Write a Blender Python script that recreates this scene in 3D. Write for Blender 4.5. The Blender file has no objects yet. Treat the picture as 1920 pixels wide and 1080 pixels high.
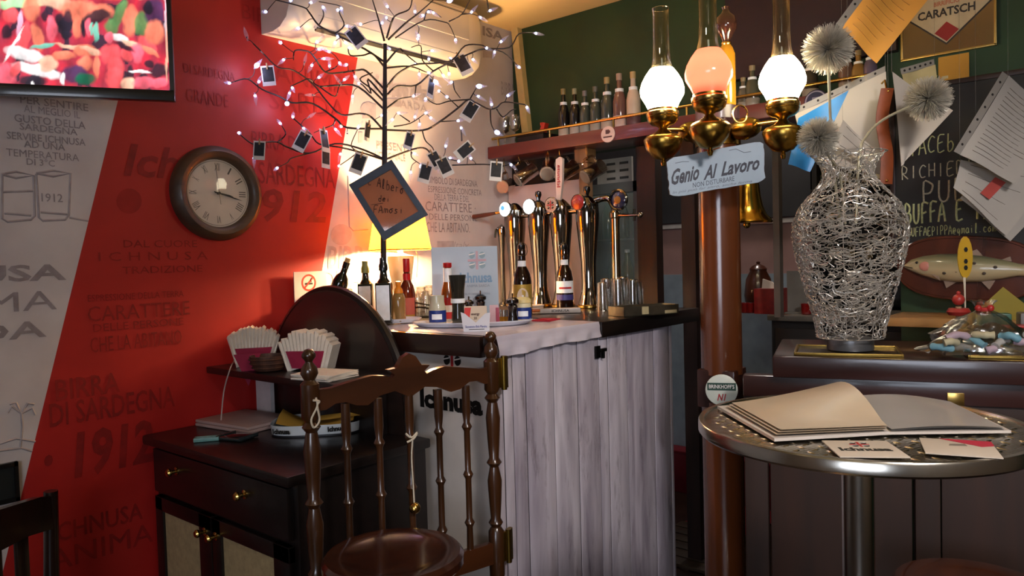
import bpy, bmesh, math, random
from mathutils import Vector, Matrix, noise
random.seed(7)
sc = bpy.context.scene
C = sc.collection
R = math.radians
V = Vector
# ------------------------------------------------------------------ camera
CAM_H, FPX, YAW, PITCH, ROLL = 1.38, 1390.0, R(40.1), R(2.06), R(1.6)
CAMP = V((0, 0, CAM_H))
_F0 = V((math.cos(YAW), math.sin(YAW), 0)); _R0 = V((math.sin(YAW), -math.cos(YAW), 0)); _U0 = V((0, 0, 1))
CF = _F0*math.cos(PITCH) - _U0*math.sin(PITCH)
_U1 = _U0*math.cos(PITCH) + _F0*math.sin(PITCH)
CR = _R0*math.cos(ROLL) - _U1*math.sin(ROLL)
CU = _U1*math.cos(ROLL) + _R0*math.sin(ROLL)
cd = bpy.data.cameras.new('camera'); cam = bpy.data.objects.new('camera', cd); C.objects.link(cam)
cd.sensor_width = 36.0; cd.lens = 36.0*FPX/1920.0; cd.clip_start = 0.02; cd.clip_end = 60
_m = Matrix((CR, CU, -CF)).transposed().to_4x4(); _m.translation = CAMP
cam.matrix_world = _m
sc.camera = cam
# ------------------------------------------------------------------ view and world
sc.view_settings.view_transform = 'Standard'; sc.view_settings.look = 'None'
sc.view_settings.gamma = 1.0; sc.view_settings.use_curve_mapping = False
sc.view_settings.exposure = 0.0
w = bpy.data.worlds.new('world'); sc.world = w; w.use_nodes = True
w.node_tree.nodes['Background'].inputs[0].default_value = (0.62, 0.72, 0.9, 1)
w.node_tree.nodes['Background'].inputs[1].default_value = 0.6
def lamp(name, kind, loc, power, col, size=0.1, target=None, spot=None, sy=None):
    l = bpy.data.lights.new(name, kind); l.energy = power; l.color = col
    if kind == 'AREA':
        l.size = size
        if sy: l.shape = 'RECTANGLE'; l.size_y = sy
    else: l.shadow_soft_size = size
    if kind == 'SPOT': l.spot_size = R(spot or 90); l.spot_blend = 0.6
    o = bpy.data.objects.new(name, l); C.objects.link(o); o.location = loc
    if target is not None:
        o.rotation_euler = (V(target)-V(loc)).to_track_quat('-Z', 'Y').to_euler()
    return o
# daylight through the window behind the camera, and ceiling lamps added out of view as fill
lamp('window_daylight', 'AREA', (-2.12, -0.75, 1.55), 44, (0.80, 0.86, 1.0), 1.5, (2, 0.9, 1.0), sy=1.15)
CEIL_FILLS = [(0.9, 0.2), (-0.9, 1.2), (0.3, -1.0)]
for i, (lx, ly) in enumerate(CEIL_FILLS):
    lamp('ceiling_fill_light', 'SPOT', (lx, ly, 2.50), (8, 1, 235)[i], ((1.0, 0.78, 0.52), (1.0, 0.78, 0.52), (1.0, 0.92, 0.90))[i], (.1, .1, .22)[i], ((lx, ly, 0), (lx, ly, 0), (2.35, 1.1, .85))[i], (150, 150, 57)[i])  # added fill; the last spot is aimed to brighten the bar front
lamp('bar_ceiling_fill', 'SPOT', (2.35, 1.75, 2.55), 6, (1.0, 0.80, 0.55), 0.06, (2.2, 1.75, 0), 120)  # added fill spot over the bar, fixture out of view
lamp('corridor_fill', 'POINT', (3.75, 1.62, 2.4), 20.0, (1.0, 0.86, 0.76), 0.08)  # added fill to brighten the corridor wall, no fixture
lamp('back_bar_light', 'POINT', (3.6, 0.9, 2.3), 3.5, (1.0, 0.80, 0.58), 0.1)
# ------------------------------------------------------------------ pixels to points (image 1920x1080)
def ray(px, py): return CF + CR*((px-960)/FPX) + CU*((540-py)/FPX)
def atX(px, py, x): r = ray(px, py); return CAMP + r*(x/r.x)
def atY(px, py, y): r = ray(px, py); return CAMP + r*(y/r.y)
def atZ(px, py, z): r = ray(px, py); return CAMP + r*((z-CAM_H)/r.z)
def atD(px, py, d): return CAMP + ray(px, py)*d
def pix(p): q = V(p)-CAMP; d = q.dot(CF); return (960+FPX*q.dot(CR)/d, 540-FPX*q.dot(CU)/d, d)
CB = Matrix((CR, CU, -CF)).transposed()      # axes facing the camera
# ------------------------------------------------------------------ materials
def lin(c):
    if isinstance(c, str):
        c = c.lstrip('#'); c = [int(c[i:i+2], 16)/255 for i in (0, 2, 4)]
        c = [x/12.92 if x <= .04045 else ((x+.055)/1.055)**2.4 for x in c]
    return tuple(c[:3])+(1.0,)
_mats = {}
def M(name, col='#808080', rough=0.5, metal=0.0, var=0.12, scale=14.0, stretch=(1, 1, 1), bump=0.0, trans=0.0, emit=None, es=0.0, coat=0.0, alpha=1.0, ior=1.45, sub=0.0):
    if name in _mats: return _mats[name]
    m = bpy.data.materials.new(name); m.use_nodes = True; nt = m.node_tree; b = nt.nodes['Principled BSDF']
    c = lin(col)
    if var > 0:
        tc = nt.nodes.new('ShaderNodeTexCoord'); mp = nt.nodes.new('ShaderNodeMapping'); mp.inputs['Scale'].default_value = stretch
        nz = nt.nodes.new('ShaderNodeTexNoise'); nz.inputs['Scale'].default_value = scale; nz.inputs['Detail'].default_value = 5
        rp = nt.nodes.new('ShaderNodeValToRGB')
        rp.color_ramp.elements[0].position = .3; rp.color_ramp.elements[1].position = .7
        rp.color_ramp.elements[0].color = tuple(x*(1-var) for x in c[:3])+(1,)
        rp.color_ramp.elements[1].color = tuple(min(1, x*(1+var)) for x in c[:3])+(1,)
        nt.links.new(tc.outputs['Object'], mp.inputs['Vector']); nt.links.new(mp.outputs[0], nz.inputs['Vector'])
        nt.links.new(nz.outputs['Fac'], rp.inputs['Fac']); nt.links.new(rp.outputs['Color'], b.inputs['Base Color'])
        if bump > 0:
            bp = nt.nodes.new('ShaderNodeBump'); bp.inputs['Strength'].default_value = bump; bp.inputs['Distance'].default_value = .004
            nt.links.new(nz.outputs['Fac'], bp.inputs['Height']); nt.links.new(bp.outputs[0], b.inputs['Normal'])
    else: b.inputs['Base Color'].default_value = c
    b.inputs['Roughness'].default_value = rough; b.inputs['Metallic'].default_value = metal
    b.inputs['Transmission Weight'].default_value = trans; b.inputs['IOR'].default_value = ior
    b.inputs['Coat Weight'].default_value = coat; b.inputs['Coat Roughness'].default_value = .08
    b.inputs['Alpha'].default_value = alpha
    if sub: b.inputs['Subsurface Weight'].default_value = sub; b.inputs['Subsurface Scale'].default_value = .02
    if emit: b.inputs['Emission Color'].default_value = lin(emit); b.inputs['Emission Strength'].default_value = es
    _mats[name] = m; return m
def wood(name, dark, light, rough=0.35, coat=0.3, axis='Z', scale=9.0, var_scale=1.0):
    if name in _mats: return _mats[name]
    m = bpy.data.materials.new(name); m.use_nodes = True; nt = m.node_tree; b = nt.nodes['Principled BSDF']
    tc = nt.nodes.new('ShaderNodeTexCoord'); mp = nt.nodes.new('ShaderNodeMapping')
    s = {'X': (.12, 1, 1), 'Y': (1, .12, 1), 'Z': (1, 1, .12)}[axis]; mp.inputs['Scale'].default_value = s
    nz = nt.nodes.new('ShaderNodeTexNoise'); nz.inputs['Scale'].default_value = scale*3; nz.inputs['Detail'].default_value = 8; nz.inputs['Distortion'].default_value = .6
    rp = nt.nodes.new('ShaderNodeValToRGB'); rp.color_ramp.elements[0].position = .32; rp.color_ramp.elements[1].position = .68
    rp.color_ramp.elements[0].color = lin(dark); rp.color_ramp.elements[1].color = lin(light)
    bp = nt.nodes.new('ShaderNodeBump'); bp.inputs['Strength'].default_value = .12; bp.inputs['Distance'].default_value = .003
    nt.links.new(tc.outputs['Object'], mp.inputs['Vector']); nt.links.new(mp.outputs[0], nz.inputs['Vector'])
    nt.links.new(nz.outputs['Fac'], rp.inputs['Fac']); nt.links.new(rp.outputs['Color'], b.inputs['Base Color'])
    nt.links.new(nz.outputs['Fac'], bp.inputs['Height']); nt.links.new(bp.outputs[0], b.inputs['Normal'])
    b.inputs['Roughness'].default_value = rough; b.inputs['Coat Weight'].default_value = coat; b.inputs['Coat Roughness'].default_value = .12
    _mats[name] = m; return m
def thin_glass(name, tint='#ffffff', body=.04, edge=.75, rough=.04):
    if name in _mats: return _mats[name]
    m = bpy.data.materials.new(name); m.use_nodes = True; nt = m.node_tree; nt.nodes.clear()
    o = nt.nodes.new('ShaderNodeOutputMaterial'); t = nt.nodes.new('ShaderNodeBsdfTransparent'); g = nt.nodes.new('ShaderNodeBsdfGlossy'); mx = nt.nodes.new('ShaderNodeMixShader')
    lw = nt.nodes.new('ShaderNodeLayerWeight'); lw.inputs[0].default_value = .35; mr = nt.nodes.new('ShaderNodeMapRange'); mr.inputs[3].default_value = body; mr.inputs[4].default_value = edge
    t.inputs[0].default_value = lin(tint); g.inputs['Roughness'].default_value = rough; g.inputs[0].default_value = (.9, .9, .88, 1)
    nt.links.new(lw.outputs['Facing'], mr.inputs[0]); nt.links.new(mr.outputs[0], mx.inputs[0]); nt.links.new(t.outputs[0], mx.inputs[1]); nt.links.new(g.outputs[0], mx.inputs[2]); nt.links.new(mx.outputs[0], o.inputs[0])
    _mats[name] = m; return m
# ------------------------------------------------------------------ mesh building
class B:
    """collects shapes into one bmesh"""
    def __init__(s): s.bm = bmesh.new()
    def _add(s, vs, fs, mat=None):
        bv = [s.bm.verts.new((mat @ V(v)) if mat else V(v)) for v in vs]
        for f in fs:
            try: s.bm.faces.new([bv[i] for i in f])
            except ValueError: pass
        return s
    def box(s, c, size, rot=None, bev=0.0):
        x, y, z = [d/2 for d in size]; b = min(bev, x*.9, y*.9, z*.9)
        mt = Matrix.Translation(V(c)) @ (rot.to_4x4() if rot else Matrix())
        if b <= 0:
            vs = [(sx*x, sy*y, sz*z) for sz in (-1, 1) for sx, sy in ((-1, -1), (1, -1), (1, 1), (-1, 1))]
            return s._add(vs, [(3, 2, 1, 0), (4, 5, 6, 7), (0, 1, 5, 4), (1, 2, 6, 5), (2, 3, 7, 6), (3, 0, 4, 7)], mt)
        t = bmesh.new(); bmesh.ops.create_cube(t, size=1.0)
        for v in t.verts: v.co = V((v.co.x*2*x, v.co.y*2*y, v.co.z*2*z))
        bmesh.ops.bevel(t, geom=list(t.edges), offset=b, segments=2, affect='EDGES', profile=.6)
        vs = [v.co.copy() for v in t.verts]; fs = [[v.index for v in f.verts] for f in t.faces]; t.free()
        return s._add(vs, fs, mt)
    def bx(s, lo, hi, bev=0.0):
        lo, hi = V(lo), V(hi); return s.box((lo+hi)/2, hi-lo, None, bev)
    def lathe(s, prof, seg=24, mat=None, cap=True, a0=0, a1=360):
        full = abs(a1-a0) >= 360; n = seg if full else seg+1
        vs, fs = [], []; L = len(prof)
        for i in range(n):
            a = R(a0+(a1-a0)*i/seg)
            for r, z in prof: vs.append((r*math.cos(a), r*math.sin(a), z))
        for i in range(seg):
            j = (i+1) % n
            for k in range(L-1): fs.append((i*L+k, j*L+k, j*L+k+1, i*L+k+1))
        if cap and full:
            if prof[0][0] > 1e-6: fs.append([i*L for i in range(n)][::-1])
            if prof[-1][0] > 1e-6: fs.append([i*L+L-1 for i in range(n)])
        return s._add(vs, fs, mat)
    def cyl(s, p0, p1, r0, r1=None, seg=12):
        p0, p1 = V(p0), V(p1); d = p1-p0; r1 = r0 if r1 is None else r1
        mt = Matrix.Translation(p0) @ d.to_track_quat('Z', 'Y').to_matrix().to_4x4()
        return s.lathe([(r0, 0), (r1, d.length)], seg, mt)
    def tube(s, pts, r, seg=6, closed=False):
        pts = [V(p) for p in pts]; n = len(pts); rr = r if isinstance(r, (list, tuple)) else [r]*n
        vs, fs = [], []; prev = None
        for i, p in enumerate(pts):
            if closed: t = pts[(i+1) % n]-pts[i-1]
            else: t = pts[min(i+1, n-1)]-pts[max(i-1, 0)]
            if t.length < 1e-9: t = V((0, 0, 1))
            t.normalize()
            if prev is None:
                a = V((0, 0, 1)) if abs(t.z) < .9 else V((1, 0, 0)); nx = t.cross(a).normalized()
            else:
                nx = prev-t*prev.dot(t)
                if nx.length < 1e-6: nx = t.orthogonal()
                nx.normalize()
            prev = nx; ny = t.cross(nx)
            for k in range(seg):
                a = 2*math.pi*k/seg; vs.append(p+nx*(rr[i]*math.cos(a))+ny*(rr[i]*math.sin(a)))
        for i in range(n if closed else n-1):
            j = (i+1) % n
            for k in range(seg): fs.append((i*seg+k, i*seg+(k+1) % seg, j*seg+(k+1) % seg, j*seg+k))
        if not closed: fs += [list(range(seg))[::-1], [(n-1)*seg+k for k in range(seg)]]
        return s._add(vs, fs)
    def prism(s, poly, h, mat=None):
        """poly in XY, extruded 0..h along Z"""
        n = len(poly); vs = [(x, y, 0) for x, y in poly]+[(x, y, h) for x, y in poly]
        fs = [list(range(n))[::-1], [n+i for i in range(n)]]+[(i, (i+1) % n, n+(i+1) % n, n+i) for i in range(n)]
        return s._add(vs, fs, mat)
    def ball(s, c, r, scale=(1, 1, 1), seg=12, ring=8, mat=None):
        prof = [(r*math.sin(math.pi*k/ring), -r*math.cos(math.pi*k/ring)) for k in range(ring+1)]
        mt = Matrix.Translation(V(c)) @ (mat.to_4x4() if mat else Matrix()) @ Matrix.Diagonal((*scale, 1))
        return s.lathe(prof, seg, mt, cap=False)
    def poly(s, pts): return s._add(pts, [list(range(len(pts)))])
    def slab(s, pts, off):
        """a flat outline (world points) given thickness by an offset vector"""
        n = len(pts); off = V(off); vs = [V(p) for p in pts]+[V(p)+off for p in pts]
        return s._add(vs, [list(range(n))[::-1], [n+i for i in range(n)]]+[(i, (i+1) % n, n+(i+1) % n, n+i) for i in range(n)])
    def grid(s, P):
        r, c = len(P), len(P[0])
        return s._add([p for row in P for p in row], [(i*c+j, i*c+j+1, (i+1)*c+j+1, (i+1)*c+j) for i in range(r-1) for j in range(c-1)])
def mesh_of(b, name, mat, smooth=True, ang=38, weld=True, inv=None):
    bm = b.bm
    if weld: bmesh.ops.remove_doubles(bm, verts=bm.verts, dist=1e-5)
    if inv is not None: bmesh.ops.transform(bm, matrix=inv, verts=bm.verts)
    bmesh.ops.recalc_face_normals(bm, faces=bm.faces)
    me = bpy.data.meshes.new(name); bm.to_mesh(me); bm.free()
    if smooth and len(me.polygons):
        me.polygons.foreach_set('use_smooth', [True]*len(me.polygons)); me.set_sharp_from_angle(angle=R(ang))
    if mat: me.materials.append(mat)
    return me
MW = {}
def part(name, b, mat, parent=None, world=False, smooth=True, ang=38, weld=True, label=None, kind=None):
    inv = None
    if world and parent is not None: inv = MW[parent.name].inverted()
    me = mesh_of(b, name, mat, smooth, ang, weld, inv)
    o = bpy.data.objects.new(name, me); C.objects.link(o)
    if parent: o.parent = parent; MW[o.name] = MW[parent.name]
    else: MW[o.name] = Matrix()
    if label: o['label'] = label
    if kind: o['kind'] = kind
    return o
def tag(o, label=None, cat=None, group=None, kind=None):
    if label: o['label'] = label
    if cat: o['category'] = cat
    if group: o['group'] = group
    if kind: o['kind'] = kind
    return o
def thing(name, label, cat, loc=(0, 0, 0), rz=0.0, group=None, rot=None, scale=1.0):
    o = bpy.data.objects.new(name, None); C.objects.link(o); o.empty_display_size = .05
    mt = Matrix.Translation(V(loc)) @ (rot.to_4x4() if rot is not None else Matrix.Rotation(rz, 4, 'Z')) @ Matrix.Scale(scale, 4)
    o.matrix_world = mt; MW[o.name] = mt
    return tag(o, label, cat, group)
def struct(name, b, mat, label=None, cat=None, parent=None, **k):
    o = part(name, b, mat, parent, **k); o['kind'] = 'structure'
    if label: o['label'] = label
    if cat: o['category'] = cat
    return o
def copy_tree(o, mt, label=None, group=None, parent=None):
    c = o.copy(); C.objects.link(c)
    if parent: c.parent = parent; MW[c.name] = MW[parent.name]
    else: c.matrix_world = mt; MW[c.name] = mt
    if label: c['label'] = label
    if group: c['group'] = group
    for ch in [x for x in C.objects if x.parent == o]: copy_tree(ch, None, parent=c)
    return c
# ------------------------------------------------------------------ lettering
_tc = {}
def text_geo(s, bold=0.0, shear=0.0):
    if 'M' in s: bold = 0.0
    k = (s, bold, shear)
    if k not in _tc:
        cu = bpy.data.curves.new('t', 'FONT'); cu.body = s; cu.offset = bold; cu.shear = shear; cu.resolution_u = 2; cu.fill_mode = 'FRONT'
        o = bpy.data.objects.new('t', cu); C.objects.link(o)
        bpy.context.view_layer.update()
        dg = bpy.context.evaluated_depsgraph_get(); me = bpy.data.meshes.new_from_object(o.evaluated_get(dg))
        vs = [v.co.copy() for v in me.vertices]; fs = [list(p.vertices) for p in me.polygons]
        C.objects.unlink(o); bpy.data.objects.remove(o); bpy.data.meshes.remove(me)
        x0 = min(v.x for v in vs); x1 = max(v.x for v in vs); y0 = min(v.y for v in vs); y1 = max(v.y for v in vs)
        _tc[k] = ([((v.x-x0)/(x1-x0), (v.y-y0)/(y1-y0)) for v in vs], fs)
    return _tc[k]
def lettering(parent, s, O, U, W, mat, bold=0.0, shear=0.0, name='lettering', label=None):
    """text s filling the parallelogram O + a*U + b*W (world)"""
    vs, fs = text_geo(s, bold, shear); O, U, W = V(O), V(U), V(W)
    b = B(); b._add([O+U*x+W*y for x, y in vs], fs)
    return part(name, b, mat, parent, world=True, smooth=False, weld=False, label=label)
# a small single-stroke alphabet for handwriting (0..1 wide, 0..1 tall)
STK = {
 'A': [[(0, 0), (.45, 1), (.9, 0)], [(.2, .4), (.72, .4)]], 'B': [[(.1, 0), (.1, 1), (.6, .95), (.7, .75), (.55, .55), (.1, .5)], [(.1, .52), (.7, .48), (.85, .25), (.65, .03), (.1, 0)]],
 'C': [[(.85, .85), (.5, 1), (.15, .75), (.05, .4), (.3, .03), (.8, .1)]], 'D': [[(.1, 0), (.1, 1), (.6, .9), (.85, .5), (.6, .05), (.1, 0)]],
 'E': [[(.85, 1), (.15, .95), (.1, 0), (.85, .05)], [(.12, .5), (.65, .55)]], 'F': [[(.1, 0), (.15, 1), (.95, 1)], [(.12, .5), (.7, .55)]],
 'H': [[(.1, 0), (.1, 1)], [(.8, 0), (.8, 1)], [(.1, .5), (.8, .5)]], 'I': [[(.4, 0), (.4, 1)]], 'L': [[(.2, 1), (.1, 0), (.75, .05)]],
 'M': [[(.05, 0), (.1, 1), (.45, .4), (.8, 1), (.9, 0)]], 'N': [[(.1, 0), (.1, 1), (.8, 0), (.8, 1)]], 'O': [[(.45, 1), (.1, .7), (.1, .3), (.45, 0), (.8, .3), (.8, .7), (.45, 1)]],
 'P': [[(.15, 0), (.15, 1), (.65, .95), (.8, .75), (.6, .5), (.15, .45)]], 'R': [[(.1, 0), (.1, 1), (.6, .95), (.7, .75), (.5, .5), (.1, .48), (.85, 0)]],
 'S': [[(.8, .9), (.4, 1), (.1, .75), (.7, .35), (.6, .05), (.05, .08)]], 'U': [[(.1, 1), (.1, .25), (.4, 0), (.75, .2), (.8, 1)]],
 'a': [[(.75, .5), (.4, .6), (.1, .3), (.35, 0), (.7, .2), (.75, .55), (.85, 0)]], 'b': [[(.15, 1), (.15, 0), (.6, 0), (.75, .3), (.5, .55), (.15, .4)]],
 'd': [[(.7, 1), (.75, 0), (.3, 0), (.1, .3), (.35, .55), (.72, .4)]], 'e': [[(.1, .3), (.75, .35), (.5, .6), (.15, .4), (.2, .05), (.75, .08)]],
 'i': [[(.4, .55), (.45, 0)], [(.4, .75), (.42, .8)]], 'l': [[(.3, 0), (.5, .5), (.5, 1), (.3, .9), (.3, 0), (.6, .05)]], 'm': [[(.05, 0), (.1, .55), (.4, .5), (.42, 0), (.5, .5), (.85, .5), (.9, 0)]],
 'o': [[(.4, .55), (.1, .3), (.4, 0), (.75, .3), (.4, .55), (.9, .6)]], 'r': [[(.2, 0), (.2, .55), (.4, .5), (.75, .55)]], 's': [[(.7, .5), (.3, .55), (.3, .35), (.65, .2), (.5, 0), (.1, .05)]],
 'c': [[(.75, .5), (.3, .55), (.1, .25), (.4, 0), (.8, .1)]], 'g': [[(.7, .5), (.3, .55), (.1, .3), (.4, .05), (.7, .5), (.6, -.3), (.2, -.3)]],
 "'": [[(.5, 1.05), (.4, .8)]], '.': [[(.3, 0), (.36, .04)]], '@': [[(.6, .4), (.35, .5), (.3, .25), (.6, .25), (.65, .5), (.8, .3), (.6, .7), (.15, .6), (.1, .1), (.7, 0)]],
 ' ': [],
}
def handwriting(parent, s, O, U, W, mat, width, off, name='lettering', jit=.03, adv=1.05):
    rnd = random.Random(s); n = len(s); b = B(); O, U, W, off = V(O), V(U), V(W), V(off); cw = 1.0/(n*adv)
    for i, ch in enumerate(s):
        dy = rnd.uniform(-jit, jit)
        for st in STK.get(ch, []):
            pts = [O+U*((i*adv+x*.9)*cw)+W*(y+dy+rnd.uniform(-jit, jit))+off for x, y in st]
            fine = []
            for k in range(len(pts)-1):
                for q in range(3):
                    t = q/3; p0 = pts[max(k-1, 0)]; p1 = pts[k]; p2 = pts[k+1]; p3 = pts[min(k+2, len(pts)-1)]
                    fine.append(.5*((2*p1)+(p2-p0)*t+(2*p0-5*p1+4*p2-p3)*t*t+(3*p1-p0-3*p2+p3)*t*t*t))
            fine.append(pts[-1]); b.tube(fine, width, 4)
    return part(name, b, mat, parent, world=True, weld=False)
def smooth_pts(pts, n=5):
    pts = [V(p) for p in pts]; out = []
    for k in range(len(pts)-1):
        p0, p1, p2, p3 = pts[max(k-1, 0)], pts[k], pts[k+1], pts[min(k+2, len(pts)-1)]
        for q in range(n):
            t = q/n; out.append(.5*((2*p1)+(p2-p0)*t+(2*p0-5*p1+4*p2-p3)*t*t+(3*p1-p0-3*p2+p3)*t*t*t))
    return out+[pts[-1]]
# ================================================================== the room
YW, XB, ZC, ZB = 2.48, 3.0, 2.57, 1.165
XF, YR, XR = -2.2, -2.4, 4.3
def mural_mat():
    m = bpy.data.materials.new('mural_paper'); m.use_nodes = True; nt = m.node_tree; b = nt.nodes['Principled BSDF']
    tc = nt.nodes.new('ShaderNodeTexCoord'); sp = nt.nodes.new('ShaderNodeSeparateXYZ'); nt.links.new(tc.outputs['Object'], sp.inputs[0])
    def edge(p, q):
        k = (q.x-p.x)/(q.z-p.z)
        a = nt.nodes.new('ShaderNodeMath'); a.operation = 'MULTIPLY_ADD'; nt.links.new(sp.outputs['Z'], a.inputs[0]); a.inputs[1].default_value = k; a.inputs[2].default_value = p.x-k*p.z
        g = nt.nodes.new('ShaderNodeMath'); g.operation = 'GREATER_THAN'; nt.links.new(sp.outputs['X'], g.inputs[0]); nt.links.new(a.outputs[0], g.inputs[1]); return g
    e1 = edge(atY(222, 185, YW), atY(35, 950, YW)); e2 = edge(atY(672, 100, YW), atY(605, 500, YW))
    d = nt.nodes.new('ShaderNodeMath'); d.operation = 'SUBTRACT'; nt.links.new(e1.outputs[0], d.inputs[0]); nt.links.new(e2.outputs[0], d.inputs[1])
    nz = nt.nodes.new('ShaderNodeTexNoise'); nz.inputs['Scale'].default_value = 7; nz.inputs['Detail'].default_value = 8; nt.links.new(tc.outputs['Object'], nz.inputs['Vector'])
    def ramp(a, c):
        r = nt.nodes.new('ShaderNodeValToRGB'); r.color_ramp.elements[0].position = .35; r.color_ramp.elements[1].position = .65
        r.color_ramp.elements[0].color = lin(a); r.color_ramp.elements[1].color = lin(c); nt.links.new(nz.outputs['Fac'], r.inputs[0]); return r
    r1 = ramp('#bfb6b5', '#ccc4c2'); r2 = ramp('#a5140f', '#b01a14')
    mx = nt.nodes.new('ShaderNodeMix'); mx.data_type = 'RGBA'; nt.links.new(d.outputs[0], mx.inputs['Factor'])
    nt.links.new(r1.outputs[0], mx.inputs['A']); nt.links.new(r2.outputs[0], mx.inputs['B']); nt.links.new(mx.outputs['Result'], b.inputs['Base Color'])
    b.inputs['Roughness'].default_value = .55
    return m
MURAL = mural_mat()
GREEN = M('green_paint', '#213c22', .6, var=.18, scale=5)
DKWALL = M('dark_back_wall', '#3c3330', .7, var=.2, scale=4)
CEILM = M('cream_ceiling', '#e2c488', .8, var=.05, scale=5)
FLOORM = M('brown_floor', '#33231c', .35, var=.3, scale=7)
PLASTER = M('plaster', '#b4a592', .8, var=.08, scale=6)
struct('floor', B().bx((XF, YR, -.1), (XR, YW+.4, 0)), FLOORM, 'dark brown floor of the bar room')
struct('ceiling', B().bx((XF, YR, ZC), (XB+.1, YW+.1, ZC+.1)), CEILM, 'cream painted ceiling above the bar')
wl = struct('wall_left', B().bx((XF, YW, 0), (XB, YW+.1, ZC)), MURAL, 'wall papered in red and off-white diagonal bands with printed beer lettering')
struct('wall_back', B().bx((XB, YR, 0), (XB+.1, .66, ZC)).bx((XB, .66, 1.90), (XB+.1, YW+.1, ZC)), GREEN, 'dark green wall behind the bar with a wide opening')
struct('wall_right', B().bx((XF, YR-.1, 0), (XB+.1, YR, ZC)), PLASTER)
b = B().bx((XF-.1, YR, 0), (XF, -1.6, ZC)).bx((XF-.1, .15, 0), (XF, YW+.1, ZC)).bx((XF-.1, -1.6, 0), (XF, .15, .95)).bx((XF-.1, -1.6, 2.15), (XF, .15, ZC))
struct('wall_front', b, PLASTER)
wf = struct('window_1', B().bx((XF-.08, -1.6, .95), (XF-.02, .15, 1.0)).bx((XF-.08, -1.6, 2.10), (XF-.02, .15, 2.15)).bx((XF-.08, -1.6, 1.0), (XF-.02, -1.55, 2.1)).bx((XF-.08, .10, 1.0), (XF-.02, .15, 2.1)).bx((XF-.08, -.75, 1.0), (XF-.02, -.70, 2.1)), M('white_frame', '#d8d4cc', .5))
for y0, y1 in ((-1.55, -.75), (-.70, .10)):
    part('pane', B().bx((XF-.055, y0, 1.0), (XF-.05, y1, 2.1)), M('pane_glass', '#ffffff', .02, var=0, trans=1.0), wf)
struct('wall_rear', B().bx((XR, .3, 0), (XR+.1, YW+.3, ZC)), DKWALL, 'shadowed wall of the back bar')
struct('wall_rear_side', B().bx((XB+.1, YW+.2, 0), (XR, YW+.3, ZC)), M('pale_plaster', '#a99a98', .8))
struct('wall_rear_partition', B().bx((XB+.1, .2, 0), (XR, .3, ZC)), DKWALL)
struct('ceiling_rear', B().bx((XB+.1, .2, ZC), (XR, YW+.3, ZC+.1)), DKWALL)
# yellowish corner batten between mural and green wall, dark fascia right of it
p0, p1 = V((2.965, 2.455, ZC)), V((2.965, 2.395, 1.96))
struct('trim_1', B().slab([p0, p0+V((0, -.042, 0)), p1+V((0, -.042, 0)), p1], (.035, 0, 0)), M('yellow_batten', '#cdb577', .6), 'pale yellow batten in the corner beside the green wall')
struct('trim_2', B().bx((2.96, .66, 2.10), (3.0, 1.30, ZC)), M('plum_fascia', '#2c1d24', .5), 'dark plum fascia board high on the green wall')
for i, (lx, ly) in enumerate(CEIL_FILLS+[(2.35, 1.75)]):  # fixtures for the added fill lamps, all out of view
    t = thing('added_ceiling_lamp', ['round recessed ceiling lamp between the stool and the steel bar table', 'round recessed ceiling lamp near the television', 'round recessed ceiling lamp aimed at the bar front', 'round recessed ceiling lamp above the bar counter'][i], 'ceiling lamp', (lx, ly, ZC), group='recessed ceiling lamps')
    part('trim_ring', B().lathe([(.055, 0), (.075, 0), (.075, -.012), (.055, -.012)], 24, cap=False), M('steel_ring', '#c8c4bc', .3, 1), t)
    part('diffuser', B().lathe([(0, -.004), (.055, -.004)], 24, cap=False), M('lamp_diffuser', '#fff0d8', .5, var=0, emit='#ffdca8', es=6), t)
# ---------------------------------------------------------------- mural print
RINK = M('red_print', '#88110e', .6, var=.2, scale=30); GINK = M('grey_print', '#918789', .6, var=.2, scale=30); GINK2 = M('faint_grey_print', '#a9a0a1', .6, var=.15, scale=30); RINK2 = M('faint_red_print', '#99130f', .6, var=.2)
def wt(s, x0, y0, x1, y1, mat, bold=0.0, shear=0.0, right=None):
    p = atY(x0, y1, YW-.0015); q = atY(x1, y1, YW-.0015); t = atY(x0, y0, YW-.0015)
    if right: p = V((q.x-right, q.y, p.z))
    lettering(wl, s, p, V((q.x-p.x, 0, 0)), V((0, 0, t.z-atY(x0, y1, YW-.0015).z)), mat, bold, shear, name='printed_lettering')
for a in [('PER SENTIRE', 38, 178, 165, 193), ('AL MEGLIO IL', 45, 196, 150, 210), ('GUSTO DELLA', 27, 213, 160, 228), ('SARDEGNA', 37, 230, 145, 243), ('SERVIRE ICHNUSA', 13, 246, 160, 260), ('AD UNA', 45, 263, 122, 276), ('TEMPERATURA', 12, 278, 148, 292), ('DI 3°C', 50, 296, 103, 309), ('1912', 78, 362, 118, 378)]:
    wt(*a, GINK, .01)
wt('ICHNUSA', 8, 497, 125, 529, GINK, .03, right=.56); wt('ANIMA', 0, 549, 107, 586, GINK, .02, right=.42); wt('SARDA', 0, 606, 88, 639, GINK, .02, right=.42)
wt('Ichnusa', 232, 268, 480, 330, RINK, .02, .25); wt('SARDEGNA', 486, 303, 628, 344, RINK, .0); wt('1912', 455, 350, 612, 415, RINK, .02, .15); wt('BIRRA DI', 473, 245, 560, 275, RINK, 0)
wt('· 1912 ·', 85, 820, 330, 912, RINK, .03, .15)
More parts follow.
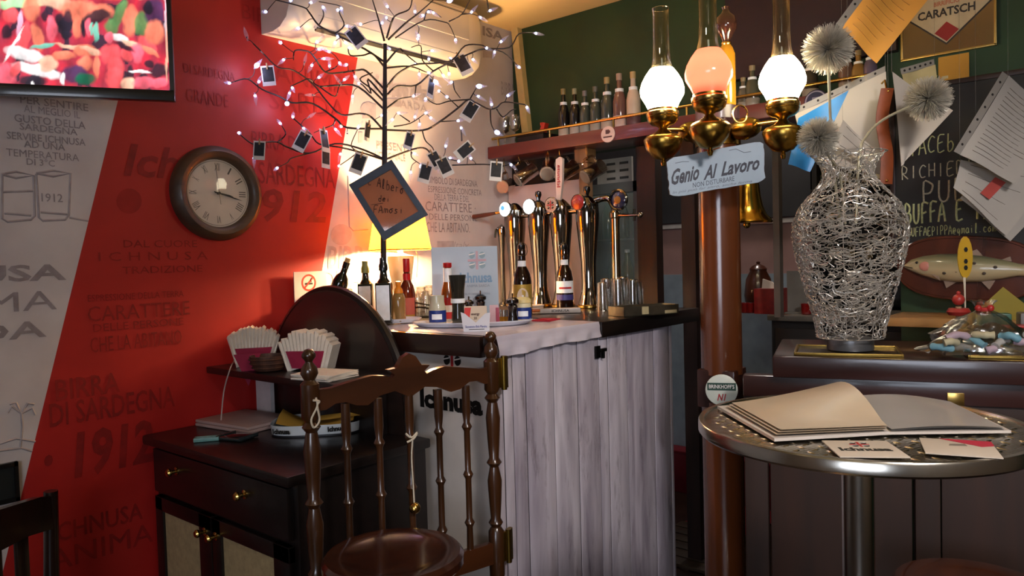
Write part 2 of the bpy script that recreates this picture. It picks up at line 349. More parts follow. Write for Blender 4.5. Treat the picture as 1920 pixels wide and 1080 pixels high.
for a in [('DAL CUORE', 232, 450, 370, 464), ('I C H N U S A', 185, 473, 390, 490), ('TRADIZIONE', 230, 500, 380, 514), ('ESPRESSIONE DELLA TERRA', 165, 553, 345, 566), ('CARATTERE', 165, 575, 357, 604), ('DELLE PERSONE', 175, 608, 345, 623), ('CHE LA ABITANO', 170, 633, 342, 662)]:
    wt(*a, RINK, .0)
for a in [('BIRRA', 105, 712, 226, 752), ('DI SARDEGNA', 94, 757, 330, 802), ('ICHNUSA', 98, 984, 270, 1020), ('ANIMA', 92, 1034, 290, 1074)]: wt(*a, RINK, .01)
for a in [('BIRRA', 455, 6, 540, 34), ('ANIMA', 515, 118, 652, 152), ('SARDA', 505, 166, 648, 204), ('GRANDE', 350, 165, 428, 190), ('DI SARDEGNA', 345, 118, 440, 136)]: wt(*a, RINK2, .0)
for a in [('ESPRESSIONE CONCRETA', 803, 348, 903, 360), ('DELLA TERRA E DEL', 815, 363, 880, 375), ('CARATTERE ·', 798, 377, 892, 395), ('DELLE PERSONE', 805, 400, 895, 412), ('CHE LA ABITANO.', 800, 416, 881, 435), ('SIMBOLO DI SARDEGNA', 803, 330, 895, 343), ('PRESENTA', 706, 265, 772, 279), ('L\'ORIGINALE', 704, 284, 760, 297), ('LATTA', 795, 455, 880, 470)][:8]: wt(*a, GINK, .0)
wt('BIRRA', 615, 461, 706, 504, GINK2, .02, .1); wt('DI SARDEGNA', 608, 508, 780, 542, GINK2, .0, .1); wt('Ichnusa', 700, 140, 815, 172, GINK2, .02, .2); wt('SARDA', 742, 186, 800, 200, GINK2, .0); wt('ISA', 905, 48, 944, 66, GINK, .03); wt('Italy', 850, 453, 880, 470, GINK2, .0, .3); wt('BIRRA', 940, 152, 965, 178, GINK2, .02)
def wrect(x0, y0, x1, y1, mat, name='printed_block'):
    pts = [atY(x, y, YW-.0012) for x, y in ((x0, y1), (x1, y1), (x1, y0), (x0, y0))]
    part(name, B().slab(pts, (0, .001, 0)), mat, wl, smooth=False)
wrect(820, 452, 851, 471, GINK2); wrect(722, 185, 752, 200, GINK2); wrect(735, 158, 741, 182, GINK2); wrect(745, 158, 751, 182, GINK2); wrect(755, 158, 761, 182, GINK2); wrect(775, 160, 790, 184, GINK2); wrect(905, 90, 925, 108, GINK2)
wrect(672, 248, 680, 268, GINK2); wrect(680, 195, 705, 222, GINK2)
def wline(pts, mat, r=.0035, name='printed_drawing'):
    part(name, B().tube([atY(x, y, YW) for x, y in pts], r, 4), mat, wl)
for pts in [[(4, 327), (4, 410), (14, 416), (58, 412), (65, 405), (63, 330)], [(2, 327), (30, 322), (64, 329), (30, 334), (3, 327)], [(68, 326), (73, 408), (80, 414), (122, 412), (129, 404), (132, 325)], [(68, 325), (100, 320), (133, 325), (100, 331), (68, 325)], [(5, 360), (62, 358)], [(130, 408), (165, 414)], [(8, 400), (58, 404)], [(76, 398), (126, 402)],
            [(38, 840), (42, 800), (40, 775)], [(40, 775), (60, 765), (66, 778)], [(40, 775), (22, 762), (14, 774)], [(40, 775), (52, 756), (64, 758)], [(40, 775), (30, 755), (18, 758)], [(0, 832), (30, 822), (66, 828)], [(0, 845), (40, 840), (60, 846)]]: wline(pts, GINK2)
def wblob(cx, cy, r, mat):
    part('printed_emblem', B().poly([atY(cx+r*math.cos(R(a)), cy+r*math.sin(R(a)), YW-.001) for a in range(0, 360, 20)]), mat, wl, smooth=False)
wblob(242, 377, 24, RINK2); wblob(640, 440, 20, GINK2); wblob(690, 205, 14, GINK2)
wline([(652, 330), (655, 425), (662, 432), (690, 430)], GINK2)
# ================================================================== bar counter
CREAMPANEL = M('white_laminate', '#cfc8c2', .45, var=.04)
DKWOOD = wood('dark_brown_wood', '#1c0d0a', '#2c1610', .3, .4, 'Y'); BLACKW = wood('black_trim_wood', '#100b0a', '#1c1412', .35, .3, 'X')
WHITEW = []
for i, (a, c) in enumerate((('#988f9c', '#d2cbd6'), ('#a49ca8', '#dad3dc'), ('#938a96', '#ccc4ce'))): WHITEW.append(wood('whitewashed_plank_%d' % i, a, c, .5, .1, 'Z', 5+i))
def add_knots(m, seed):
    nt = m.node_tree; b = nt.nodes['Principled BSDF']; src = b.inputs['Base Color'].links[0].from_socket
    tc = nt.nodes.new('ShaderNodeTexCoord'); mp = nt.nodes.new('ShaderNodeMapping'); mp.inputs['Scale'].default_value = (16, 16, 3.2); mp.inputs['Location'].default_value = (seed*3.1, 0, seed)
    nz = nt.nodes.new('ShaderNodeTexNoise'); nz.inputs['Scale'].default_value = 1.0; nz.inputs['Detail'].default_value = 7; nz.inputs['Roughness'].default_value = .72
    mr = nt.nodes.new('ShaderNodeMapRange'); mr.inputs[1].default_value = .55; mr.inputs[2].default_value = .70; mr.inputs[4].default_value = .75
    mx = nt.nodes.new('ShaderNodeMix'); mx.data_type = 'RGBA'; mx.inputs['B'].default_value = lin('#5d5056')
    nt.links.new(tc.outputs['Object'], mp.inputs[0]); nt.links.new(mp.outputs[0], nz.inputs['Vector']); nt.links.new(nz.outputs['Fac'], mr.inputs[0]); nt.links.new(mr.outputs[0], mx.inputs['Factor'])
    nt.links.new(src, mx.inputs['A']); nt.links.new(mx.outputs['Result'], b.inputs['Base Color'])
for i, m_ in enumerate(WHITEW): add_knots(m_, i+1)
X0, Y0, XE = 1.60, 1.415, 2.66
bar = thing('bar_counter', 'bar counter clad in whitewashed planks with dark top edge and beer taps on it', 'bar counter', (X0, Y0, 0))
part('body', B().bx((X0+.012, Y0+.02, 0), (XE, YW-.005, ZB-.04)), CREAMPANEL, bar, world=True)
part('end_panel', B().bx((X0, Y0+.01, 0), (X0+.012, YW-.01, ZB-.05)), CREAMPANEL, bar, world=True)
part('plank_backing', B().bx((X0+.004, Y0+.0038, 0), (XE, Y0+.0198, ZB-.045)), M('dark_backing', '#2a2428', .8), bar, world=True)
# planks whose seams follow the photograph
seams = [928, 945, 963, 988, 1040, 1085, 1125, 1142, 1178, 1228, 1258, 1282]
xs = [X0]+[atY(s, 760, Y0).x for s in seams[1:-1]]+[XE+.005]
for i in range(len(xs)-1):
    zt = ZB-.035
    part('plank', B().box(((xs[i]+xs[i+1])/2, Y0+.009, zt/2), (xs[i+1]-xs[i]-.0045, .014+.002*(i % 2), zt), bev=.002), WHITEW[i % 3], bar, world=True)
part('worktop', B().bx((X0-.02, Y0-.01, ZB-.045), (XE-.3, YW-.005, ZB-.004), .004), DKWOOD, bar, world=True, label='dark brown wooden worktop')
xt0 = atY(1128, 615, Y0-.02).x; xt1 = 2.862
part('flap_top', B().bx((xt0, Y0-.022, ZB-.055), (xt1, YW-.005, ZB), .004), BLACKW, bar, world=True, label='black edged worktop section')
part('dark_edge', B().bx((X0-.035, Y0+.03, ZB-.062), (X0-.01, YW-.01, ZB+.001), .004), DKWOOD, bar, world=True, label='thick dark brown end edge')
# the whitewashed film wrapped over the front edge, a little wavy
P = []
n = 26
for k in range(7):
    row = []
    for i in range(n+1):
        t = i/n; x = X0-.012+t*(xt0-X0+.008); wv = .0035*math.sin(t*23+k)+.003*math.sin(t*51)
        if k == 0: row.append((x, YW-.45, ZB+.0005))
        elif k == 1: row.append((x, Y0+.05, ZB+.0015+abs(wv)*.3))
        elif k == 2: row.append((x, Y0-.012, ZB+.001))
        else: row.append((x, Y0-.016-.006*(k-2)/4+wv*(k-2)/3, ZB-.012*(k-2)-(.010*(1-t)+.003*math.sin(t*9))*(k-2)/4))
    P.append(row)
part('wood_print_film', B().grid(P), wood('film_print', '#b3abba', '#cfc8d2', .35, .3, 'X', 6), bar, world=True, label='whitewashed wood print film wrapped over the front edge')
lat = part('latch', B().bx(tuple(atY(1117, 672, Y0-.006)-V((0, .004, 0))), tuple(atY(1124, 648, Y0-.006)+V((0, .004, 0)))), M('black_iron', '#0d0c0c', .4, .6), bar, world=True)
p = atY(1131, 656, Y0-.012)
part('latch_bolt', B().box(p, (.035, .012, .012), bev=.003).box(p+V((-.002, 0, -.014)), (.008, .012, .03), bev=.002), M('black_iron'), bar, world=True)
# beer logo on the bar end: lettering plus the little emblem of heads and red cross
p = atX(788, 756, X0-.001); q = atX(905, 766, X0-.001)
lettering(bar, 'Ichnusa', V((X0-.0012, p.y, p.z-.012)), V((0, q.y-p.y, 0)), V((0, 0, .062)), M('black_ink', '#080707', .6), .055)
RED = M('red_ink', '#a31420', .5); BLK = M('black_ink'); WHT = M('white_ink', '#e8e4de', .5)
def emblem(parent, c, U, W, s, off, pale=False):
    """four dark heads with white bands around a red cross"""
    c, U, W, off = V(c), V(U).normalized()*s, V(W).normalized()*s, V(off)
    part('emblem_cross', B().slab([c+U*x+W*y for x, y in ((-.12, -1), (.12, -1), (.12, -.12), (1, -.12), (1, .12), (.12, .12), (.12, 1), (-.12, 1), (-.12, .12), (-1, .12), (-1, -.12), (-.12, -.12))], off), M('pale_red_ink', '#b79aa6', .5) if pale else RED, parent, world=True, smooth=False)
    for sx in (-1, 1):
        for sy in (-1, 1):
            h = c+U*(.55*sx)+W*(.55*sy)
            part('emblem_head', B().slab([h+U*(.3*math.cos(R(a))*(1.15 if math.cos(R(a)) > .6 else 1))+W*(.36*math.sin(R(a))) for a in range(0, 360, 30)], off), M('pale_teal_ink', '#7f99a6', .5) if pale else BLK, parent, world=True, smooth=False)
            part('emblem_band', B().slab([h+U*x+W*y for x, y in ((-.3, .0), (.3, .14), (.3, .22), (-.3, .1))], off*1.6), WHT, parent, world=True, smooth=False)
e = atX(848, 690, X0-.001); emblem(bar, e, (0, -1, 0), (0, 0, 1), .042, (-.0012, 0, 0))
# ================================================================== cabinet with half-round back
CX0, CX1, CY0, CY1, CZ = 1.07, 1.545, 1.665, 2.47, .85
ESP = wood('espresso_wood', '#0d0706', '#170d0b', .38, .15, 'Y'); PANEL = M('straw_panel', '#a08c66', .7, var=.15, scale=60, bump=.1); BRASS = M('polished_brass', '#c9a45a', .22, 1.0, var=.08)
cab = thing('cabinet', 'dark espresso cabinet with drawer, straw panelled doors and half-round back board', 'cabinet', (CX0, CY0, 0))
part('carcass', B().bx((CX0+.02, CY0, .06), (CX1, CY1, CZ-.03), .004).bx((CX0+.04, CY0+.02, 0), (CX1-.02, CY1-.02, .06)), ESP, cab, world=True)
part('top', B().bx((CX0-.025, CY0-.025, CZ-.03), (CX1, CY1, CZ), .008), ESP, cab, world=True)
def knob(parent, at, s=1.0):
    mt = Matrix.Translation(V(at)) @ Matrix.Rotation(R(-90), 4, 'Y')
    part('knob', B().lathe([(.013*s, 0), (.013*s, .003), (.006*s, .006), (.006*s, .016), (.012*s, .021), (.013*s, .027), (.009*s, .032), (0, .033)], 16, mt), BRASS, parent, world=True, label='brass knob')
dr = part('drawer', B().bx((CX0, CY0+.02, .665), (CX0+.02, CY1-.02, .805), .004), ESP, cab, world=True)
knob(dr, (CX0, 2.29, .755)); knob(dr, (CX0, 1.89, .755))
for a, c_, ky in ((2.09, 2.45, 2.125), (1.685, 2.085, 2.06)):
    d = part('door', B().bx((CX0, a, .09), (CX0+.02, a+.075, .65), .003).bx((CX0, c_-.05, .09), (CX0+.02, c_, .65), .003).bx((CX0, a, .605), (CX0+.02, c_, .65), .003).bx((CX0, a, .09), (CX0+.02, c_, .14), .003), ESP, cab, world=True)
    part('door_panel', B().bx((CX0+.008, a+.07, .13), (CX0+.016, c_-.045, .61)), PANEL, d, world=True, label='straw coloured woven panel')
    knob(d, (CX0, ky, .60), .95)
hy, hz, hr = 2.095, .90, .375
outline = [(hy+hr*math.cos(R(a)), hz+(hr+.025)*math.sin(R(a))) for a in range(0, 181, 6)]+[(hy-hr, CZ), (hy+hr, CZ)]
part('half_round_back', B().slab([V((CX1-.03, y, z)) for y, z in outline], (.028, 0, 0)), wood('dark_back_board', '#1d1310', '#2d1f19', .35, .4, 'Y', 6), cab, world=True, label='half-round dark back board')
part('back_rim', B().tube([V((CX1-.016, y, z)) for y, z in outline[:-2]], .016, 8), ESP, cab, world=True)
part('shelf', B().bx((1.27, 1.74, 1.022), (CX1-.03, 2.465, 1.045), .004), ESP, cab, world=True)
part('shelf_support', B().bx((1.475, 1.80, CZ), (1.51, 2.32, 1.022)), ESP, cab, world=True)
part('white_support', B().bx((1.45, 2.36, CZ), (1.465, 2.455, 1.022)), M('white_paint', '#c4bdbd', .5), cab, world=True, label='white upright under the shelf')
# ================================================================== turned spindle gate
GW = wood('gate_wood', '#2c1809', '#452711', .28, .5, 'Z', 6); GWX = wood('gate_rail_wood', '#33190b', '#4c2812', .3, .5, 'X', 5)
gl, gr = V((1.035, 1.513, 0)), V((1.553, 1.392, 0)); gd = gr-gl; GLEN = gd.length
gate = thing('spindle_gate', 'turned wood spindle gate with shaped top rail and brass hinges by the bar corner', 'gate', gl, math.atan2(gd.y, gd.x))
def turned(zs, x, name, mat, lab=None):
    return part(name, B().lathe(zs, 16, Matrix.Translation((x, 0, 0))), mat, gate)
POST = [(.012, .28), (.019, .30), (.019, .44), (.014, .47), (.0225, .49), (.0225, .615), (.014, .628), (.021, .64), (.014, .652), (.018, .70), (.021, .76), (.014, .795), (.013, .80), (.022, .812), (.014, .825), (.018, .88), (.021, .94), (.0145, .98), (.0135, .984), (.0225, .996), (.014, 1.008), (.0225, 1.02), (.0225, 1.10), (.014, 1.108), (.013, 1.11), (.021, 1.125), (.0185, 1.14), (.009, 1.152), (.009, 1.155), (.0165, 1.165), (.0165, 1.172), (.010, 1.182), (0, 1.186)]
for x in (0, GLEN): turned(POST, x, 'post', GW)
n = 5
for i in range(1, n+1):
    x = GLEN*i/(n+1); zb, zt = .58, 1.042
    pr = [(.010, zb)]
    for k, zc in enumerate((.66, .795, .928)): pr += [(.0085, zc-.012), (.0145, zc), (.0085, zc+.012)]
    pr += [(.012, .97), (.011, zt)]
    turned(pr, x, 'spindle', GW)
part('bottom_rail', B().box((GLEN/2, 0, .556), (GLEN, .022, .062), bev=.004), GWX, gate)
up = [(0, 1.085), (.05, 1.085), (.10, 1.094), (.16, 1.103), (.195, 1.098), (.215, 1.090), (.222, 1.098), (.205, 1.112), (.23, 1.115), (.247, 1.140), (.266, 1.149), (.285, 1.140), (.302, 1.115), (.327, 1.112), (.31, 1.098), (.317, 1.090), (.337, 1.098), (.372, 1.103), (.43, 1.094), (.482, 1.085), (.532, 1.085)]
lo = [(.532, 1.04), (.50, 1.04), (.475, 1.052), (.45, 1.052), (.42, 1.036), (.39, 1.032), (.35, 1.050), (.31, 1.056), (.266, 1.034), (.222, 1.056), (.18, 1.050), (.145, 1.030), (.115, 1.034), (.085, 1.046), (.06, 1.046), (.035, 1.034), (0, 1.034)]
poly = [(x*GLEN/.532, z) for x, z in up+lo]
part('top_rail', B().prism(poly, .02, Matrix.Translation((0, .01, 0)) @ Matrix.Rotation(R(90), 4, 'X')), GWX, gate, label='shaped top rail with star ornament')
for z in (1.066, .57):
    h = part('hinge', B().box((GLEN+.018, -.012, z), (.014, .012, .085), bev=.002).cyl((GLEN+.03, -.018, z-.048), (GLEN+.03, -.018, z+.048), .0085, seg=14).cyl((GLEN+.045, -.006, z-.045), (GLEN+.045, -.006, z+.045), .007, seg=14), M('aged_brass', '#8f7434', .3, 1), gate, label='brass spring hinge')
CORD = M('white_cord', '#c8bda8', .8)
x = GLEN*3/6
part('pull_cord', B().tube(smooth_pts([(x, -.014, .928), (x-.006, -.016, .88), (x-.004, -.016, .80), (x-.003, -.016, .755)]), .0022, 5).tube(smooth_pts([(x-.02, -.014, .943), (x-.006, -.018, .931), (x+.012, -.016, .941), (x+.0, -.02, .928), (x-.018, -.016, .92)]), .0026, 5), CORD, gate, label='knotted white cord')
part('brass_ball', B().ball((x-.003, -.018, .745), .015, seg=16, ring=10), BRASS, gate)
part('cord_loop', B().tube(smooth_pts([(.004, -.025, 1.07), (.006, -.027, 1.05), (-.010, -.027, 1.02), (-.004, -.027, 1.0), (.010, -.027, 1.015), (.006, -.027, 1.05), (.012, -.026, 1.06), (-.004, -.027, 1.065)]), .0026, 5), CORD, gate, label='small loop of white cord')
# ================================================================== round wooden stools
SEATW = wood('stool_wood', '#2a110a', '#43200f', .2, .7, 'X', 5)
def stool(loc, label, hgt=.72, r=.162):
    t = thing('bar_stool', label, 'stool', loc, group='round wooden bar stools')
    part('seat', B().lathe([(0, hgt-.012), (r*.55, hgt-.012), (r*.72, hgt-.004), (r*.82, hgt), (r*.95, hgt), (r, hgt-.010), (r, hgt-.026), (r*.94, hgt-.036), (0, hgt-.036)], 40, cap=False), SEATW, t)
    for k in range(4):
        a = R(45+90*k); c, s = math.cos(a), math.sin(a)
        part('leg', B().tube([(c*r*.55, s*r*.55, hgt-.036), (c*r*.75, s*r*.75, hgt*.5), (c*r*1.0, s*r*1.0, 0)], [.016, .019, .014], 10), SEATW, t)
    for z, f in ((.24, .90), (.42, .80)):
        part('foot_ring', B().tube([(r*f*math.cos(R(q)), r*f*math.sin(R(q)), z) for q in range(0, 360, 15)], .009, 8, closed=True), SEATW, t)
stool((1.10, 1.305, 0), 'round brown wooden stool in front of the spindle gate')
ps = atZ(1830, 1100, .62)
stool((ps.x, ps.y, 0), 'round brown wooden stool tucked under the steel bar table', .62, .17)
# ================================================================== steel bistro table
STEEL = M('brushed_steel', '#b6b2a8', .22, 1.0, var=.06, scale=40); 
def tread_mat():
    m = bpy.data.materials.new('patterned_steel'); m.use_nodes = True; nt = m.node_tree; b = nt.nodes['Principled BSDF']
    b.inputs['Base Color'].default_value = lin('#9c9688'); b.inputs['Metallic'].default_value = 1; b.inputs['Roughness'].default_value = .2
    tc = nt.nodes.new('ShaderNodeTexCoord'); mp = nt.nodes.new('ShaderNodeMapping'); mp.inputs['Rotation'].default_value = (0, 0, R(20)); mp.inputs['Scale'].default_value = (34, 34, 34)
    ck = nt.nodes.new('ShaderNodeTexChecker'); ck.inputs['Scale'].default_value = 1
    w1 = nt.nodes.new('ShaderNodeTexWave'); w1.bands_direction = 'X'; w1.inputs['Scale'].default_value = 1.2
    w2 = nt.nodes.new('ShaderNodeTexWave'); w2.bands_direction = 'Y'; w2.inputs['Scale'].default_value = 1.2
    mx = nt.nodes.new('ShaderNodeMix'); mx.data_type = 'FLOAT'; bp = nt.nodes.new('ShaderNodeBump'); bp.inputs['Strength'].default_value = .12; bp.inputs['Distance'].default_value = .002
    nt.links.new(tc.outputs['Object'], mp.inputs[0])
    for q in (ck, w1, w2): nt.links.new(mp.outputs[0], q.inputs['Vector'])
    nt.links.new(ck.outputs['Fac'], mx.inputs['Factor']); nt.links.new(w1.outputs['Fac'], mx.inputs['A']); nt.links.new(w2.outputs['Fac'], mx.inputs['B'])
    nt.links.new(mx.outputs['Result'], bp.inputs['Height']); nt.links.new(bp.outputs[0], b.inputs['Normal'])
    return m
TZ, TR = 1.09, .264
tc_ = atZ(1607, 790, TZ)
tab = thing('bar_table', 'round steel bar table with patterned metal top and central post', 'table', (tc_.x, tc_.y, 0))
part('top_plate', B().lathe([(0, TZ-.003), (TR-.012, TZ-.003)], 64, cap=False), tread_mat(), tab)
bb = B(); st_ = .0215; nn = int(TR/st_)+1
for i in range(-nn, nn+1):
    for j in range(-nn, nn+1):
        x, y = i*st_, j*st_
        if math.hypot(x, y) > TR-.024: continue
        a = R(65 if (i+j) % 2 else -25); c, s = math.cos(a), math.sin(a); L, W_ = .0085, .0026
        pts = [(L, 0, 0), (0, W_, 0), (-L, 0, 0), (0, -W_, 0), (L*.55, 0, .0011), (-L*.55, 0, .0011)]
        bb._add([(x+c*p-s*q, y+s*p+c*q, TZ-.003+z) for p, q, z in pts], [(0, 1, 4), (1, 2, 5), (1, 5, 4), (2, 3, 5), (3, 0, 4), (3, 4, 5)])
part('raised_treads', bb, STEEL, tab, weld=False, smooth=False, kind='stuff')
part('rim', B().lathe([(TR-.012, TZ-.003), (TR-.010, TZ), (TR-.002, TZ), (TR, TZ-.003), (TR, TZ-.019), (TR-.004, TZ-.023), (TR-.02, TZ-.023)], 64, cap=False), STEEL, tab)
part('underside', B().lathe([(0, TZ-.023), (TR-.02, TZ-.023)], 48, cap=False), M('black_board', '#151312', .6), tab)
part('post', B().lathe([(.026, .03), (.026, TZ-.06), (.07, TZ-.05), (.07, TZ-.023)], 32), STEEL, tab)
part('base', B().lathe([(.20, 0), (.20, .008), (.17, .018), (.05, .03), (.026, .04)], 48), STEEL, tab)
# ================================================================== partition counter beside the column
PL = atZ(1448, 668, 1.09); PR = atZ(1920, 679, 1.09); pdir = (PR-PL).normalized()
PLUM = wood('plum_wood', '#2a1614', '#3b211d', .28, .5, 'X', 5); PLUMZ = wood('plum_panel_wood', '#24130a', '#341c10', .65, .0, 'Z', 5)
pc = thing('partition_counter', 'dark wooden partition counter with thick top carrying the wire vase', 'counter', (PL.x, PL.y, 0), math.atan2(pdir.y, pdir.x))
part('top', B().bx((0, 0, 1.03), (1.15, .46, 1.09), .006), PLUM, pc)
part('upper_rail', B().bx((-.085, .035, .965), (1.15, .085, 1.028), .005), PLUM, pc)
part('frame', B().bx((-.085, .045, 0), (-.02, .10, .965), .004).bx((.36, .045, 0), (.42, .10, .965), .004).bx((.78, .045, 0), (.84, .10, .965), .004).bx((-.085, .045, 0), (1.15, .10, .10), .004).bx((-.085, .045, .90), (1.15, .10, .965), .004), PLUMZ, pc)
for x0, x1 in ((-.02, .36), (.42, .78), (.84, 1.15)):
    part('panel', B().bx((x0+.005, .065, .10), (x1-.005, .085, .90), .004), PLUMZ, pc)
part('brass_plate', B().bx((.435, .030, .958), (.475, .037, 1.0), .002), BRASS, pc, label='small square brass plate')
# ================================================================== round column
CCX, CCY, CRAD = 2.315, 1.05, .0665
COLW = wood('mahogany', '#522a14', '#693618', .22, .6, 'Z', 3)
col = thing('round_column', 'polished mahogany round column carrying the brass oil lamp fixture', 'column', (CCX, CCY, 0))
part('shaft', B().lathe([(CRAD, .99), (CRAD, 1.80)], 40), COLW, col)
part('lower_shaft', B().lathe([(CRAD*1.0, 0), (CRAD*1.0, .90)], 40), COLW, col)
part('base_block', B().box((0, 0, .945), (.125, .125, .125), Matrix.Rotation(R(5), 3, 'Z'), .006), wood('block_wood', '#2a130e', '#3a1c14', .35, .3, 'Z'), col)
part('cap', B().lathe([(CRAD*.8, 1.80), (CRAD*1.05, 1.82), (CRAD*1.05, 1.86), (CRAD*.9, 1.865)], 40).box((0, .0, 1.81), (.10, .10, .06), bev=.004), wood('cap_wood', '#2b1a1f', '#3a242a', .4, .2, 'Z'), col)
# beer mat disc on the block
bp_ = atD(1353, 731, 2.37); ax = (CAMP-bp_); ax.z = 0; ax.normalize(); ux = V((-ax.y, ax.x, 0)); 
disc = thing('beer_mat_badge', 'round white badge with green band fixed to the column block', 'badge', bp_, rot=Matrix((ux, V((0, 0, 1)), ax)).transposed())
part('disc', B().lathe([(0, .004), (.046, .004), (.050, .002), (.050, 0), (0, 0)], 36, cap=False), M('white_badge', '#c9cfc4', .35), disc)
part('green_band', B().bx((-.044, -.001, .004), (.044, .023, .0055)), M('badge_green', '#123a2a', .4), disc)
mw = MW[disc.name]
lettering(disc, "BRINKHOFF'S", mw @ V((-.039, .005, .0062)), mw.to_3x3() @ V((.078, 0, 0)), mw.to_3x3() @ V((0, .013, 0)), WHT, .01)
lettering(disc, 'N1', mw @ V((-.014, -.034, .0048)), mw.to_3x3() @ V((.028, 0, 0)), mw.to_3x3() @ V((0, .022, 0)), RED, .03, .3)
# ================================================================== overhead shelf
SHW = wood('red_brown_beam', '#4a1a18', '#642622', .4, .3, 'Y', 4)
sh = thing('overhead_shelf', 'red-brown overhead shelf with brass rail along the bar opening', 'shelf', (2.9, .66, 1.9))
part('board', B().bx((2.78, .70, 1.893), (3.0, YW-.005, 1.952), .004), SHW, sh, world=True)
part('rail', B().cyl((2.80, .70, 1.992), (2.80, YW-.02, 1.992), .0065, seg=10), BRASS, sh, world=True)
for y in (.72, 1.05, 1.40, 1.75, 2.10, 2.42): part('rail_post', B().cyl((2.80, y, 1.952), (2.80, y, 1.992), .005, seg=8), BRASS, sh, world=True)
p = atX(1093, 300, 2.885)
part('bracket_post', B().bx((2.885, p.y-.024, ZB-.1), (2.925, p.y+.024, 1.83)).bx((2.87, p.y-.036, 1.83), (2.94, p.y+.036, 1.893)), wood('pale_post', '#7a5a3a', '#96714a', .5, .1, 'Z'), sh, world=True, label='pale wood bracket post under the shelf')
# badge on the shelf edge
p = atX(1140, 252, 2.778); t = thing('shelf_badge', 'small round white badge on the overhead shelf edge', 'badge', p, rot=Matrix(((0, -1, 0), (0, 0, 1), (-1, 0, 0))).transposed())
part('disc', B().lathe([(0, .003), (.034, .003), (.036, 0), (0, 0)], 28, cap=False), M('pink_badge', '#c9b4b0', .4), t)
part('mug_icon', B().bx((-.010, .002, .003), (.008, .020, .004)).bx((.008, .006, .003), (.013, .016, .004)), M('badge_ink', '#4a3032', .5), t); part('badge_caption', B().bx((-.022, -.014, .003), (.022, -.008, .004)), M('badge_ink'), t)
# ================================================================== dining chair by the mural
CHW = wood('chair_wood', '#180b08', '#26120c', .3, .4, 'Z')
a0, a1 = V((.505, 2.10, 0)), V((.69, 2.235, 0))   # back runs along this line
cdv = (a1-a0).normalized(); 
ch = thing('dining_chair', 'dark brown wooden chair standing against the lettered wall', 'chair', (a1.x, a1.y, 0), math.atan2(cdv.y, cdv.x)+math.pi)
Wc = .40
for x in (0, Wc): part('back_post', B().tube([(x, 0, 0), (x, 0, .45), (x, .015, .80)], [.019, .020, .017], 10), CHW, ch)
pr = [(0, .70), (0, .785), (.05, .80), (.2, .815), (.35, .80), (.40, .785), (.40, .70), (.3, .715), (.1, .715)]
part('top_rail', B().prism(pr, .022, Matrix.Translation((0, .025, 0)) @ Matrix.Rotation(R(90), 4, 'X')), CHW, ch)
for k in range(3): part('back_slat', B().bx((.09+.09*k, .004, .46), (.13+.09*k, .016, .715), .003), CHW, ch)
part('seat', B().bx((-.01, -.40, .43), (Wc+.01, .01, .46), .008), CHW, ch)
for x in (.02, Wc-.02): part('front_leg', B().cyl((x, -.37, 0), (x, -.37, .43), .016, .019, 10), CHW, ch)
for y in (-.37, 0): part('stretcher', B().cyl((.02, y, .2), (Wc-.02, y, .2), .01, seg=8), CHW, ch)
# ================================================================== television on a swing arm
tl_, tr_ = atZ(-130, 171, 1.872), atZ(328, 189, 1.872)
tdir = (tr_-tl_); TWd = tdir.length; tdir.normalize()
tv = thing('television', 'flat television with thin black bezel showing dancers on a red lit stage', 'television', tl_, math.atan2(tdir.y, tdir.x))
TH = TWd*.58; BEZ = M('black_plastic', '#0b0a0c', .3, coat=.4)
part('bezel', B().bx((0, 0, 0), (TWd, .03, .03), .003).bx((0, 0, TH-.014), (TWd, .03, TH), .003).bx((0, 0, .03), (.014, .03, TH-.014)).bx((TWd-.012, 0, .03), (TWd, .03, TH-.014)), BEZ, tv)
part('housing', B().bx((.01, .02, .01), (TWd-.01, .05, TH-.01), .006).bx((.15, .05, .08), (TWd-.15, .07, TH-.12), .01), BEZ, tv)
part('swing_arm', B().box((TWd/2, .09, TH*.5), (.10, .05, .10), bev=.004).tube([(TWd/2, .10, TH*.5), (TWd/2-.06, .16, TH*.5)], .016, 8), BEZ, tv)
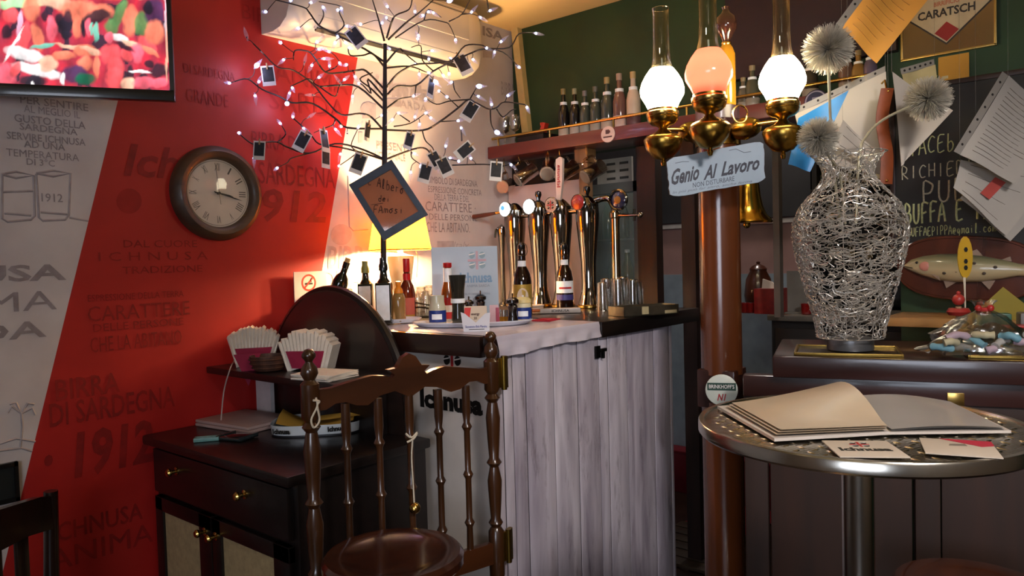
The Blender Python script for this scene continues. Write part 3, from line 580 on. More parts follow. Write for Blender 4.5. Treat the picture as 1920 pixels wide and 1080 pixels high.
# the picture on the screen: coloured grid (light given off by the screen itself)
def screen_picture():
    NX, NY = 210, 120
    x0, x1, z0, z1 = .0135, TWd-.0115, .0295, TH-.0135
    rnd = random.Random(3)
    blobs = []      # u, v (pixels of the photo crop, 340x200), rx, ry, angle, colour, softness
    K = lambda *a: blobs.append(a)
    red, pink, org, white, cream, dark, grn, teal, navy = (1, .10, .10), (1, .16, .24), (1, .33, .14), (1, .95, .95), (1, .8, .5), (.02, .015, .03), (.0, .28, .08), (.05, .6, .45), (.06, .03, .10)
    for q in [(40, 5, 70, 10, -5, (.55, 1, .5)), (105, 5, 45, 12, 12, cream), (60, 15, 18, 26, 0, org), (150, 20, 40, 22, 5, org), (190, 22, 25, 16, 0, org), (112, 40, 8, 18, 0, dark), (125, 45, 12, 28, 5, dark), (85, 30, 7, 12, 0, dark), (180, 32, 30, 14, -15, dark), (210, 50, 14, 16, 0, grn), (225, 25, 12, 30, 25, grn), (245, 40, 16, 30, 5, org), (265, 45, 14, 26, 0, grn), (290, 25, 20, 32, 0, navy), (278, 15, 10, 14, 0, dark),
              (20, 30, 18, 14, 0, red), (12, 60, 10, 14, 0, dark), (45, 70, 12, 30, 10, red), (70, 70, 12, 28, -15, org), (97, 55, 10, 26, 0, pink), (145, 50, 9, 25, 8, org), (165, 52, 6, 20, 0, pink), (155, 52, 4, 18, 0, dark), (180, 60, 5, 20, 0, teal), (172, 55, 3, 14, 0, teal), (125, 65, 10, 10, 0, dark),
              (36, 50, 5, 32, 8, (.95, .7, .95)), (25, 85, 3, 40, 30, white), (48, 102, 38, 13, 14, white), (70, 132, 50, 11, 14, white), (90, 120, 20, 16, 0, cream), (80, 86, 26, 5, -8, teal), (140, 88, 40, 4, 8, cream), (120, 104, 24, 10, 0, org), (160, 95, 22, 12, 0, org), (160, 118, 17, 14, 0, org), (172, 95, 22, 6, 20, cream), (225, 72, 18, 8, 18, white), (245, 82, 20, 6, 15, cream), (275, 85, 22, 14, 40, red), (280, 95, 24, 5, 32, org), (258, 100, 12, 20, 0, pink), (290, 60, 20, 25, 0, org), (235, 88, 22, 6, 25, dark),
              (205, 70, 8, 11, 0, pink), (208, 102, 20, 22, 0, red), (217, 125, 16, 20, 0, red), (215, 148, 17, 22, 0, red), (236, 103, 9, 14, -30, red), (182, 125, 6, 24, 0, org), (140, 140, 28, 18, 0, navy), (160, 148, 20, 12, 0, (.0, .12, .06)), (62, 152, 28, 10, 0, dark), (10, 140, 20, 24, 0, pink), (30, 130, 10, 16, 30, red), (245, 135, 8, 14, 0, dark), (300, 132, 22, 14, -15, dark), (280, 120, 10, 8, 0, dark), (262, 135, 22, 3, 5, white), (240, 158, 14, 14, 0, cream), (270, 155, 22, 12, 0, pink), (300, 155, 16, 10, 0, pink), (312, 95, 3, 60, 0, cream), (311, 30, 2, 40, 0, (.7, .9, 1)), (118, 148, 4, 12, 0, white), (62, 160, 3, 6, 0, white)]:
        cq = V(q[5]); warm = cq.x > .5 and cq.y < .9 or cq.y > .25 and cq.x < .3
        K(*q[:5], tuple(cq.lerp(V((1, .12, .16)), .38 if cq.x > .5 else .12)) if warm else q[5])
    for k in range(26): K(rnd.uniform(-130, 5), rnd.uniform(-90, 150), rnd.uniform(8, 30), rnd.uniform(6, 22), rnd.uniform(-40, 40), rnd.choice([red, pink, org, dark, cream, navy, white]))
    for k in range(16): K(rnd.uniform(-20, 315), rnd.uniform(-90, -8), rnd.uniform(10, 30), rnd.uniform(6, 18), rnd.uniform(-40, 40), rnd.choice([red, pink, org, dark, teal, grn, cream]))
    bb = B(); P = [[(x0+(x1-x0)*i/NX, -.0002+.002, z0+(z1-z0)*j/NY) for i in range(NX+1)] for j in range(NY+1)]
    bb.grid(P); me_o = part('screen_picture', bb, None, tv, smooth=False, weld=False)
    me = me_o.data; ca = me.color_attributes.new('picture', 'FLOAT_COLOR', 'POINT'); mw = MW[tv.name]
    for i, v in enumerate(me.vertices):
        px, py, _ = pix(mw @ v.co); n = noise.noise(V((px*.045, py*.03, 0)))
        sx, sy = px, py; px += 4*noise.noise(V((sx*.06, sy*.05, 4))); py += 4*noise.noise(V((sx*.06, sy*.05, 9)))
        c = V((.42+.5*n, .03, .06)) if n > -.25 else V((.05, .02, .04))
        for (u, w_, rx, ry, an, colr) in blobs:
            a = R(an); dx, dy = px-u, py-w_; ex = (dx*math.cos(a)+dy*math.sin(a))/rx; ey = (-dx*math.sin(a)+dy*math.cos(a))/ry
            d = ex*ex+ey*ey
            if d > 1.3: continue
            d += .22*noise.noise(V((px*.12, py*.09, u)))
            if d < 1.15:
                t = min(1, max(0, (1.15-d)/.6)); c = c.lerp(V(colr)*(.72+.5*ey*-.5+.2), t*.92)
        g = 1+.5*noise.noise(V((sx*.05, sy*.025, 2)))+.12*noise.noise(V((sx*.2, sy*.12, 7)))
        ca.data[i].color = (max(0, c.x*g), max(0, c.y*g), max(0, c.z*g), 1)
    m = bpy.data.materials.new('screen_light'); m.use_nodes = True; nt = m.node_tree; b = nt.nodes['Principled BSDF']
    at = nt.nodes.new('ShaderNodeAttribute'); at.attribute_name = 'picture'
    b.inputs['Base Color'].default_value = (.01, .01, .01, 1); b.inputs['Roughness'].default_value = .15
    nt.links.new(at.outputs['Color'], b.inputs['Emission Color']); b.inputs['Emission Strength'].default_value = 1.4
    me.materials.append(m)
screen_picture()
# ================================================================== wall clock
cp = atY(405, 363, YW)
ck = thing('wall_clock', 'round wall clock with brown wooden rim and roman numerals on the red wall', 'clock', (cp.x, YW, cp.z), rot=Matrix(((1, 0, 0), (0, 0, 1), (0, -1, 0))).transposed())
CR_ = .166
part('rim', B().lathe([(CR_, 0), (CR_, .012), (CR_-.006, .03), (CR_-.022, .042), (CR_-.034, .040), (CR_-.044, .030), (CR_-.048, .014)], 64, cap=False), wood('clock_rim_wood', '#3a281c', '#523c28', .5, .1, 'X', 6), ck)
part('dial', B().lathe([(0, .014), (CR_-.046, .014)], 48, cap=False), M('dial_paper', '#cfc4b4', .6, var=.05), ck)
NI = M('numeral_ink', '#5a544c', .6)
ROM = {1: 'I', 2: 'II', 3: 'III', 4: 'IIII', 5: 'V', 6: 'VI', 7: 'VII', 8: 'VIII', 9: 'IX', 10: 'X', 11: 'XI', 12: 'XII'}
mw = MW[ck.name]
for h in range(1, 13):
    a = R(90-30*h); r = .092; c0 = V((r*math.cos(a), r*math.sin(a), .0148)); up = V((math.cos(a), math.sin(a), 0)); rt = V((up.y, -up.x, 0)); wdt = .0075*len(ROM[h])*(.75 if h > 1 else .5)+.002
    lettering(ck, ROM[h], mw @ (c0-rt*wdt/2-up*.013), mw.to_3x3() @ (rt*wdt), mw.to_3x3() @ (up*.026), NI, 0, name='numeral')
part('minute_track', B().lathe([(.112, .0146), (.1135, .0146)], 60, cap=False), NI, ck)
lettering(ck, 'QUARTZ', mw @ V((-.014, .045, .0148)), mw.to_3x3() @ V((.028, 0, 0)), mw.to_3x3() @ V((0, .006, 0)), M('numeral_ink'), 0) if False else None
def hand(name, ang, L, w0, tail, z):
    a = R(90-ang); d = V((math.cos(a), math.sin(a), 0)); s = V((-d.y, d.x, 0)); o = V((0, 0, z))
    part(name, B().slab([o-d*tail-s*w0*.7, o+d*L*.7-s*w0, o+d*L, o+d*L*.7+s*w0, o-d*tail+s*w0*.7], (0, 0, .0012)), M('black_hand', '#14110f', .4), ck)
hand('minute_hand', 105, .092, .0022, .018, .020); hand('hour_hand', 101, .058, .0034, .014, .018); hand('second_hand', -6, .10, .0006, .04, .0225)
part('hub', B().lathe([(.005, .014), (.005, .0245), (0, .025)], 16), M('black_hand'), ck)
part('glass', B().lathe([(CR_-.043, .0295), (.08, .0335), (0, .035)], 48, cap=False), thin_glass('clock_glass', body=.003, edge=.2), ck)
# small framed blackboard low on the mural
p = atY(-30, 952, YW-.001); q = atY(31, 864, YW-.001)
t = thing('framed_blackboard', 'small black framed board low on the lettered wall behind the chair', 'board', (p.x, YW, p.z))
part('frame', B().bx((p.x, YW-.016, p.z), (q.x, YW-.001, p.z+.012)).bx((p.x, YW-.016, q.z-.012), (q.x, YW-.001, q.z)).bx((p.x, YW-.016, p.z), (p.x+.01, YW-.001, q.z)).bx((q.x-.01, YW-.016, p.z), (q.x, YW-.001, q.z)), M('black_frame', '#0c0a0a', .4), t, world=True)
part('slate', B().bx((p.x+.008, YW-.008, p.z+.01), (q.x-.008, YW-.001, q.z-.01)), M('slate', '#0f1413', .7), t, world=True)
# ================================================================== air conditioner
AX0, AX1, AZ0, AZ1 = 1.545, 2.555, 2.245, 2.535
AW = M('ac_white', '#cdc3b2', .4, var=.03); 
ac = thing('air_conditioner', 'cream wall mounted air conditioner with rounded front behind the lit tree', 'air conditioner', (AX0, YW, AZ0))
prof = [(0, 0), (.08, -.004), (.13, .004), (.175, .03), (.195, .07), (.20, .12), (.195, .22), (.18, .27), (.15, .29), (0, .29)]
def ac_sec(x, s=1.0): return [(x, YW-d*s-.001, AZ0+z) for d, z in prof]
bb = B(); secs = [ac_sec(AX0, .93), ac_sec(AX0+.02), ac_sec(AX0+.09), ac_sec(AX1-.09), ac_sec(AX1-.02), ac_sec(AX1, .93)]
bb.grid([[V(p) for p in s] for s in secs]); bb.poly([V(p) for p in secs[0]]); bb.poly([V(p) for p in secs[-1]])
part('body', bb, AW, ac, world=True)
part('front_panel', B().bx((AX0+.10, YW-.206, AZ0+.125), (AX1-.10, YW-.195, AZ0+.235), .004), AW, ac, world=True)
for z in (.245, .26, .275): part('grille_slat', B().bx((AX0+.10, YW-.196+(z-.245)*.8, AZ0+z), (AX1-.10, YW-.18+(z-.245)*.8, AZ0+z+.005)), M('ac_slat_beige', '#a89f90', .5), ac, world=True)  # slats in a darker beige than the body
fr = Matrix.Rotation(R(-28), 3, 'X')
part('outlet_slot', B().box(((AX0+AX1)/2, YW-.155, AZ0+.016), (AX1-AX0-.26, .018, .010), fr), M('dark_slot', '#15110f', .6), ac, world=True)
part('air_flap', B().box(((AX0+AX1)/2, YW-.172, AZ0+.036), (AX1-AX0-.24, .052, .006), Matrix.Rotation(R(-52), 3, 'X'), .002), AW, ac, world=True)
part('status_light', B().box((AX1-.12, YW-.168, AZ0+.028), (.006, .006, .006)), M('red_led', '#a02010', .4, var=0, emit='#ff4020', es=1.5), ac, world=True)
# ================================================================== light tree
TREE = V((1.885, 2.243, ZB))
TD = (TREE-CAMP).dot(CF)
BRK = M('bark_black', '#140d0b', .6, var=.2, scale=60)
tree = thing('light_tree', 'black wire tree with blue-white flame shaped lights standing on the bar', 'light tree', TREE)
ttop = atD(722, 82, TD-.05)
part('trunk', B().tube([TREE+V((0, 0, .01)), atD(719, 450, TD), atD(721, 300, TD-.01), ttop], [.012, .0115, .0105, .007], 10), BRK, tree, world=True)
part('foot_plate', B().lathe([(.034, 0), (.034, .012), (.012, .02)], 24), BRK, tree)
c3 = lambda *a: [(420+x/3.375, y/3.375) for x, y in a]
c4 = lambda *a: [(700+x/3.375, y/3.375) for x, y in a]
BR = [c3((1010, 815), (780, 808), (705, 750), (560, 655), (430, 650), (350, 610), (240, 565), (150, 500), (70, 515)),
      c3((1010, 825), (930, 740), (860, 718), (740, 725), (650, 640), (560, 530), (440, 445), (340, 425), (250, 340), (185, 275)),
      c3((1010, 560), (900, 450), (840, 445), (730, 460), (640, 455), (570, 360), (530, 325), (450, 320), (440, 380)),
      c3((1010, 690), (850, 550), (720, 540), (600, 545), (540, 500), (480, 520), (425, 545)),
      c3((1010, 1010), (850, 960), (720, 930), (600, 910), (540, 840), (440, 750)),
      c3((1010, 1005), (860, 940), (700, 910), (540, 970), (400, 930), (340, 900), (260, 900), (180, 910), (95, 845)),
      c3((1012, 390), (890, 310), (700, 215), (600, 160), (540, 80), (500, 45), (330, 0)),
      c3((1010, 610), (910, 500), (930, 590), (880, 540), (850, 525)),
      c3((1010, 640), (930, 560), (860, 500), (940, 460)),
      c3((1015, 260), (980, 130), (940, 0)), c3((1030, 240), (1060, 140), (1090, 95), (1170, 60), (1190, 0)),
      c3((1012, 420), (940, 340), (880, 350), (800, 350), (785, 300)), c3((640, 455), (700, 430), (735, 395)), c3((600, 545), (700, 610), (725, 555), (750, 515)), c3((705, 750), (690, 790), (640, 810), (570, 840)),
      c3((600, 160), (630, 100), (620, 45)), c3((700, 215), (760, 160), (730, 80), (740, 40), (600, 10)), c3((340, 900), (390, 850), (365, 795)), c3((540, 970), (430, 1000), (400, 1030), (345, 1058)), c3((850, 960), (800, 1000), (735, 1045)), c3((850, 960), (805, 920), (845, 820)),
      c4((78, 560), (150, 470), (260, 410), (390, 400), (500, 380), (580, 290), (680, 285), (712, 300)),
      c4((78, 610), (150, 545), (270, 540), (380, 450), (500, 390), (620, 335), (700, 310), (860, 300), (920, 215), (1012, 208)),
      c4((78, 822), (310, 825), (420, 770), (540, 680), (600, 630), (650, 650), (730, 690), (780, 680), (830, 645), (960, 662)),
      c4((75, 1010), (250, 945), (330, 940), (380, 990), (440, 1000), (540, 1020)), c4((310, 828), (330, 890), (375, 935), (390, 985)),
      c4((95, 250), (200, 150), (290, 80), (380, 0)), c4((80, 690), (160, 630), (240, 612)), c4((140, 240), (320, 130), (450, 140), (485, 165), (518, 240)), c4((320, 130), (350, 60), (430, 110)),
      c4((480, 135), (560, 90), (610, 0)), c4((700, 310), (820, 330), (928, 430)), c4((780, 690), (820, 740), (870, 700), (905, 690)), c4((740, 690), (745, 780), (768, 830)), c4((420, 770), (510, 765)), c4((600, 630), (480, 640), (400, 660), (330, 620)),
      c4((560, 890), (555, 800)), c4((78, 400), (160, 310), (200, 340), (280, 405)), c4((270, 540), (262, 620)), c4((380, 450), (310, 380), (300, 290), (240, 300)), c4((78, 430), (230, 420), (330, 455)), c4((230, 770), (150, 715)), c4((130, 800), (235, 780), (325, 720)), c4((540, 680), (470, 615)), c4((500, 390), (480, 370)), c4((610, 630), (655, 550)), c4((560, 90), (612, 86)), c4((720, 0), (730, 70)), c4((505, 515), (515, 570), (550, 620)), c4((500, 1045), (700, 1040), (820, 1050), (870, 1035)), c4((240, 960), (245, 1000), (300, 1040))]
BULBS = [(464, 74, 0), (478, 127, 2), (432, 156, 1), (484, 156, 1), (478, 176, 1), (538, 194, 2), (547, 163, 1), (544, 172, 1), (527, 81, 1), (534, 110, 1), (500, 22, 1), (543, 3, 1), (580, 6, 1), (605, 12, 1), (639, 13, 1), (634, 18, 1), (562, 52, 1), (648, 49, 1), (679, 46, 1), (632, 65, 1), (630, 77, 1), (645, 78, 1), (592, 81, 1), (595, 93, 1), (620, 98, 1), (604, 110, 1), (586, 120, 1), (596, 147, 1), (618, 127, 1), (636, 117, 1), (651, 121, 1), (664, 141, 1), (644, 151, 1), (672, 156, 1), (639, 157, 0), (589, 178, 0), (661, 178, 1), (549, 221, 1), (577, 221, 0), (527, 233, 1), (567, 239, 1), (447, 249, 1), (476, 293, 1), (521, 314, 1), (627, 240, 1), (641, 237, 1), (651, 247, 0), (670, 241, 1), (639, 286, 1), (636, 310, 1), (728, 15, 1), (725, 36, 1), (715, 46, 1), (733, 93, 1), (773, 181, 1), (713, 218, 1), (744, 212, 1), (738, 222, 1), (653, 89, 1), (570, 120, 0),
         (778, 25, 1), (795, 28, 1), (801, 22, 1), (810, 22, 1), (784, 64, 1), (784, 76, 1), (839, 3, 2), (882, 25, 1), (898, 31, 1), (916, 21, 1), (854, 73, 1), (842, 108, 1), (804, 114, 1), (807, 95, 1), (783, 120, 1), (786, 136, 1), (801, 135, 1), (829, 139, 1), (842, 135, 1), (885, 110, 1), (881, 120, 1), (910, 89, 1), (928, 95, 1), (937, 80, 1), (1002, 62, 1), (975, 127, 1), (813, 150, 2), (824, 170, 1), (848, 153, 1), (798, 184, 1), (839, 182, 1), (893, 162, 2), (894, 179, 1), (922, 199, 1), (950, 181, 1), (987, 199, 1), (928, 246, 2), (777, 222, 1), (796, 213, 1), (787, 230, 1), (805, 219, 1), (856, 227, 1), (863, 237, 1), (835, 277, 1), (875, 292, 1), (884, 299, 1), (789, 308, 2), (775, 287, 1), (841, 296, 1), (860, 302, 1), (823, 308, 1), (956, 307, 1), (770, 320, 1)]
rnd = random.Random(11)
bpts = []      # (px, py, depth, tangent)
def ymax_depth(px, py):    # keep clear of the wall
    r = ray(px, py); d = (YW-.045)/r.y
    if (CAMP+r*d).z > 2.17: d = (YW-.235)/r.y
    return d
for bi, pl in enumerate(BR):
    sm = smooth_pts([V((x, y, 0)) for x, y in pl], 4)
    near = min(bpts, key=lambda q: (q[0]-sm[0].x)**2+(q[1]-sm[0].y)**2) if bpts and abs(sm[0].x-721) > 14 else None
    d0 = near[2] if near else TD
    amp = rnd.uniform(-.26, .13); L = max(1, len(sm)-1); pts, rr = [], []
    ln = sum((sm[k+1]-sm[k]).length for k in range(L)); amp *= min(1, ln/200)
    for k, q in enumerate(sm):
        t = k/L; dz = d0+amp*math.sin(t*1.4)+.008*math.sin(k*1.7+bi)
        dz = min(dz, ymax_depth(q.x, q.y)-.015)
        pts.append(atD(q.x, q.y, dz)); base = .0036 if near is None else .0022; rr.append(base*(1-.6*t)+.0007); bpts.append((q.x, q.y, dz))
    part('branch', B().tube(pts, rr, 6), BRK, tree, world=True)
LED_C = M('led_cover', '#d9d4e6', .15, var=0, alpha=.16, emit='#b8b4ff', es=.06); LED_L = M('led_light', '#ffffff', .3, var=0, emit='#b4c0ff', es=14); LED_B = M('led_socket', '#17110f', .5)
b = B().lathe([(0, -.006), (.0032, -.004), (.0034, .004), (.006, .012), (.0062, .018), (.004, .028), (.0018, .036), (0, .041)], 8, cap=False); cover_me = mesh_of(b, 'bulb', LED_C)
core_me = mesh_of(B().ball((0, 0, .006), .0042, seg=8, ring=6), 'light_core', LED_L); core_big = mesh_of(B().ball((0, 0, .010), .0075, (1, 1, 1.3), seg=8, ring=6), 'light_core', LED_L); core_off = mesh_of(B().ball((0, 0, .006), .003, seg=6, ring=4), 'light_core', LED_B)
inv = MW[tree.name].inverted()
for (px, py, st) in BULBS:
    cand = [q for q in bpts]
    q = min(cand, key=lambda q: (q[0]-px)**2+(q[1]-py)**2); dist = math.hypot(q[0]-px, q[1]-py)
    dz = min(q[2]+rnd.uniform(-.04, .03)*min(1, dist/20), ymax_depth(px, py)-.02)
    base = atD(px, py, dz); a = atD(q[0], q[1], q[2])
    dr_ = base-a
    if dr_.length < .004: dr_ = V((rnd.uniform(-1, 1), rnd.uniform(-1, .2), rnd.uniform(-.8, .6)))
    dr_.normalize(); dr_ = (dr_+V((rnd.uniform(-.6, .6), rnd.uniform(-.6, .3), rnd.uniform(-.6, .4)))).normalized()
    if dist > 3:
        mid = (a+base)/2+V((rnd.uniform(-1, 1), rnd.uniform(-1, .3), rnd.uniform(-1, 1)))*.15*(base-a).length
        part('twig', B().tube(smooth_pts([a, mid, base], 3), .0014, 5), BRK, tree, world=True)
    mt = inv @ Matrix.Translation(base) @ dr_.to_track_quat('Z', 'Y').to_matrix().to_4x4()
    o = bpy.data.objects.new('bulb', cover_me); C.objects.link(o); o.parent = tree; o.matrix_local = mt @ Matrix.Scale(1.1, 4); 
    c = bpy.data.objects.new('light_core', core_off if st == 0 else core_big if st == 2 else core_me); C.objects.link(c); c.parent = o
    MW[o.name] = MW[tree.name]
for px, py, e in ((478, 127, .35), (538, 194, .35), (600, 110, .3), (813, 150, .3), (893, 165, .3), (640, 240, .25), (800, 300, .3), (790, 40, .25)):
    lamp('led_glow', 'POINT', atD(px, py, min(TD, ymax_depth(px, py)-.05)), e, (.62, .62, 1.0), .02)
# ================================================================== instant photos clipped on the tree
PW, PH_ = .046, .073
CARD = M('photo_card', '#cfc9c4', .4, var=.04)
PIC = [M('photo_print_%d' % i, c, .6, var=.7, scale=60) for i, c in enumerate(('#141218', '#1b1a26', '#221d20', '#0e0d11'))]
PEG = wood('peg_wood', '#8a6a45', '#b08e62', .6, 0, 'Z')
PHO = [(503, 142, 8, 10, 1.0, 'hanging at the branch tip nearest the television'), (668, 70, 38, 0, 1.12, 'turned like a diamond in front of the air conditioner'), (868, 121, 30, 15, 1.15, 'dark and tilted, clipped over the end of the air conditioner'), (486, 282, -3, 0, .92, 'hanging close beside the wall clock'), (566, 265, -28, 0, 1.05, 'tilted on the red band, next to two edge-on photos'),
       (609, 264, 8, 72, 1.2, 'seen nearly edge-on with a dark face on the red band'), (611, 296, 0, 66, 1.1, 'hanging narrow and dark below another edge-on photo'), (672, 307, -20, 10, 1.1, 'just above the framed orange sign'), (689, 247, -6, 74, 1.0, 'edge-on against the pale band beside the trunk'), (767, 264, -14, 45, .9, 'half turned, close to the trunk under a low branch'), (808, 165, -8, 68, 1.05, 'edge-on and dark with a bright light on its top'), (881, 208, -32, 0, 1.05, 'turned like a diamond beside bright blue lights'), (871, 283, -50, 10, 1.0, 'leaning far over near the overhead shelf end'),
       (817, 300, 30, 15, .95, 'uppermost of three overlapping photos'), (834, 313, 26, 0, 1.0, 'bluish, middle one of three overlapping photos'), (797, 325, -14, 20, 1.0, 'lowest of three overlapping photos by the orange sign'), (930, 321, -4, 10, 1.0, 'hanging upright beside the glass mugs')]
for i, (px, py, rz, ry, s, lab) in enumerate(PHO):
    q = min(bpts, key=lambda q: (q[0]-px)**2+(q[1]-py)**2); d = min(q[2]-.012, ymax_depth(px, py)-.05)
    if i in (14,): d -= .012
    if i in (13,): d -= .03
    m3 = CB @ Matrix.Rotation(R(rz), 3, 'Z') @ Matrix.Rotation(R(ry), 3, 'Y')
    t = thing('instant_photo', 'white bordered instant photo '+lab, 'photo', atD(px, py, d), group='instant photos clipped to the lit tree', rot=m3, scale=s)
    part('card', B().bx((-PW/2, -PH_/2, -.0004), (PW/2, PH_/2, .0004)), CARD, t, smooth=False)
    part('print', B().bx((-PW/2+.004, -PH_/2+.015, .0004), (PW/2-.004, PH_/2-.006, .0008)), PIC[i % 4], t, smooth=False)
    part('peg', B().box((0, PH_/2-.003, .003), (.005, .024, .005), bev=.001), PEG, t)
# ================================================================== framed orange sign on the trunk
cn = [atD(x, y, TD-.045) for x, y in ((655, 347), (735, 300), (803, 403), (720, 452))]   # left, top, right, bottom
cc = sum(cn, V())/4
t = thing('hanging_sign', 'orange handwritten paper sign in slate blue frame hung askew on the tree trunk', 'sign', cc)
nrm = ((cn[1]-cn[0]).cross(cn[3]-cn[0])).normalized()
if nrm.dot(CAMP-cc) < 0: nrm = -nrm
SLB = M('slate_blue_frame', '#2d3a4a', .5, var=.15, scale=30)
inn = [cc+(p-cc)*.76 for p in cn]
for k in range(4):
    j = (k+1) % 4; part('frame_side', B().slab([cn[k], cn[j], inn[j], inn[k]], nrm*.010), SLB, t, world=True)
part('paper', B().slab([cc+(p-cc)*.80 for p in cn], nrm*.004), M('orange_paper', '#a8623c', .6, var=.1), t, world=True)
part('plastic_cover', B().slab([cc+(p-cc)*.79+nrm*.0045 for p in cn], nrm*.0005), thin_glass('clear_cover', body=.03, edge=.4), t, world=True)
INK = M('marker_ink', '#2a1512', .7)
def at_sign(px, py): r = ray(px, py); return CAMP+r*((cc+nrm*.0056-CAMP).dot(nrm)/r.dot(nrm))
for s, a, b_, h in (("L'Albero", (690, 345), (758, 364), 17), ('dei', (709, 377), (732, 378), 11), ('FAmosi', (700, 399), (758, 400), 14)):
    O, E, T = at_sign(*a), at_sign(*b_), at_sign(a[0]+1, a[1]-h); handwriting(t, s, O, E-O, T-O, INK, .0014, nrm*.0003)
part('underline', B().tube([at_sign(696, 384), at_sign(718, 381)], .0008, 4), INK, t, world=True)
# ================================================================== things on the bar
CLEAR = thin_glass('clear_glass', '#f0f0ee', .16, 1.0, .03)
BROWN = M('brown_glass', '#1a0a05', .06, var=0, coat=.6); DGREEN = M('dark_green_glass', '#0d0f06', .08, var=0, coat=.5)
CHROME = M('chrome', '#8a8680', .05, 1.0, var=0); BLACKP = M('black_gloss_plastic', '#0c0909', .25, coat=.5); LABELW = M('white_label', '#e4e9ef', .5, var=.06, scale=60)
GOLDL = M('gold_label', '#a98a3a', .4, .3, var=.15, scale=50); REDP = M('red_plastic', '#a31218', .35); AMBER = M('amber_sauce', '#8a4208', .2, var=.1, coat=.5); CREAMS = M('cream_sauce', '#d4c9a4', .4); BLUEL = M('blue_label', '#15307a', .4); WHITEP = M('white_porcelain', '#c9ccd8', .15, coat=.4, var=.03)
def L_(prof, seg=24): return B().lathe(prof, seg)
def onbar(px, py, z=ZB): return atZ(px, py, z)
FACE = math.atan2(-CF.y, -CF.x)            # direction towards the camera, as a yaw
def lblpatch(r, z0, z1, spread=100, seg=12):
    """curved label patch facing local -Y"""
    return B().lathe([(r, z0), (r, z1)], seg, cap=False, a0=-90-spread/2, a1=-90+spread/2)
CAMYAW = YAW-math.pi/2                      # local -Y towards the camera
def bottle(name, label, cat, loc, parts, group=None, rz=None, rot=None):
    t = thing(name, label, cat, loc, CAMYAW if rz is None else rz, group, rot)
    for nm, b, m, *lb in parts: part(nm, b, m, t, label=lb[0] if lb else None)
    return t
# trays
def oval(a, b, z, n=36): return [(a*math.cos(2*math.pi*k/n), b*math.sin(2*math.pi*k/n), z) for k in range(n)]
def oval_tray(loc, a, b, label):
    t = thing('serving_dish', label, 'tray', loc, CAMYAW, 'white oval trays on the bar')
    bb = B(); rings = [oval(a*.86, b*.86, .001), oval(a*.9, b*.9, .001), oval(a, b, .013), oval(a*1.0, b*1.0, .016), oval(a*.97, b*.97, .016), oval(a*.88, b*.88, .005)]
    bb.grid([r+[r[0]] for r in rings]); bb.poly(rings[-1]); bb.poly(rings[0])
    part('dish', bb, WHITEP, t); return t
trA = V((1.79, 2.10, ZB+.003)); oval_tray(trA, .118, .078, 'white oval tray under the oil bottles')
trB = V((1.83, 1.72, ZB+.003)); oval_tray(trB, .205, .10, 'white oval tray under the sauce bottles')
ZT = ZB+.0085
# oil bottles
SQ = lambda w, z0, z1, bev=.006: B().box((0, 0, (z0+z1)/2), (w, w, z1-z0), bev=bev)
def oil(px, py, label, capm, capz, z=ZB):
    p = onbar(px, py, z)
    return bottle('oil_bottle', label, 'bottle', p, [('body', SQ(.055, .001, .145).lathe([(.024, .145), (.014, .16), (.012, .185)], 20), DGREEN), ('front_label', B().bx((-.023, -.0285, .012), (.023, -.0277, .135)), LABELW, 'white oil label'), ('stopper', L_([(.013, .185), (.016, .187), (.016, .205), (.012, .215), (.012, .232)]), capm)], 'square oil bottles')
oil(688, 601, 'square dark oil bottle with white label and olive green stopper', M('olive_cap', '#6e7030', .4), .2)
oil(722, 606, 'square dark oil bottle with white label and black pourer on the oval tray', BLACKP, .2, ZT)
RGL = M('red_amber_glass', '#5a1a08', .08, var=.1, coat=.6)
bottle('liqueur_bottle', 'tall amber bottle with long red capsule and red label', 'bottle', onbar(765, 599, ZB+.001), [('body', L_([(.030, 0), (.032, .004), (.032, .10), (.026, .13), (.014, .155), (.012, .19)]), RGL), ('capsule', L_([(.0125, .185), (.0135, .187), (.0135, .232), (.0125, .236), (0, .236)]), REDP), ('label_band', lblpatch(.0325, .02, .085, 130), M('pale_red_label', '#b0584e', .5)), ('neck_label', lblpatch(.0150, .150, .178, 150), REDP), ('foot_label', lblpatch(.0326, .004, .02, 130), GOLDL)])
bottle('spray_bottle', 'small clear condiment bottle with orange nozzle', 'bottle', onbar(749, 603, ZT), [('body', L_([(.022, .001), (.024, .004), (.024, .085), (.019, .10), (.014, .105)]), M('straw_bottle', '#8a6a3c', .12, var=.1, coat=.4)), ('nozzle', L_([(.016, .102), (.017, .105), (.014, .118), (.008, .126), (.010, .132), (.010, .145), (0, .147)]), M('orange_plastic', '#d8801c', .4))])
bottle('ketchup_bottle', 'amber sauce bottle with red cap and red and white label', 'bottle', onbar(842, 602, ZB+.001), [('body', L_([(.026, 0), (.028, .004), (.028, .085), (.024, .115), (.014, .15), (.0125, .20)]), AMBER), ('cap', L_([(.0145, .198), (.016, .2), (.016, .215), (0, .217)]), REDP), ('neck_label', lblpatch(.0155, .145, .195, 200), LABELW), ('red_label', lblpatch(.0285, .06, .088, 200), REDP), ('white_label', lblpatch(.0285, .035, .06, 200), LABELW), ('lower_label', lblpatch(.0285, .008, .035, 200), M('pink_red_label', '#c0303a', .5))])
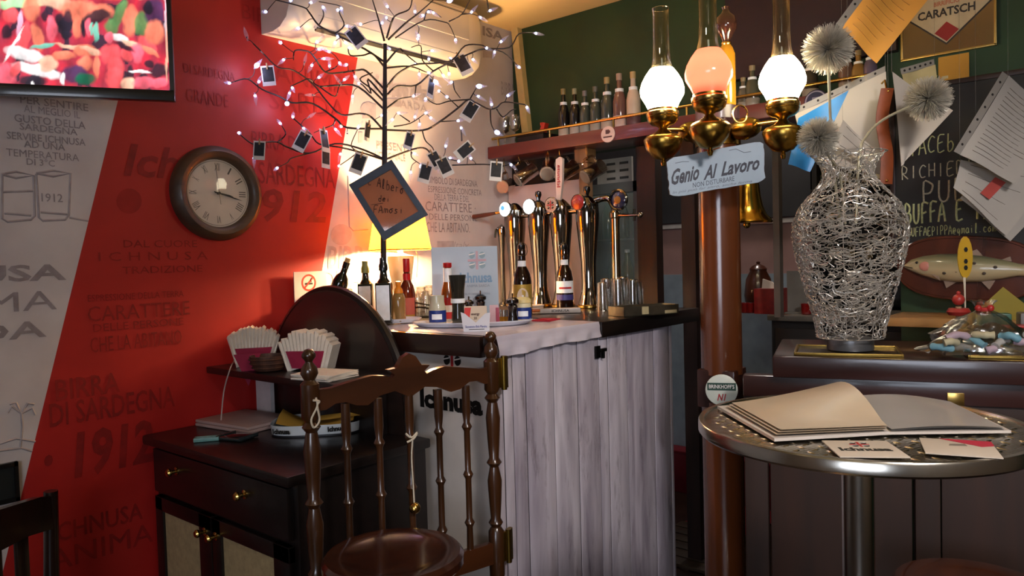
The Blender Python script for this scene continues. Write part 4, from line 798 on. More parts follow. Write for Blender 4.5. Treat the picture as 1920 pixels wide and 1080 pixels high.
def mayo(px, py, label, tall, cap):
    h = .055
    p = onbar(px, py, ZT)
    bb = [('body', L_([(.026, .0005), (.029, .003), (.029, h), (.027, h+.006)]+([(.024, .075), (.024, .098), (0, .10)] if tall else [(.026, .064)])), CREAMS if not tall else M('pale_jar', '#bdb9a2', .25, coat=.4)), ('blue_label', lblpatch(.0295, .008, .048, 190), BLUEL)]
    if not tall: bb.append(('lid', L_([(.027, .062), (.030, .064), (.029, .074), (.020, .082), (0, .084)]), M('cream_lid', '#d8c88c', .4)))
    bb.append(('label_figure', lblpatch(.0299, .018, .036, 70), LABELW))
    return bottle('mayonnaise_jar', label, 'jar', p, bb, 'jars with blue labels')
mayo(821, 608, 'tall pale mayonnaise jar with blue label on the oval tray', True, None); mayo(981, 602, 'short cream jar with yellow lid and blue label on the oval tray', False, None)
bottle('soy_glass', 'tall glass of dark sauce standing beside the amber sauce bottle', 'glass', onbar(860, 606, ZT), [('glass', L_([(.022, .001), (.024, .004), (.024, .02), (.021, .05), (.023, .11), (.030, .165), (.0285, .165), (.021, .11), (.019, .05), (.019, .02), (0, .012)]), M('smoky_glass', '#2c2a24', .05, var=0, alpha=.75, coat=.5)), ('sauce', L_([(.0185, .013), (.0185, .05), (.0205, .11), (.0245, .14), (0, .14)]), M('dark_sauce', '#0a0706', .15)), ('band', lblpatch(.0245, .07, .085, 220), LABELW)])
# card holder with business cards
p = onbar(893, 621, ZB+.001); ch_ = thing('card_holder', 'white cardboard holder filled with business cards at the bar edge', 'card holder', p, CAMYAW)
WC = M('white_card', '#cfcdd2', .5, var=.04)
part('holder_front', B().slab([(-.038, -.012, 0), (.040, -.012, 0), (.046, -.016, .058), (.030, -.016, .056), (0, -.015, .028), (-.032, -.016, .056), (-.046, -.016, .062)], (0, .0012, 0)), WC, ch_)
part('holder_back', B().bx((-.040, .010, 0), (.042, .0112, .05)).bx((-.040, -.012, 0), (.042, .0112, .001)), WC, ch_)
part('slot_line', B().bx((-.022, -.0128, .006), (.026, -.0121, .008)), M('black_ink'), ch_)
mw = MW[ch_.name]
lettering(ch_, 'Benvenuto Bela Mandra', mw @ V((-.032, -.0146, .012)), mw.to_3x3() @ V((.066, 0, 0)), mw.to_3x3() @ V((0, -.0003, .008)), M('blue_ink', '#2a2f8c', .5), 0)
cd_ = thing('business_card', 'red and cream business cards held in the white holder', 'card', p+V((0, 0, .006)), CAMYAW)
part('card', B().slab([(-.035, -.004, 0), (.036, -.004, 0), (.034, .002, .072), (-.036, .002, .072)], (0, .008, 0)), M('cream_card', '#cdb9a0', .5, var=.05), cd_)
part('red_corner', B().slab([(-.034, -.0002, .068), (-.014, -.0002, .068), (-.020, -.002, .032), (-.036, -.0018, .046)], (0, -.0009, 0)), M('card_red', '#c8281c', .5), cd_)
mw = MW[cd_.name]
lettering(cd_, 'energy', mw @ V((-.014, -.0042, .042)), mw.to_3x3() @ V((.026, 0, 0)), mw.to_3x3() @ V((0, .0005, .008)), M('card_brown', '#4a2416', .5), .02); lettering(cd_, '22', mw @ V((-.006, -.0046, .032)), mw.to_3x3() @ V((.010, 0, 0)), mw.to_3x3() @ V((0, .0005, .007)), M('card_brown'), .02)
# mills and small things on the tray
MILLW = M('black_mill', '#120908', .2, coat=.6)
def mill(p, s, label): return bottle('pepper_mill', label, 'pepper mill', p, [('body', L_([(.019*s, 0), (.020*s, .004*s), (.016*s, .025*s), (.014*s, .04*s), (.018*s, .06*s), (.014*s, .066*s)]), MILLW), ('head', L_([(.013*s, .064*s), (.022*s, .072*s), (.022*s, .082*s), (.012*s, .09*s), (0, .092*s)]), MILLW), ('crank_pin', L_([(.0025, .088*s), (.0025, .105*s), (0, .106*s)], 8), CHROME)], 'black pepper mills')
mill(onbar(962, 606, ZT), .95, 'black pepper mill with a leaning head beside the yellow-lidded jar'); mill(onbar(902, 596, ZB+.001), 1.0, 'black pepper mill hidden behind the card holder')
mill(onbar(880, 601, ZT), .82, 'small black salt mill behind the card holder')
bottle('toothpick_glass', 'small glass with amber base holding sachets', 'glass', onbar(945, 603, ZT), [('glass', L_([(.014, .001), (.016, .003), (.017, .04), (.0155, .04), (.014, .008), (0, .006)]), CLEAR), ('amber_base', L_([(.0165, .002), (.0172, .018), (0, .0185)]), M('amber_glass', '#b07a22', .15, .4))])
bottle('sachet_holder', 'little stack of pink and white sugar sachets', 'sachets', onbar(927, 605, ZT), [('sachet', B().box((0, 0, .03), (.03, .012, .06), bev=.001), M('pink_sachet', '#c9a8b4', .5)), ('sachet', B().box((.012, -.008, .026), (.012, .003, .052), bev=.001), M('magenta_sachet', '#a04058', .4))])
# swing-top beer bottles
def beer(px, py, label, extra):
    p = onbar(px, py, ZB+.001)
    t = bottle('beer_bottle', label, 'bottle', p, [('body', L_([(.033, 0), (.036, .004), (.036, .135), (.031, .165), (.017, .195), (.0145, .225), (.015, .255), (.013, .26)]), BROWN), ('stopper', L_([(.013, .256), (.015, .262), (.015, .275), (.008, .283), (0, .284)]), BLACKP), ('wire_bail', B().tube(smooth_pts([(.016, 0, .235), (.022, 0, .25), (.018, 0, .275), (0, 0, .286), (-.018, 0, .275), (-.022, 0, .25), (-.016, 0, .235)]), .0012, 5).tube([(.016*math.cos(R(a)), .016*math.sin(R(a)), .235) for a in range(0, 360, 30)], .0012, 5, closed=True), CHROME), ('neck_seal', lblpatch(.0178, .192, .215, 120), LABELW)]+extra, 'swing-top beer bottles')
beer(981, 594, 'dark swing-top beer bottle with gold label', [('gold_label', lblpatch(.0365, .03, .125, 170), GOLDL), ('label_oval', B().slab([V((.022*math.cos(R(a)), -.0375+.006*math.cos(R(a))**2, .078+.034*math.sin(R(a)))) for a in range(0, 360, 24)], (0, -.0008, 0)), M('cream_card')), ('label_candle', B().slab([(-.004, -.0386, .055), (.004, -.0386, .055), (.004, -.0386, .085), (-.004, -.0386, .085)], (0, -.0006, 0)), LABELW)])
beer(1060, 582, 'dark swing-top beer bottle with white and blue label', [('white_label', lblpatch(.0365, .075, .125, 160), LABELW), ('blue_label', lblpatch(.0365, .045, .068, 160), M('violet_label', '#3a3a7a', .4)), ('red_script', lblpatch(.0368, .092, .100, 90), RED)])
bottle('sugar_dispenser', 'paper napkin sleeve standing behind the gold labelled beer bottle', 'sleeve', onbar(985, 588, ZB+.001), []) if False else None
# stack of small boards and red napkin
t = thing('coaster_stack', 'stack of small wooden and white saucers behind the yellow-lidded jar', 'saucers', onbar(1003, 588, ZB+.001), CAMYAW)
for k, (c, r) in enumerate((('#b08a6a', .036), ('#b4622c', .039), ('#c8b4a4', .036), ('#cbb8aa', .038))): part('saucer', L_([(r*.9, .009*k), (r, .009*k+.004), (r, .009*k+.0085), (0, .009*k+.0085)]), M('saucer_%d' % k, c, .4), t)
p = onbar(1022, 601, ZB+.0025); t = thing('red_napkin', 'folded red napkin lying on the wood print film', 'napkin', p, .3)
part('cloth', B().slab([(-.05, -.035, 0), (.05, -.04, 0), (.06, .03, 0), (-.03, .04, 0)], (0, 0, .004)), M('red_cloth', '#a5182c', .8, bump=.1), t); part('fold', B().slab([(-.045, -.03, .004), (.03, -.035, .004), (.0, .03, .004)], (0, 0, .002)), M('red_cloth'), t)
# printed bar mat in front of the taps
p = onbar(1048, 587, ZB+.001); t = thing('bar_mat', 'long pale drip tray with printed beer name in front of the taps', 'tray', p, CAMYAW)
part('body', B().box((.004, -.008, .011), (.165, .036, .02), bev=.005), M('pale_grey_plastic', '#a39a94', .35), t); mw = MW[t.name]
lettering(t, 'ICHNUSA', mw @ V((-.03, -.0265, .006)), mw.to_3x3() @ V((.07, 0, 0)), mw.to_3x3() @ V((0, 0, .010)), BLK, .02)
# drip tray of wire and label on the black flap
p = onbar(1207, 590, ZB+.001); t = thing('drip_tray', 'shallow steel tray with torn paper labels on the black flap', 'tray', p, math.atan2(-.50, .86)+.12)
part('pan', B().bx((-.125, -.05, 0), (.125, .05, .004)).bx((-.125, -.05, 0), (-.121, .05, .036)).bx((.121, -.05, 0), (.125, .05, .036)).bx((-.125, -.05, 0), (.125, -.046, .036)).bx((-.125, .046, 0), (.125, .05, .036)), M('dull_steel', '#7d7768', .35, .9, var=.2, scale=20), t)
part('paper_label', B().bx((-.045, -.0512, .006), (-.015, -.0504, .034)), M('torn_label', '#b5a77f', .6, var=.2), t); part('paper_label', B().bx((.06, -.0512, .004), (.115, -.0504, .016)), M('torn_label'), t)
# upturned tumblers
tum = None
for k, (dx, dy) in enumerate(((0, 0), (.062, .012), (-.064, .0), (.03, .062), (-.04, .06), (.09, .066))):
    base = onbar(1160, 582, ZB+.001)+V((_R0.x*dx+_F0.x*dy, _R0.y*dx+_F0.y*dy, 0)); sc_ = (1.0, .96, .9, 1.04, 1.0, .85)[k]
    if tum is None:
        tum = thing('tumbler', 'clear ribbed tumbler standing upside down beside the taps', 'glass', base, 0, 'upturned tumblers beside the taps')
        bb = B(); seg = 24; prof = [(.031, 0), (.030, .004), (.026, .10), (.024, .128), (.020, .132), (0, .132), (0, .122), (.021, .120), (.0235, .10), (.0285, 0)]
        bb.lathe(prof, seg, cap=False); part('glass', bb, CLEAR, tum)
        for q in range(12): a = R(30*q); part('rib', B().tube([(.0305*math.cos(a), .0305*math.sin(a), .006), (.0262*math.cos(a), .0262*math.sin(a), .10)], .0012, 4), CLEAR, tum)
    else: copy_tree(tum, Matrix.Translation(base) @ Matrix.Scale(sc_, 4))
# lit glasses behind the lamp
tum2 = None
for k, (px, dy, h) in enumerate(((782, 0, 1.0), (798, .01, 1.08), (790, .07, 1.25), (806, .075, 1.3), (814, .02, .95))):
    base = V((2.19, 2.23, ZB+.001)) if False else atD(px, 583, 2.98+dy); base.z = ZB+.001
    if tum2 is None:
        tum2 = thing('cut_glass', 'clear cut glass upturned beside the glowing table lamp', 'glass', base, 0, 'upturned glasses by the table lamp')
        part('glass', L_([(.019, 0), (.0195, .002), (.017, .08), (.013, .09), (0, .09), (0, .083), (.0145, .08), (.0175, 0)], 10), CLEAR, tum2)
        part('foot_ring', L_([(.0135, .0895), (.015, .092), (.0135, .096), (0, .094)], 10), CLEAR, tum2)
    else: copy_tree(tum2, Matrix.Translation(base) @ Matrix.Scale(h, 4))
# curved black handle of a carrier
t = thing('bottle_carrier', 'black wire carrier with bent handles beside the spray bottle', 'carrier', V((1.99, 2.13, ZB+.001)), CAMYAW, scale=.75)
part('frame', B().tube([V((.045*math.cos(R(a)), .03*math.sin(R(a)), .008)) for a in range(0, 360, 20)], .004, 6, closed=True), BLACKP, t)
part('handle', B().tube(smooth_pts([(-.045, 0, .008), (-.05, 0, .045), (-.03, 0, .06), (.03, 0, .05), (.045, 0, .03), (.045, 0, .008)]), .005, 6), BLACKP, t); part('handle', B().tube([(-.06, 0, .088), (.045, .0, .066)], .004, 6).tube([(-.06, 0, .088), (-.05, 0, .045)], .004, 6), BLACKP, t)
# table lamp
lp = V((2.06, 2.335, ZB))
t = thing('table_lamp', 'glowing yellow shaded table lamp with cream vase base behind the tree', 'lamp', lp)
part('base', L_([(.045, 0), (.048, .006), (.035, .02), (.03, .05), (.034, .10), (.046, .17), (.055, .235), (.054, .25), (.03, .255), (.012, .262), (.010, .29)], 32), M('cream_ceramic', '#e0d3a8', .25, coat=.4, var=.03), t)
sm = bpy.data.materials.new('lamp_shade_cloth'); sm.use_nodes = True; nt = sm.node_tree; nt.nodes.clear()
o_ = nt.nodes.new('ShaderNodeOutputMaterial'); df = nt.nodes.new('ShaderNodeBsdfDiffuse'); tr = nt.nodes.new('ShaderNodeBsdfTranslucent'); mx = nt.nodes.new('ShaderNodeMixShader'); mx.inputs[0].default_value = .62
df.inputs[0].default_value = lin('#d99a20'); tr.inputs[0].default_value = lin('#ff9420'); nt.links.new(df.outputs[0], mx.inputs[1]); nt.links.new(tr.outputs[0], mx.inputs[2]); nt.links.new(mx.outputs[0], o_.inputs[0]); _mats['shade'] = sm
part('shade', B().lathe([(.128, .278), (.122, .31), (.102, .43)], 40, cap=False), sm, t)
part('shade_rim', B().tube([(.128*math.cos(R(a)), .128*math.sin(R(a)), .275) for a in range(0, 360, 12)], .0025, 6, closed=True), M('rim_tape', '#8a6a1c', .6), t)
part('bulb', B().ball((0, 0, .318), .024, (1, 1, 1.3)), M('bulb_glow', '#ffffff', .3, var=0, emit='#ffcf80', es=20), t)
part('switch_chain', B().tube(smooth_pts([(.03, -.03, .30), (.05, -.05, .25), (.045, -.045, .16)]), .001, 4), BRASS, t)
lamp('table_lamp_light', 'POINT', lp+V((0, 0, .312)), 235.0, (1.0, .62, .30), .03)
# no smoking card on the mural
a, c = atY(550, 510, 2.455), atY(612, 556, 2.455)
t = thing('no_smoking_sign', 'white no smoking card with red prohibition ring propped against the mural', 'sign', (1.70, 2.455, ZB), 0)
part('card', B().bx((a.x, 2.452, ZB), (c.x, 2.456, a.z)), M('pinkish_card', '#d0bfb8', .5), t, world=True)
cx, cz = atY(579, 530, 2.452).x, atY(579, 530, 2.452).z; rot = Matrix.Translation((cx, 2.4515, cz)) @ Matrix.Rotation(R(90), 4, 'X')
part('red_ring', B().lathe([(.026, 0), (.033, 0)], 32, rot, cap=False).box((cx, 2.4513, cz), (.006, .0006, .056), Matrix.Rotation(R(45), 3, 'Y')), M('sign_red', '#c8301c', .5), t, world=True)
part('cigarette', B().box((cx, 2.4516, cz-.004), (.034, .0006, .007)), M('black_ink'), t, world=True); part('smoke_mark', B().tube([(cx+.012, 2.4514, cz+.002), (cx+.008, 2.4514, cz+.01), (cx+.014, 2.4514, cz+.018)], .0015, 4), M('black_ink'), t, world=True)
# wine basket with lying bottle
bk = V((1.735, 2.367, ZB+.001)); t = thing('wine_basket', 'silver woven basket holding a reclining dark bottle', 'basket', bk, .3)
SILV = M('tarnished_silver', '#4d4234', .3, .8, var=.4, scale=30)
part('bowl', B().lathe([(.045, 0), (.05, .004), (.062, .05), (.075, .125), (.072, .125), (.058, .05), (.044, .008), (0, .008)], 28, cap=False), SILV, t)
for z, r in ((.03, .058), (.06, .0655), (.09, .0705), (.12, .0755)): part('weave_band', B().tube([((r+.001*(k % 2))*math.cos(R(k*15)), (r+.001*(k % 2))*math.sin(R(k*15)), z) for k in range(24)], .003, 5, closed=True), SILV, t)
ax = (CR*.36+CU*1.0-CF*.1).normalized(); 
bq = V((1.745, 2.365, ZB+.09)); t = bottle('wine_bottle', 'dark bottle with pale cork leaning out of the silver basket', 'bottle', bq, [('body', L_([(.028, 0), (.031, .004), (.031, .065), (.024, .09), (.0125, .105), (.0115, .135)]), DGREEN), ('foil', L_([(.012, .125), (.0128, .127), (.0128, .15), (0, .151)]), BLACKP), ('cork', L_([(.0105, .15), (.0105, .166), (0, .167)]), M('cork', '#b39260', .8)), ('label', lblpatch(.0315, .02, .055, 130), M('dark_label', '#1c1a18', .6)), ('label_print', lblpatch(.0318, .03, .045, 60), LABELW)], rot=Matrix((ax.cross(V((-CF.x, -CF.y, 0))).normalized()*-1, V((0, 0, 0)), ax)).transposed() if False else ax.to_track_quat('Z', 'Y').to_matrix())
# beer name card standing on the bar
cpos = atD(873, 560, 2.87); cpos.z = ZB+.001; t = thing('beer_menu_card', 'pale blue standing card with beer name and small emblem behind the sauces', 'sign', cpos, CAMYAW+R(2))
hw, hh = .128, .276
part('card', B().slab([(-hw, 0, 0), (hw, 0, 0), (hw, .02, hh), (-hw, .02, hh)], (0, .003, 0)), M('pale_blue_card', '#9fb0c0', .35, var=.03, coat=.2), t); part('stand', B().slab([(-.05, .004, 0), (.05, .004, 0), (.05, .06, 0), (-.05, .06, 0)], (0, 0, .002)).slab([(-.03, .02, .18), (.03, .02, .18), (.05, .06, .001), (-.05, .06, .001)], (0, .002, 0)), M('pale_blue_card'), t)
mw = MW[t.name]; m3 = mw.to_3x3(); dv = V((0, .02/hh, 1))
emblem(t, mw @ V((.048, .0155, .222)), m3 @ V((1, 0, 0)), m3 @ dv, .036, m3 @ V((0, -.0008, 0)), True)
PB = M('pale_blue_ink', '#6f93b5', .5); GB = M('grey_blue_ink', '#78889a', .5)
for s, x, z, w_, h in (('Ichnusa', -.02, .135, .125, .04), ('ANIMA SARDA', .005, .118, .09, .010), ('DAL 1912 BIRRA DI SARDEGNA', -.005, .088, .10, .008), ('DI CARATTERE', .012, .075, .07, .007)):
    lettering(t, s, mw @ (V((x, -.0012, 0))+dv*z), m3 @ V((w_, 0, 0)), m3 @ (dv*h), PB if s == 'Ichnusa' else GB, .03 if s == 'Ichnusa' else 0)
# ================================================================== beer taps
GLOWW = M('lit_tap_badge', '#ffffff', .3, var=0, emit='#e8f4ff', es=7)
HEADS = [atX(957, 393, 2.69), atX(1002, 388, 2.69), atX(1043, 385, 2.69), atX(1093, 380, 2.69)]
TAPL = ['chrome beer tap with a lit white badge and brown wooden side handle', 'chrome beer tap with blank glowing white badge and black knob', 'chrome beer tap with white paddle handle and red cross badge', 'chrome beer tap with red oval badge']
MX = Matrix.Rotation(R(-90), 4, 'Y')     # z axis to -X
for k, hp in enumerate(HEADS):
    base = V((2.715, hp.y-.005, ZB+.001)); t = thing('beer_tap', TAPL[k], 'beer tap', base, 0, 'row of chrome beer taps')
    h = hp.z-base.z
    prof = [(.050, 0), (.052, .006), (.050, .014), (.042, .04), (.034, .08), (.032, .12), (.034, .20), (.042, .29), (.050, .37), (.052, .41), (.049, h-.005), (.026, h+.02), (.012, h+.03), (0, h+.032)]
    part('column', L_(prof, 32), CHROME, t)
    part('base_collar', L_([(.052, 0), (.055, .003), (.055, .012), (.050, .016)], 32), BRASS, t)
    bd = V((-.058, .006, h)); mt = Matrix.Translation(bd) @ MX
    part('badge_ring', B().lathe([(.032, -.012), (.036, -.004), (.036, .006), (.033, .008)], 32, mt, cap=False), CHROME, t)
    part('badge', B().lathe([(.034, -.004), (.033, .006), (.02, .009), (0, .010)], 32, mt, cap=False), [GLOWW, GLOWW, M('cream_badge', '#b8a698', .3), M('red_badge', '#9c2a24', .3, coat=.5)][k], t)
    part('badge_neck', B().cyl((-.045, .006, h), (0, 0, h-.01), .020, .026, 16), CHROME, t)
    if k == 0:
        mm = M('badge_blue', '#5fa8d8', .3, var=0, emit='#4aa0e0', es=1.0)
        part('badge_mark', B().slab([mt @ V((.012*math.cos(R(a))+.006, .012*math.sin(R(a))+.01, .0105)) for a in range(0, 360, 30)], (-.0008, 0, 0)), mm, t)
        part('wooden_handle', B().tube([(-.04, .085, h-.012), (-.045, .16, h-.018), (-.05, .30, h-.026)], [.007, .011, .012], 10), wood('handle_wood', '#3a1c12', '#5a2e1c', .4, .3, 'Y'), t, label='brown wooden handle'); part('handle_ferrule', B().cyl((-.02, .02, h-.005), (-.04, .10, h-.013), .006, .007, 10), BRASS, t)
    if k in (1, 3): part('knob', L_([(.006, h+.02), (.010, h+.04), (.016, h+.055), (.014, h+.07), (0, h+.075)], 16), BLACKP, t)
    if k == 2:
        emblem(t, base*0+MW[t.name] @ (bd+V((-.0095, 0, 0))), (0, -1, 0), (0, 0, 1), .02, (-.0008, 0, 0))
        part('paddle_handle', B().slab([(-.02, -.014, h+.02), (-.02, .006, h+.02), (-.022, .008, h+.10), (-.022, .004, h+.205), (-.022, -.018, h+.215), (-.022, -.034, h+.205), (-.022, -.028, h+.10)], (.014, 0, 0)), M('white_paddle', '#cfc3bf', .3, coat=.4), t, label='white paddle handle')
        mw = MW[t.name]; lettering(t, 'Ichnusa', mw @ V((-.0228, .000, h+.08)), mw.to_3x3() @ V((0, -.006, .10)), mw.to_3x3() @ V((0, .018, .001))*-1, RED, .02)
    if k == 3: lettering(t, 'IPA', MW[t.name] @ (bd+V((-.0112, .014, -.006))), V((0, -.028, 0)), V((0, 0, .012)), M('faded_red', '#c86a60', .5), 0)
    if k < 3:
        y2 = HEADS[k+1].y-.005-base.y
        part('link_pipe', B().cyl((.0, -.04, h-.03), (.0, y2+.046, h-.03), .012, seg=14), CHROME, t)
# slim column behind and gooseneck font
base = V((2.72, HEADS[0].y+.085, ZB+.001)); t = thing('water_tap', 'slim chrome tap with ball top at the wall end of the tap row', 'tap', base)
part('column', L_([(.026, 0), (.026, .006), (.014, .02), (.012, .25), (.018, .33), (.024, .36), (.022, .38), (0, .395)], 24), CHROME, t); part('lever', B().tube([(-.01, 0, .37), (-.03, .01, .37), (-.035, .012, .33)], .006, 8), CHROME, t)
hp = atX(1160, 375, 2.70); base = V((2.74, hp.y+.045, ZB+.001)); h = hp.z-base.z
t = thing('gooseneck_tap', 'brass and chrome gooseneck tap with round glass badge and cross handle', 'beer tap', base)
part('column', L_([(.034, 0), (.034, .008), (.022, .02), (.019, .05), (.019, h-.075), (.024, h-.07), (.024, h-.05), (.016, h-.04)], 28), M('pale_brass_chrome', '#b9a98a', .1, 1, var=0), t)
part('gooseneck', B().tube(smooth_pts([(0, 0, h-.05), (0, .006, h-.02), (0, .03, h+.012), (0, .065, h+.015), (-.01, .10, h+.005)]), .014, 10), CHROME, t)
mt = Matrix.Translation((-.04, -.045, h)) @ MX
part('badge_ring', B().lathe([(.040, -.006), (.046, 0), (.046, .008), (.040, .012), (.036, .008)], 32, mt, cap=False), CHROME, t); part('badge', B().lathe([(.04, .0), (.03, .008), (0, .010)], 32, mt, cap=False), M('badge_violet', '#25284a', .1, coat=.8), t)
part('badge_mark', B().lathe([(0, .0105), (.016, .0095)], 16, mt, cap=False), M('badge_gold', '#8a6a28', .3, .5), t); part('badge_stem', B().cyl((-.04, -.045, h), (0, 0, h-.045), .012, seg=10), CHROME, t)
part('cross_handle', B().cyl((0, .02, h-.06), (-.01, -.13, h-.068), .007, seg=10).ball((-.01, -.13, h-.068), .013).cyl((-.008, -.10, h-.09), (-.008, -.10, h-.04), .005, seg=8), CHROME, t)
part('knob', L_([(.005, h+.01), (.010, h+.02), (.012, h+.045), (0, h+.05)], 12), BLACKP, t)
# ================================================================== white board and fridge behind the taps
t = thing('white_back_board', 'plain off-white panel standing behind the beer taps', 'panel', (2.9, 2.24, ZB))
part('panel', B().bx((2.93, 2.03, 1.0), (2.955, 2.475, 1.762), .003), M('pink_white_board', '#d9c4bd', .5, var=.04), t, world=True); part('opening_shade_sheet', B().bx((2.965, 2.0, 1.70), (2.985, 2.475, 1.892)), M('opening_shade', '#15110f', .7), t, world=True); part('side_edge', B().bx((2.925, 2.012, 1.0), (2.96, 2.03, 1.762)), M('board_edge', '#bfa59c', .5), t, world=True)  # dark sheet stands in for the shade in the opening above the panel
fx, fy0, fy1, fz = 3.12, 1.80, 2.45, 1.75
t = thing('glass_door_fridge', 'grey drinks fridge with glass door beyond the taps', 'fridge', (fx, fy0, 0))
FG = M('fridge_grey', '#6d706e', .35, .3, var=.05)
part('cabinet', B().bx((fx+.05, fy0, 0), (fx+.06, fy1, fz)).bx((fx+.55, fy0, 0), (fx+.56, fy1, fz)).bx((fx+.05, fy0, 0), (fx+.56, fy0+.03, fz)).bx((fx+.05, fy1-.03, 0), (fx+.56, fy1, fz)).bx((fx+.05, fy0, fz-.04), (fx+.56, fy1, fz)).bx((fx+.05, fy0, 0), (fx+.56, fy1, .1)) if False else B().bx((fx+.155, fy0, 0), (fx+.165, fy1, fz)).bx((fx+.04, fy0, 0), (fx+.16, fy0+.02, fz)).bx((fx+.04, fy1-.02, 0), (fx+.16, fy1, fz)).bx((fx+.04, fy0, fz-.04), (fx+.16, fy1, fz)).bx((fx+.04, fy0, 0), (fx+.16, fy1, .1)), FG, t, world=True)
d = part('door', B().bx((fx, fy0, .1), (fx+.04, fy0+.05, fz)).bx((fx, fy1-.05, .1), (fx+.04, fy1, fz)).bx((fx, fy0, fz-.05), (fx+.04, fy1, fz)).bx((fx, fy0, .1), (fx+.04, fy1, .15)), FG, t, world=True)
part('door_glass', B().bx((fx+.015, fy0+.05, .15), (fx+.02, fy1-.05, fz-.05)), M('fridge_glass', '#d8f0ee', .03, var=0, alpha=.16), d, world=True)
for z in (.5, .85, 1.2, 1.47): part('rack', B().bx((fx+.045, fy0+.02, z), (fx+.155, fy1-.02, z+.008)), FG, t, world=True)
for k, (y, z, c) in enumerate([(1.87, 1.208, '#28401e'), (1.95, 1.208, '#50561a'), (2.03, 1.208, '#28401e'), (1.88, 1.478, '#34503c'), (1.97, 1.478, '#232a20'), (2.06, 1.478, '#34503c')]):
    bottle('drink_bottle', ['green drink bottle on the middle rack of the fridge', 'yellow-green drink bottle on the middle rack of the fridge', 'green drink bottle on the middle rack of the fridge', 'grey-green drink bottle on the top rack of the fridge', 'dark drink bottle on the top rack of the fridge', 'grey-green drink bottle on the top rack of the fridge'][k], 'bottle', (fx+.10, y, z), [('body', L_([(.03, 0), (.032, .004), (.032, .12), (.014, .17), (.012, .20)], 14), M('drink_'+c, c, .1, coat=.5)), ('cap', L_([(.013, .2), (.013, .215), (0, .216)], 12), LABELW)], 'bottles in the fridge')
p = atX(1116, 345, 3.14); q = atX(1181, 345, 3.14)
t = thing('price_board', 'white printed price board standing on top of the fridge', 'board', (3.16, q.y, fz))
part('board', B().bx((3.16, q.y, fz), (3.175, p.y, fz+.125)), M('price_card', '#9a9690', .5), t, world=True)
for r_ in range(3):
    for c_ in range(2): part('price_line', B().bx((3.1585, q.y+.018+c_*.075, fz+.02+r_*.036), (3.16, q.y+.068+c_*.075, fz+.032+r_*.036)), M('print_grey', '#3c3a38', .6), t, world=True)
# ================================================================== glass mugs hanging under the shelf
mug0 = None
MUGG = thin_glass('mug_glass', '#e8dcd2', .10, .9)
for k, (px, py, tilt, yaw, s, lab) in enumerate(((948, 348, 78, 20, .95, 'beneath the wall end of the overhead shelf'), (986, 328, 58, -30, 1.0, 'second from the mural under the overhead shelf'), (1028, 318, 62, 30, 1.05, 'behind the white paddle handle'), (1062, 322, 60, -30, 1.0, 'between the paddle handle and the pale bracket post'), (1112, 322, 60, -25, 1.0, 'just past the pale bracket post'))):
    p = atX(px, py, 2.84); mt = Matrix.Translation(p) @ Matrix.Rotation(R(yaw), 4, 'Z') @ Matrix.Rotation(R(tilt), 4, 'Y') @ Matrix.Scale(s, 4)
    lab = 'glass beer mug hanging '+lab
    if mug0 is None:
        mug0 = thing('beer_mug', lab, 'mug', (0, 0, 0), 0, 'glass mugs hanging under the shelf'); mug0.matrix_world = mt; MW[mug0.name] = mt
        part('glass', B().lathe([(.034, -.05), (.036, -.046), (.033, .0), (.036, .055), (.0335, .055), (.030, 0), (.031, -.04), (0, -.042)], 20), MUGG, mug0)
        part('handle', B().tube(smooth_pts([(-.033, 0, .04), (-.062, 0, .035), (-.068, 0, 0), (-.058, 0, -.03), (-.033, 0, -.035)]), .006, 8), MUGG, mug0)
        part('base_disc', B().lathe([(.034, -.052), (.028, -.056), (0, -.054)], 20, cap=False), M('mug_base_glass', '#a8a090', .15, alpha=.6), mug0)
    else: copy_tree(mug0, mt, lab)
    hk = mt @ V((-.066, 0, .0)); part_parent = sh
    part('mug_hook', B().tube(smooth_pts([(hk.x, hk.y, 1.893), (hk.x, hk.y, hk.z+.025), (hk.x+.012, hk.y, hk.z+.008), (hk.x+.004, hk.y, hk.z-.006), (hk.x-.008, hk.y, hk.z)]), .002, 6), BRASS, sh, world=True)
# ================================================================== bottles on the overhead shelf
ZSH = 1.953
def sbottle(px, label, h, r, glass, capc, labc, x=2.88):
    p = atX(px, 250, x); 
    return bottle('shelf_bottle', label, 'bottle', (x, p.y, ZSH), [('body', L_([(r*.95, 0), (r, .004), (r, h*.5), (r*.8, h*.62), (r*.38, h*.74), (r*.34, h*.93)], 18), glass), ('cap', L_([(r*.4, h*.88), (r*.43, h*.9), (r*.43, h), (0, h+.001)], 14), M('cap_'+capc, capc, .4)), ('neck_label', lblpatch(r*.62, h*.67, h*.73, 200, 10), LABELW), ('label', lblpatch(r*1.015, h*.05, h*.24, 180, 10), M('lab_'+labc, labc, .5))], 'bottles along the overhead shelf', rz=-R(90)+R(40))
G1 = M('dark_shelf_glass', '#141214', .1, coat=.5); G2 = M('grey_shelf_glass', '#39403c', .12, coat=.5); G3 = M('pink_shelf_glass', '#6a4a44', .12, coat=.5); G4 = M('cream_bottle', '#b9a898', .4)
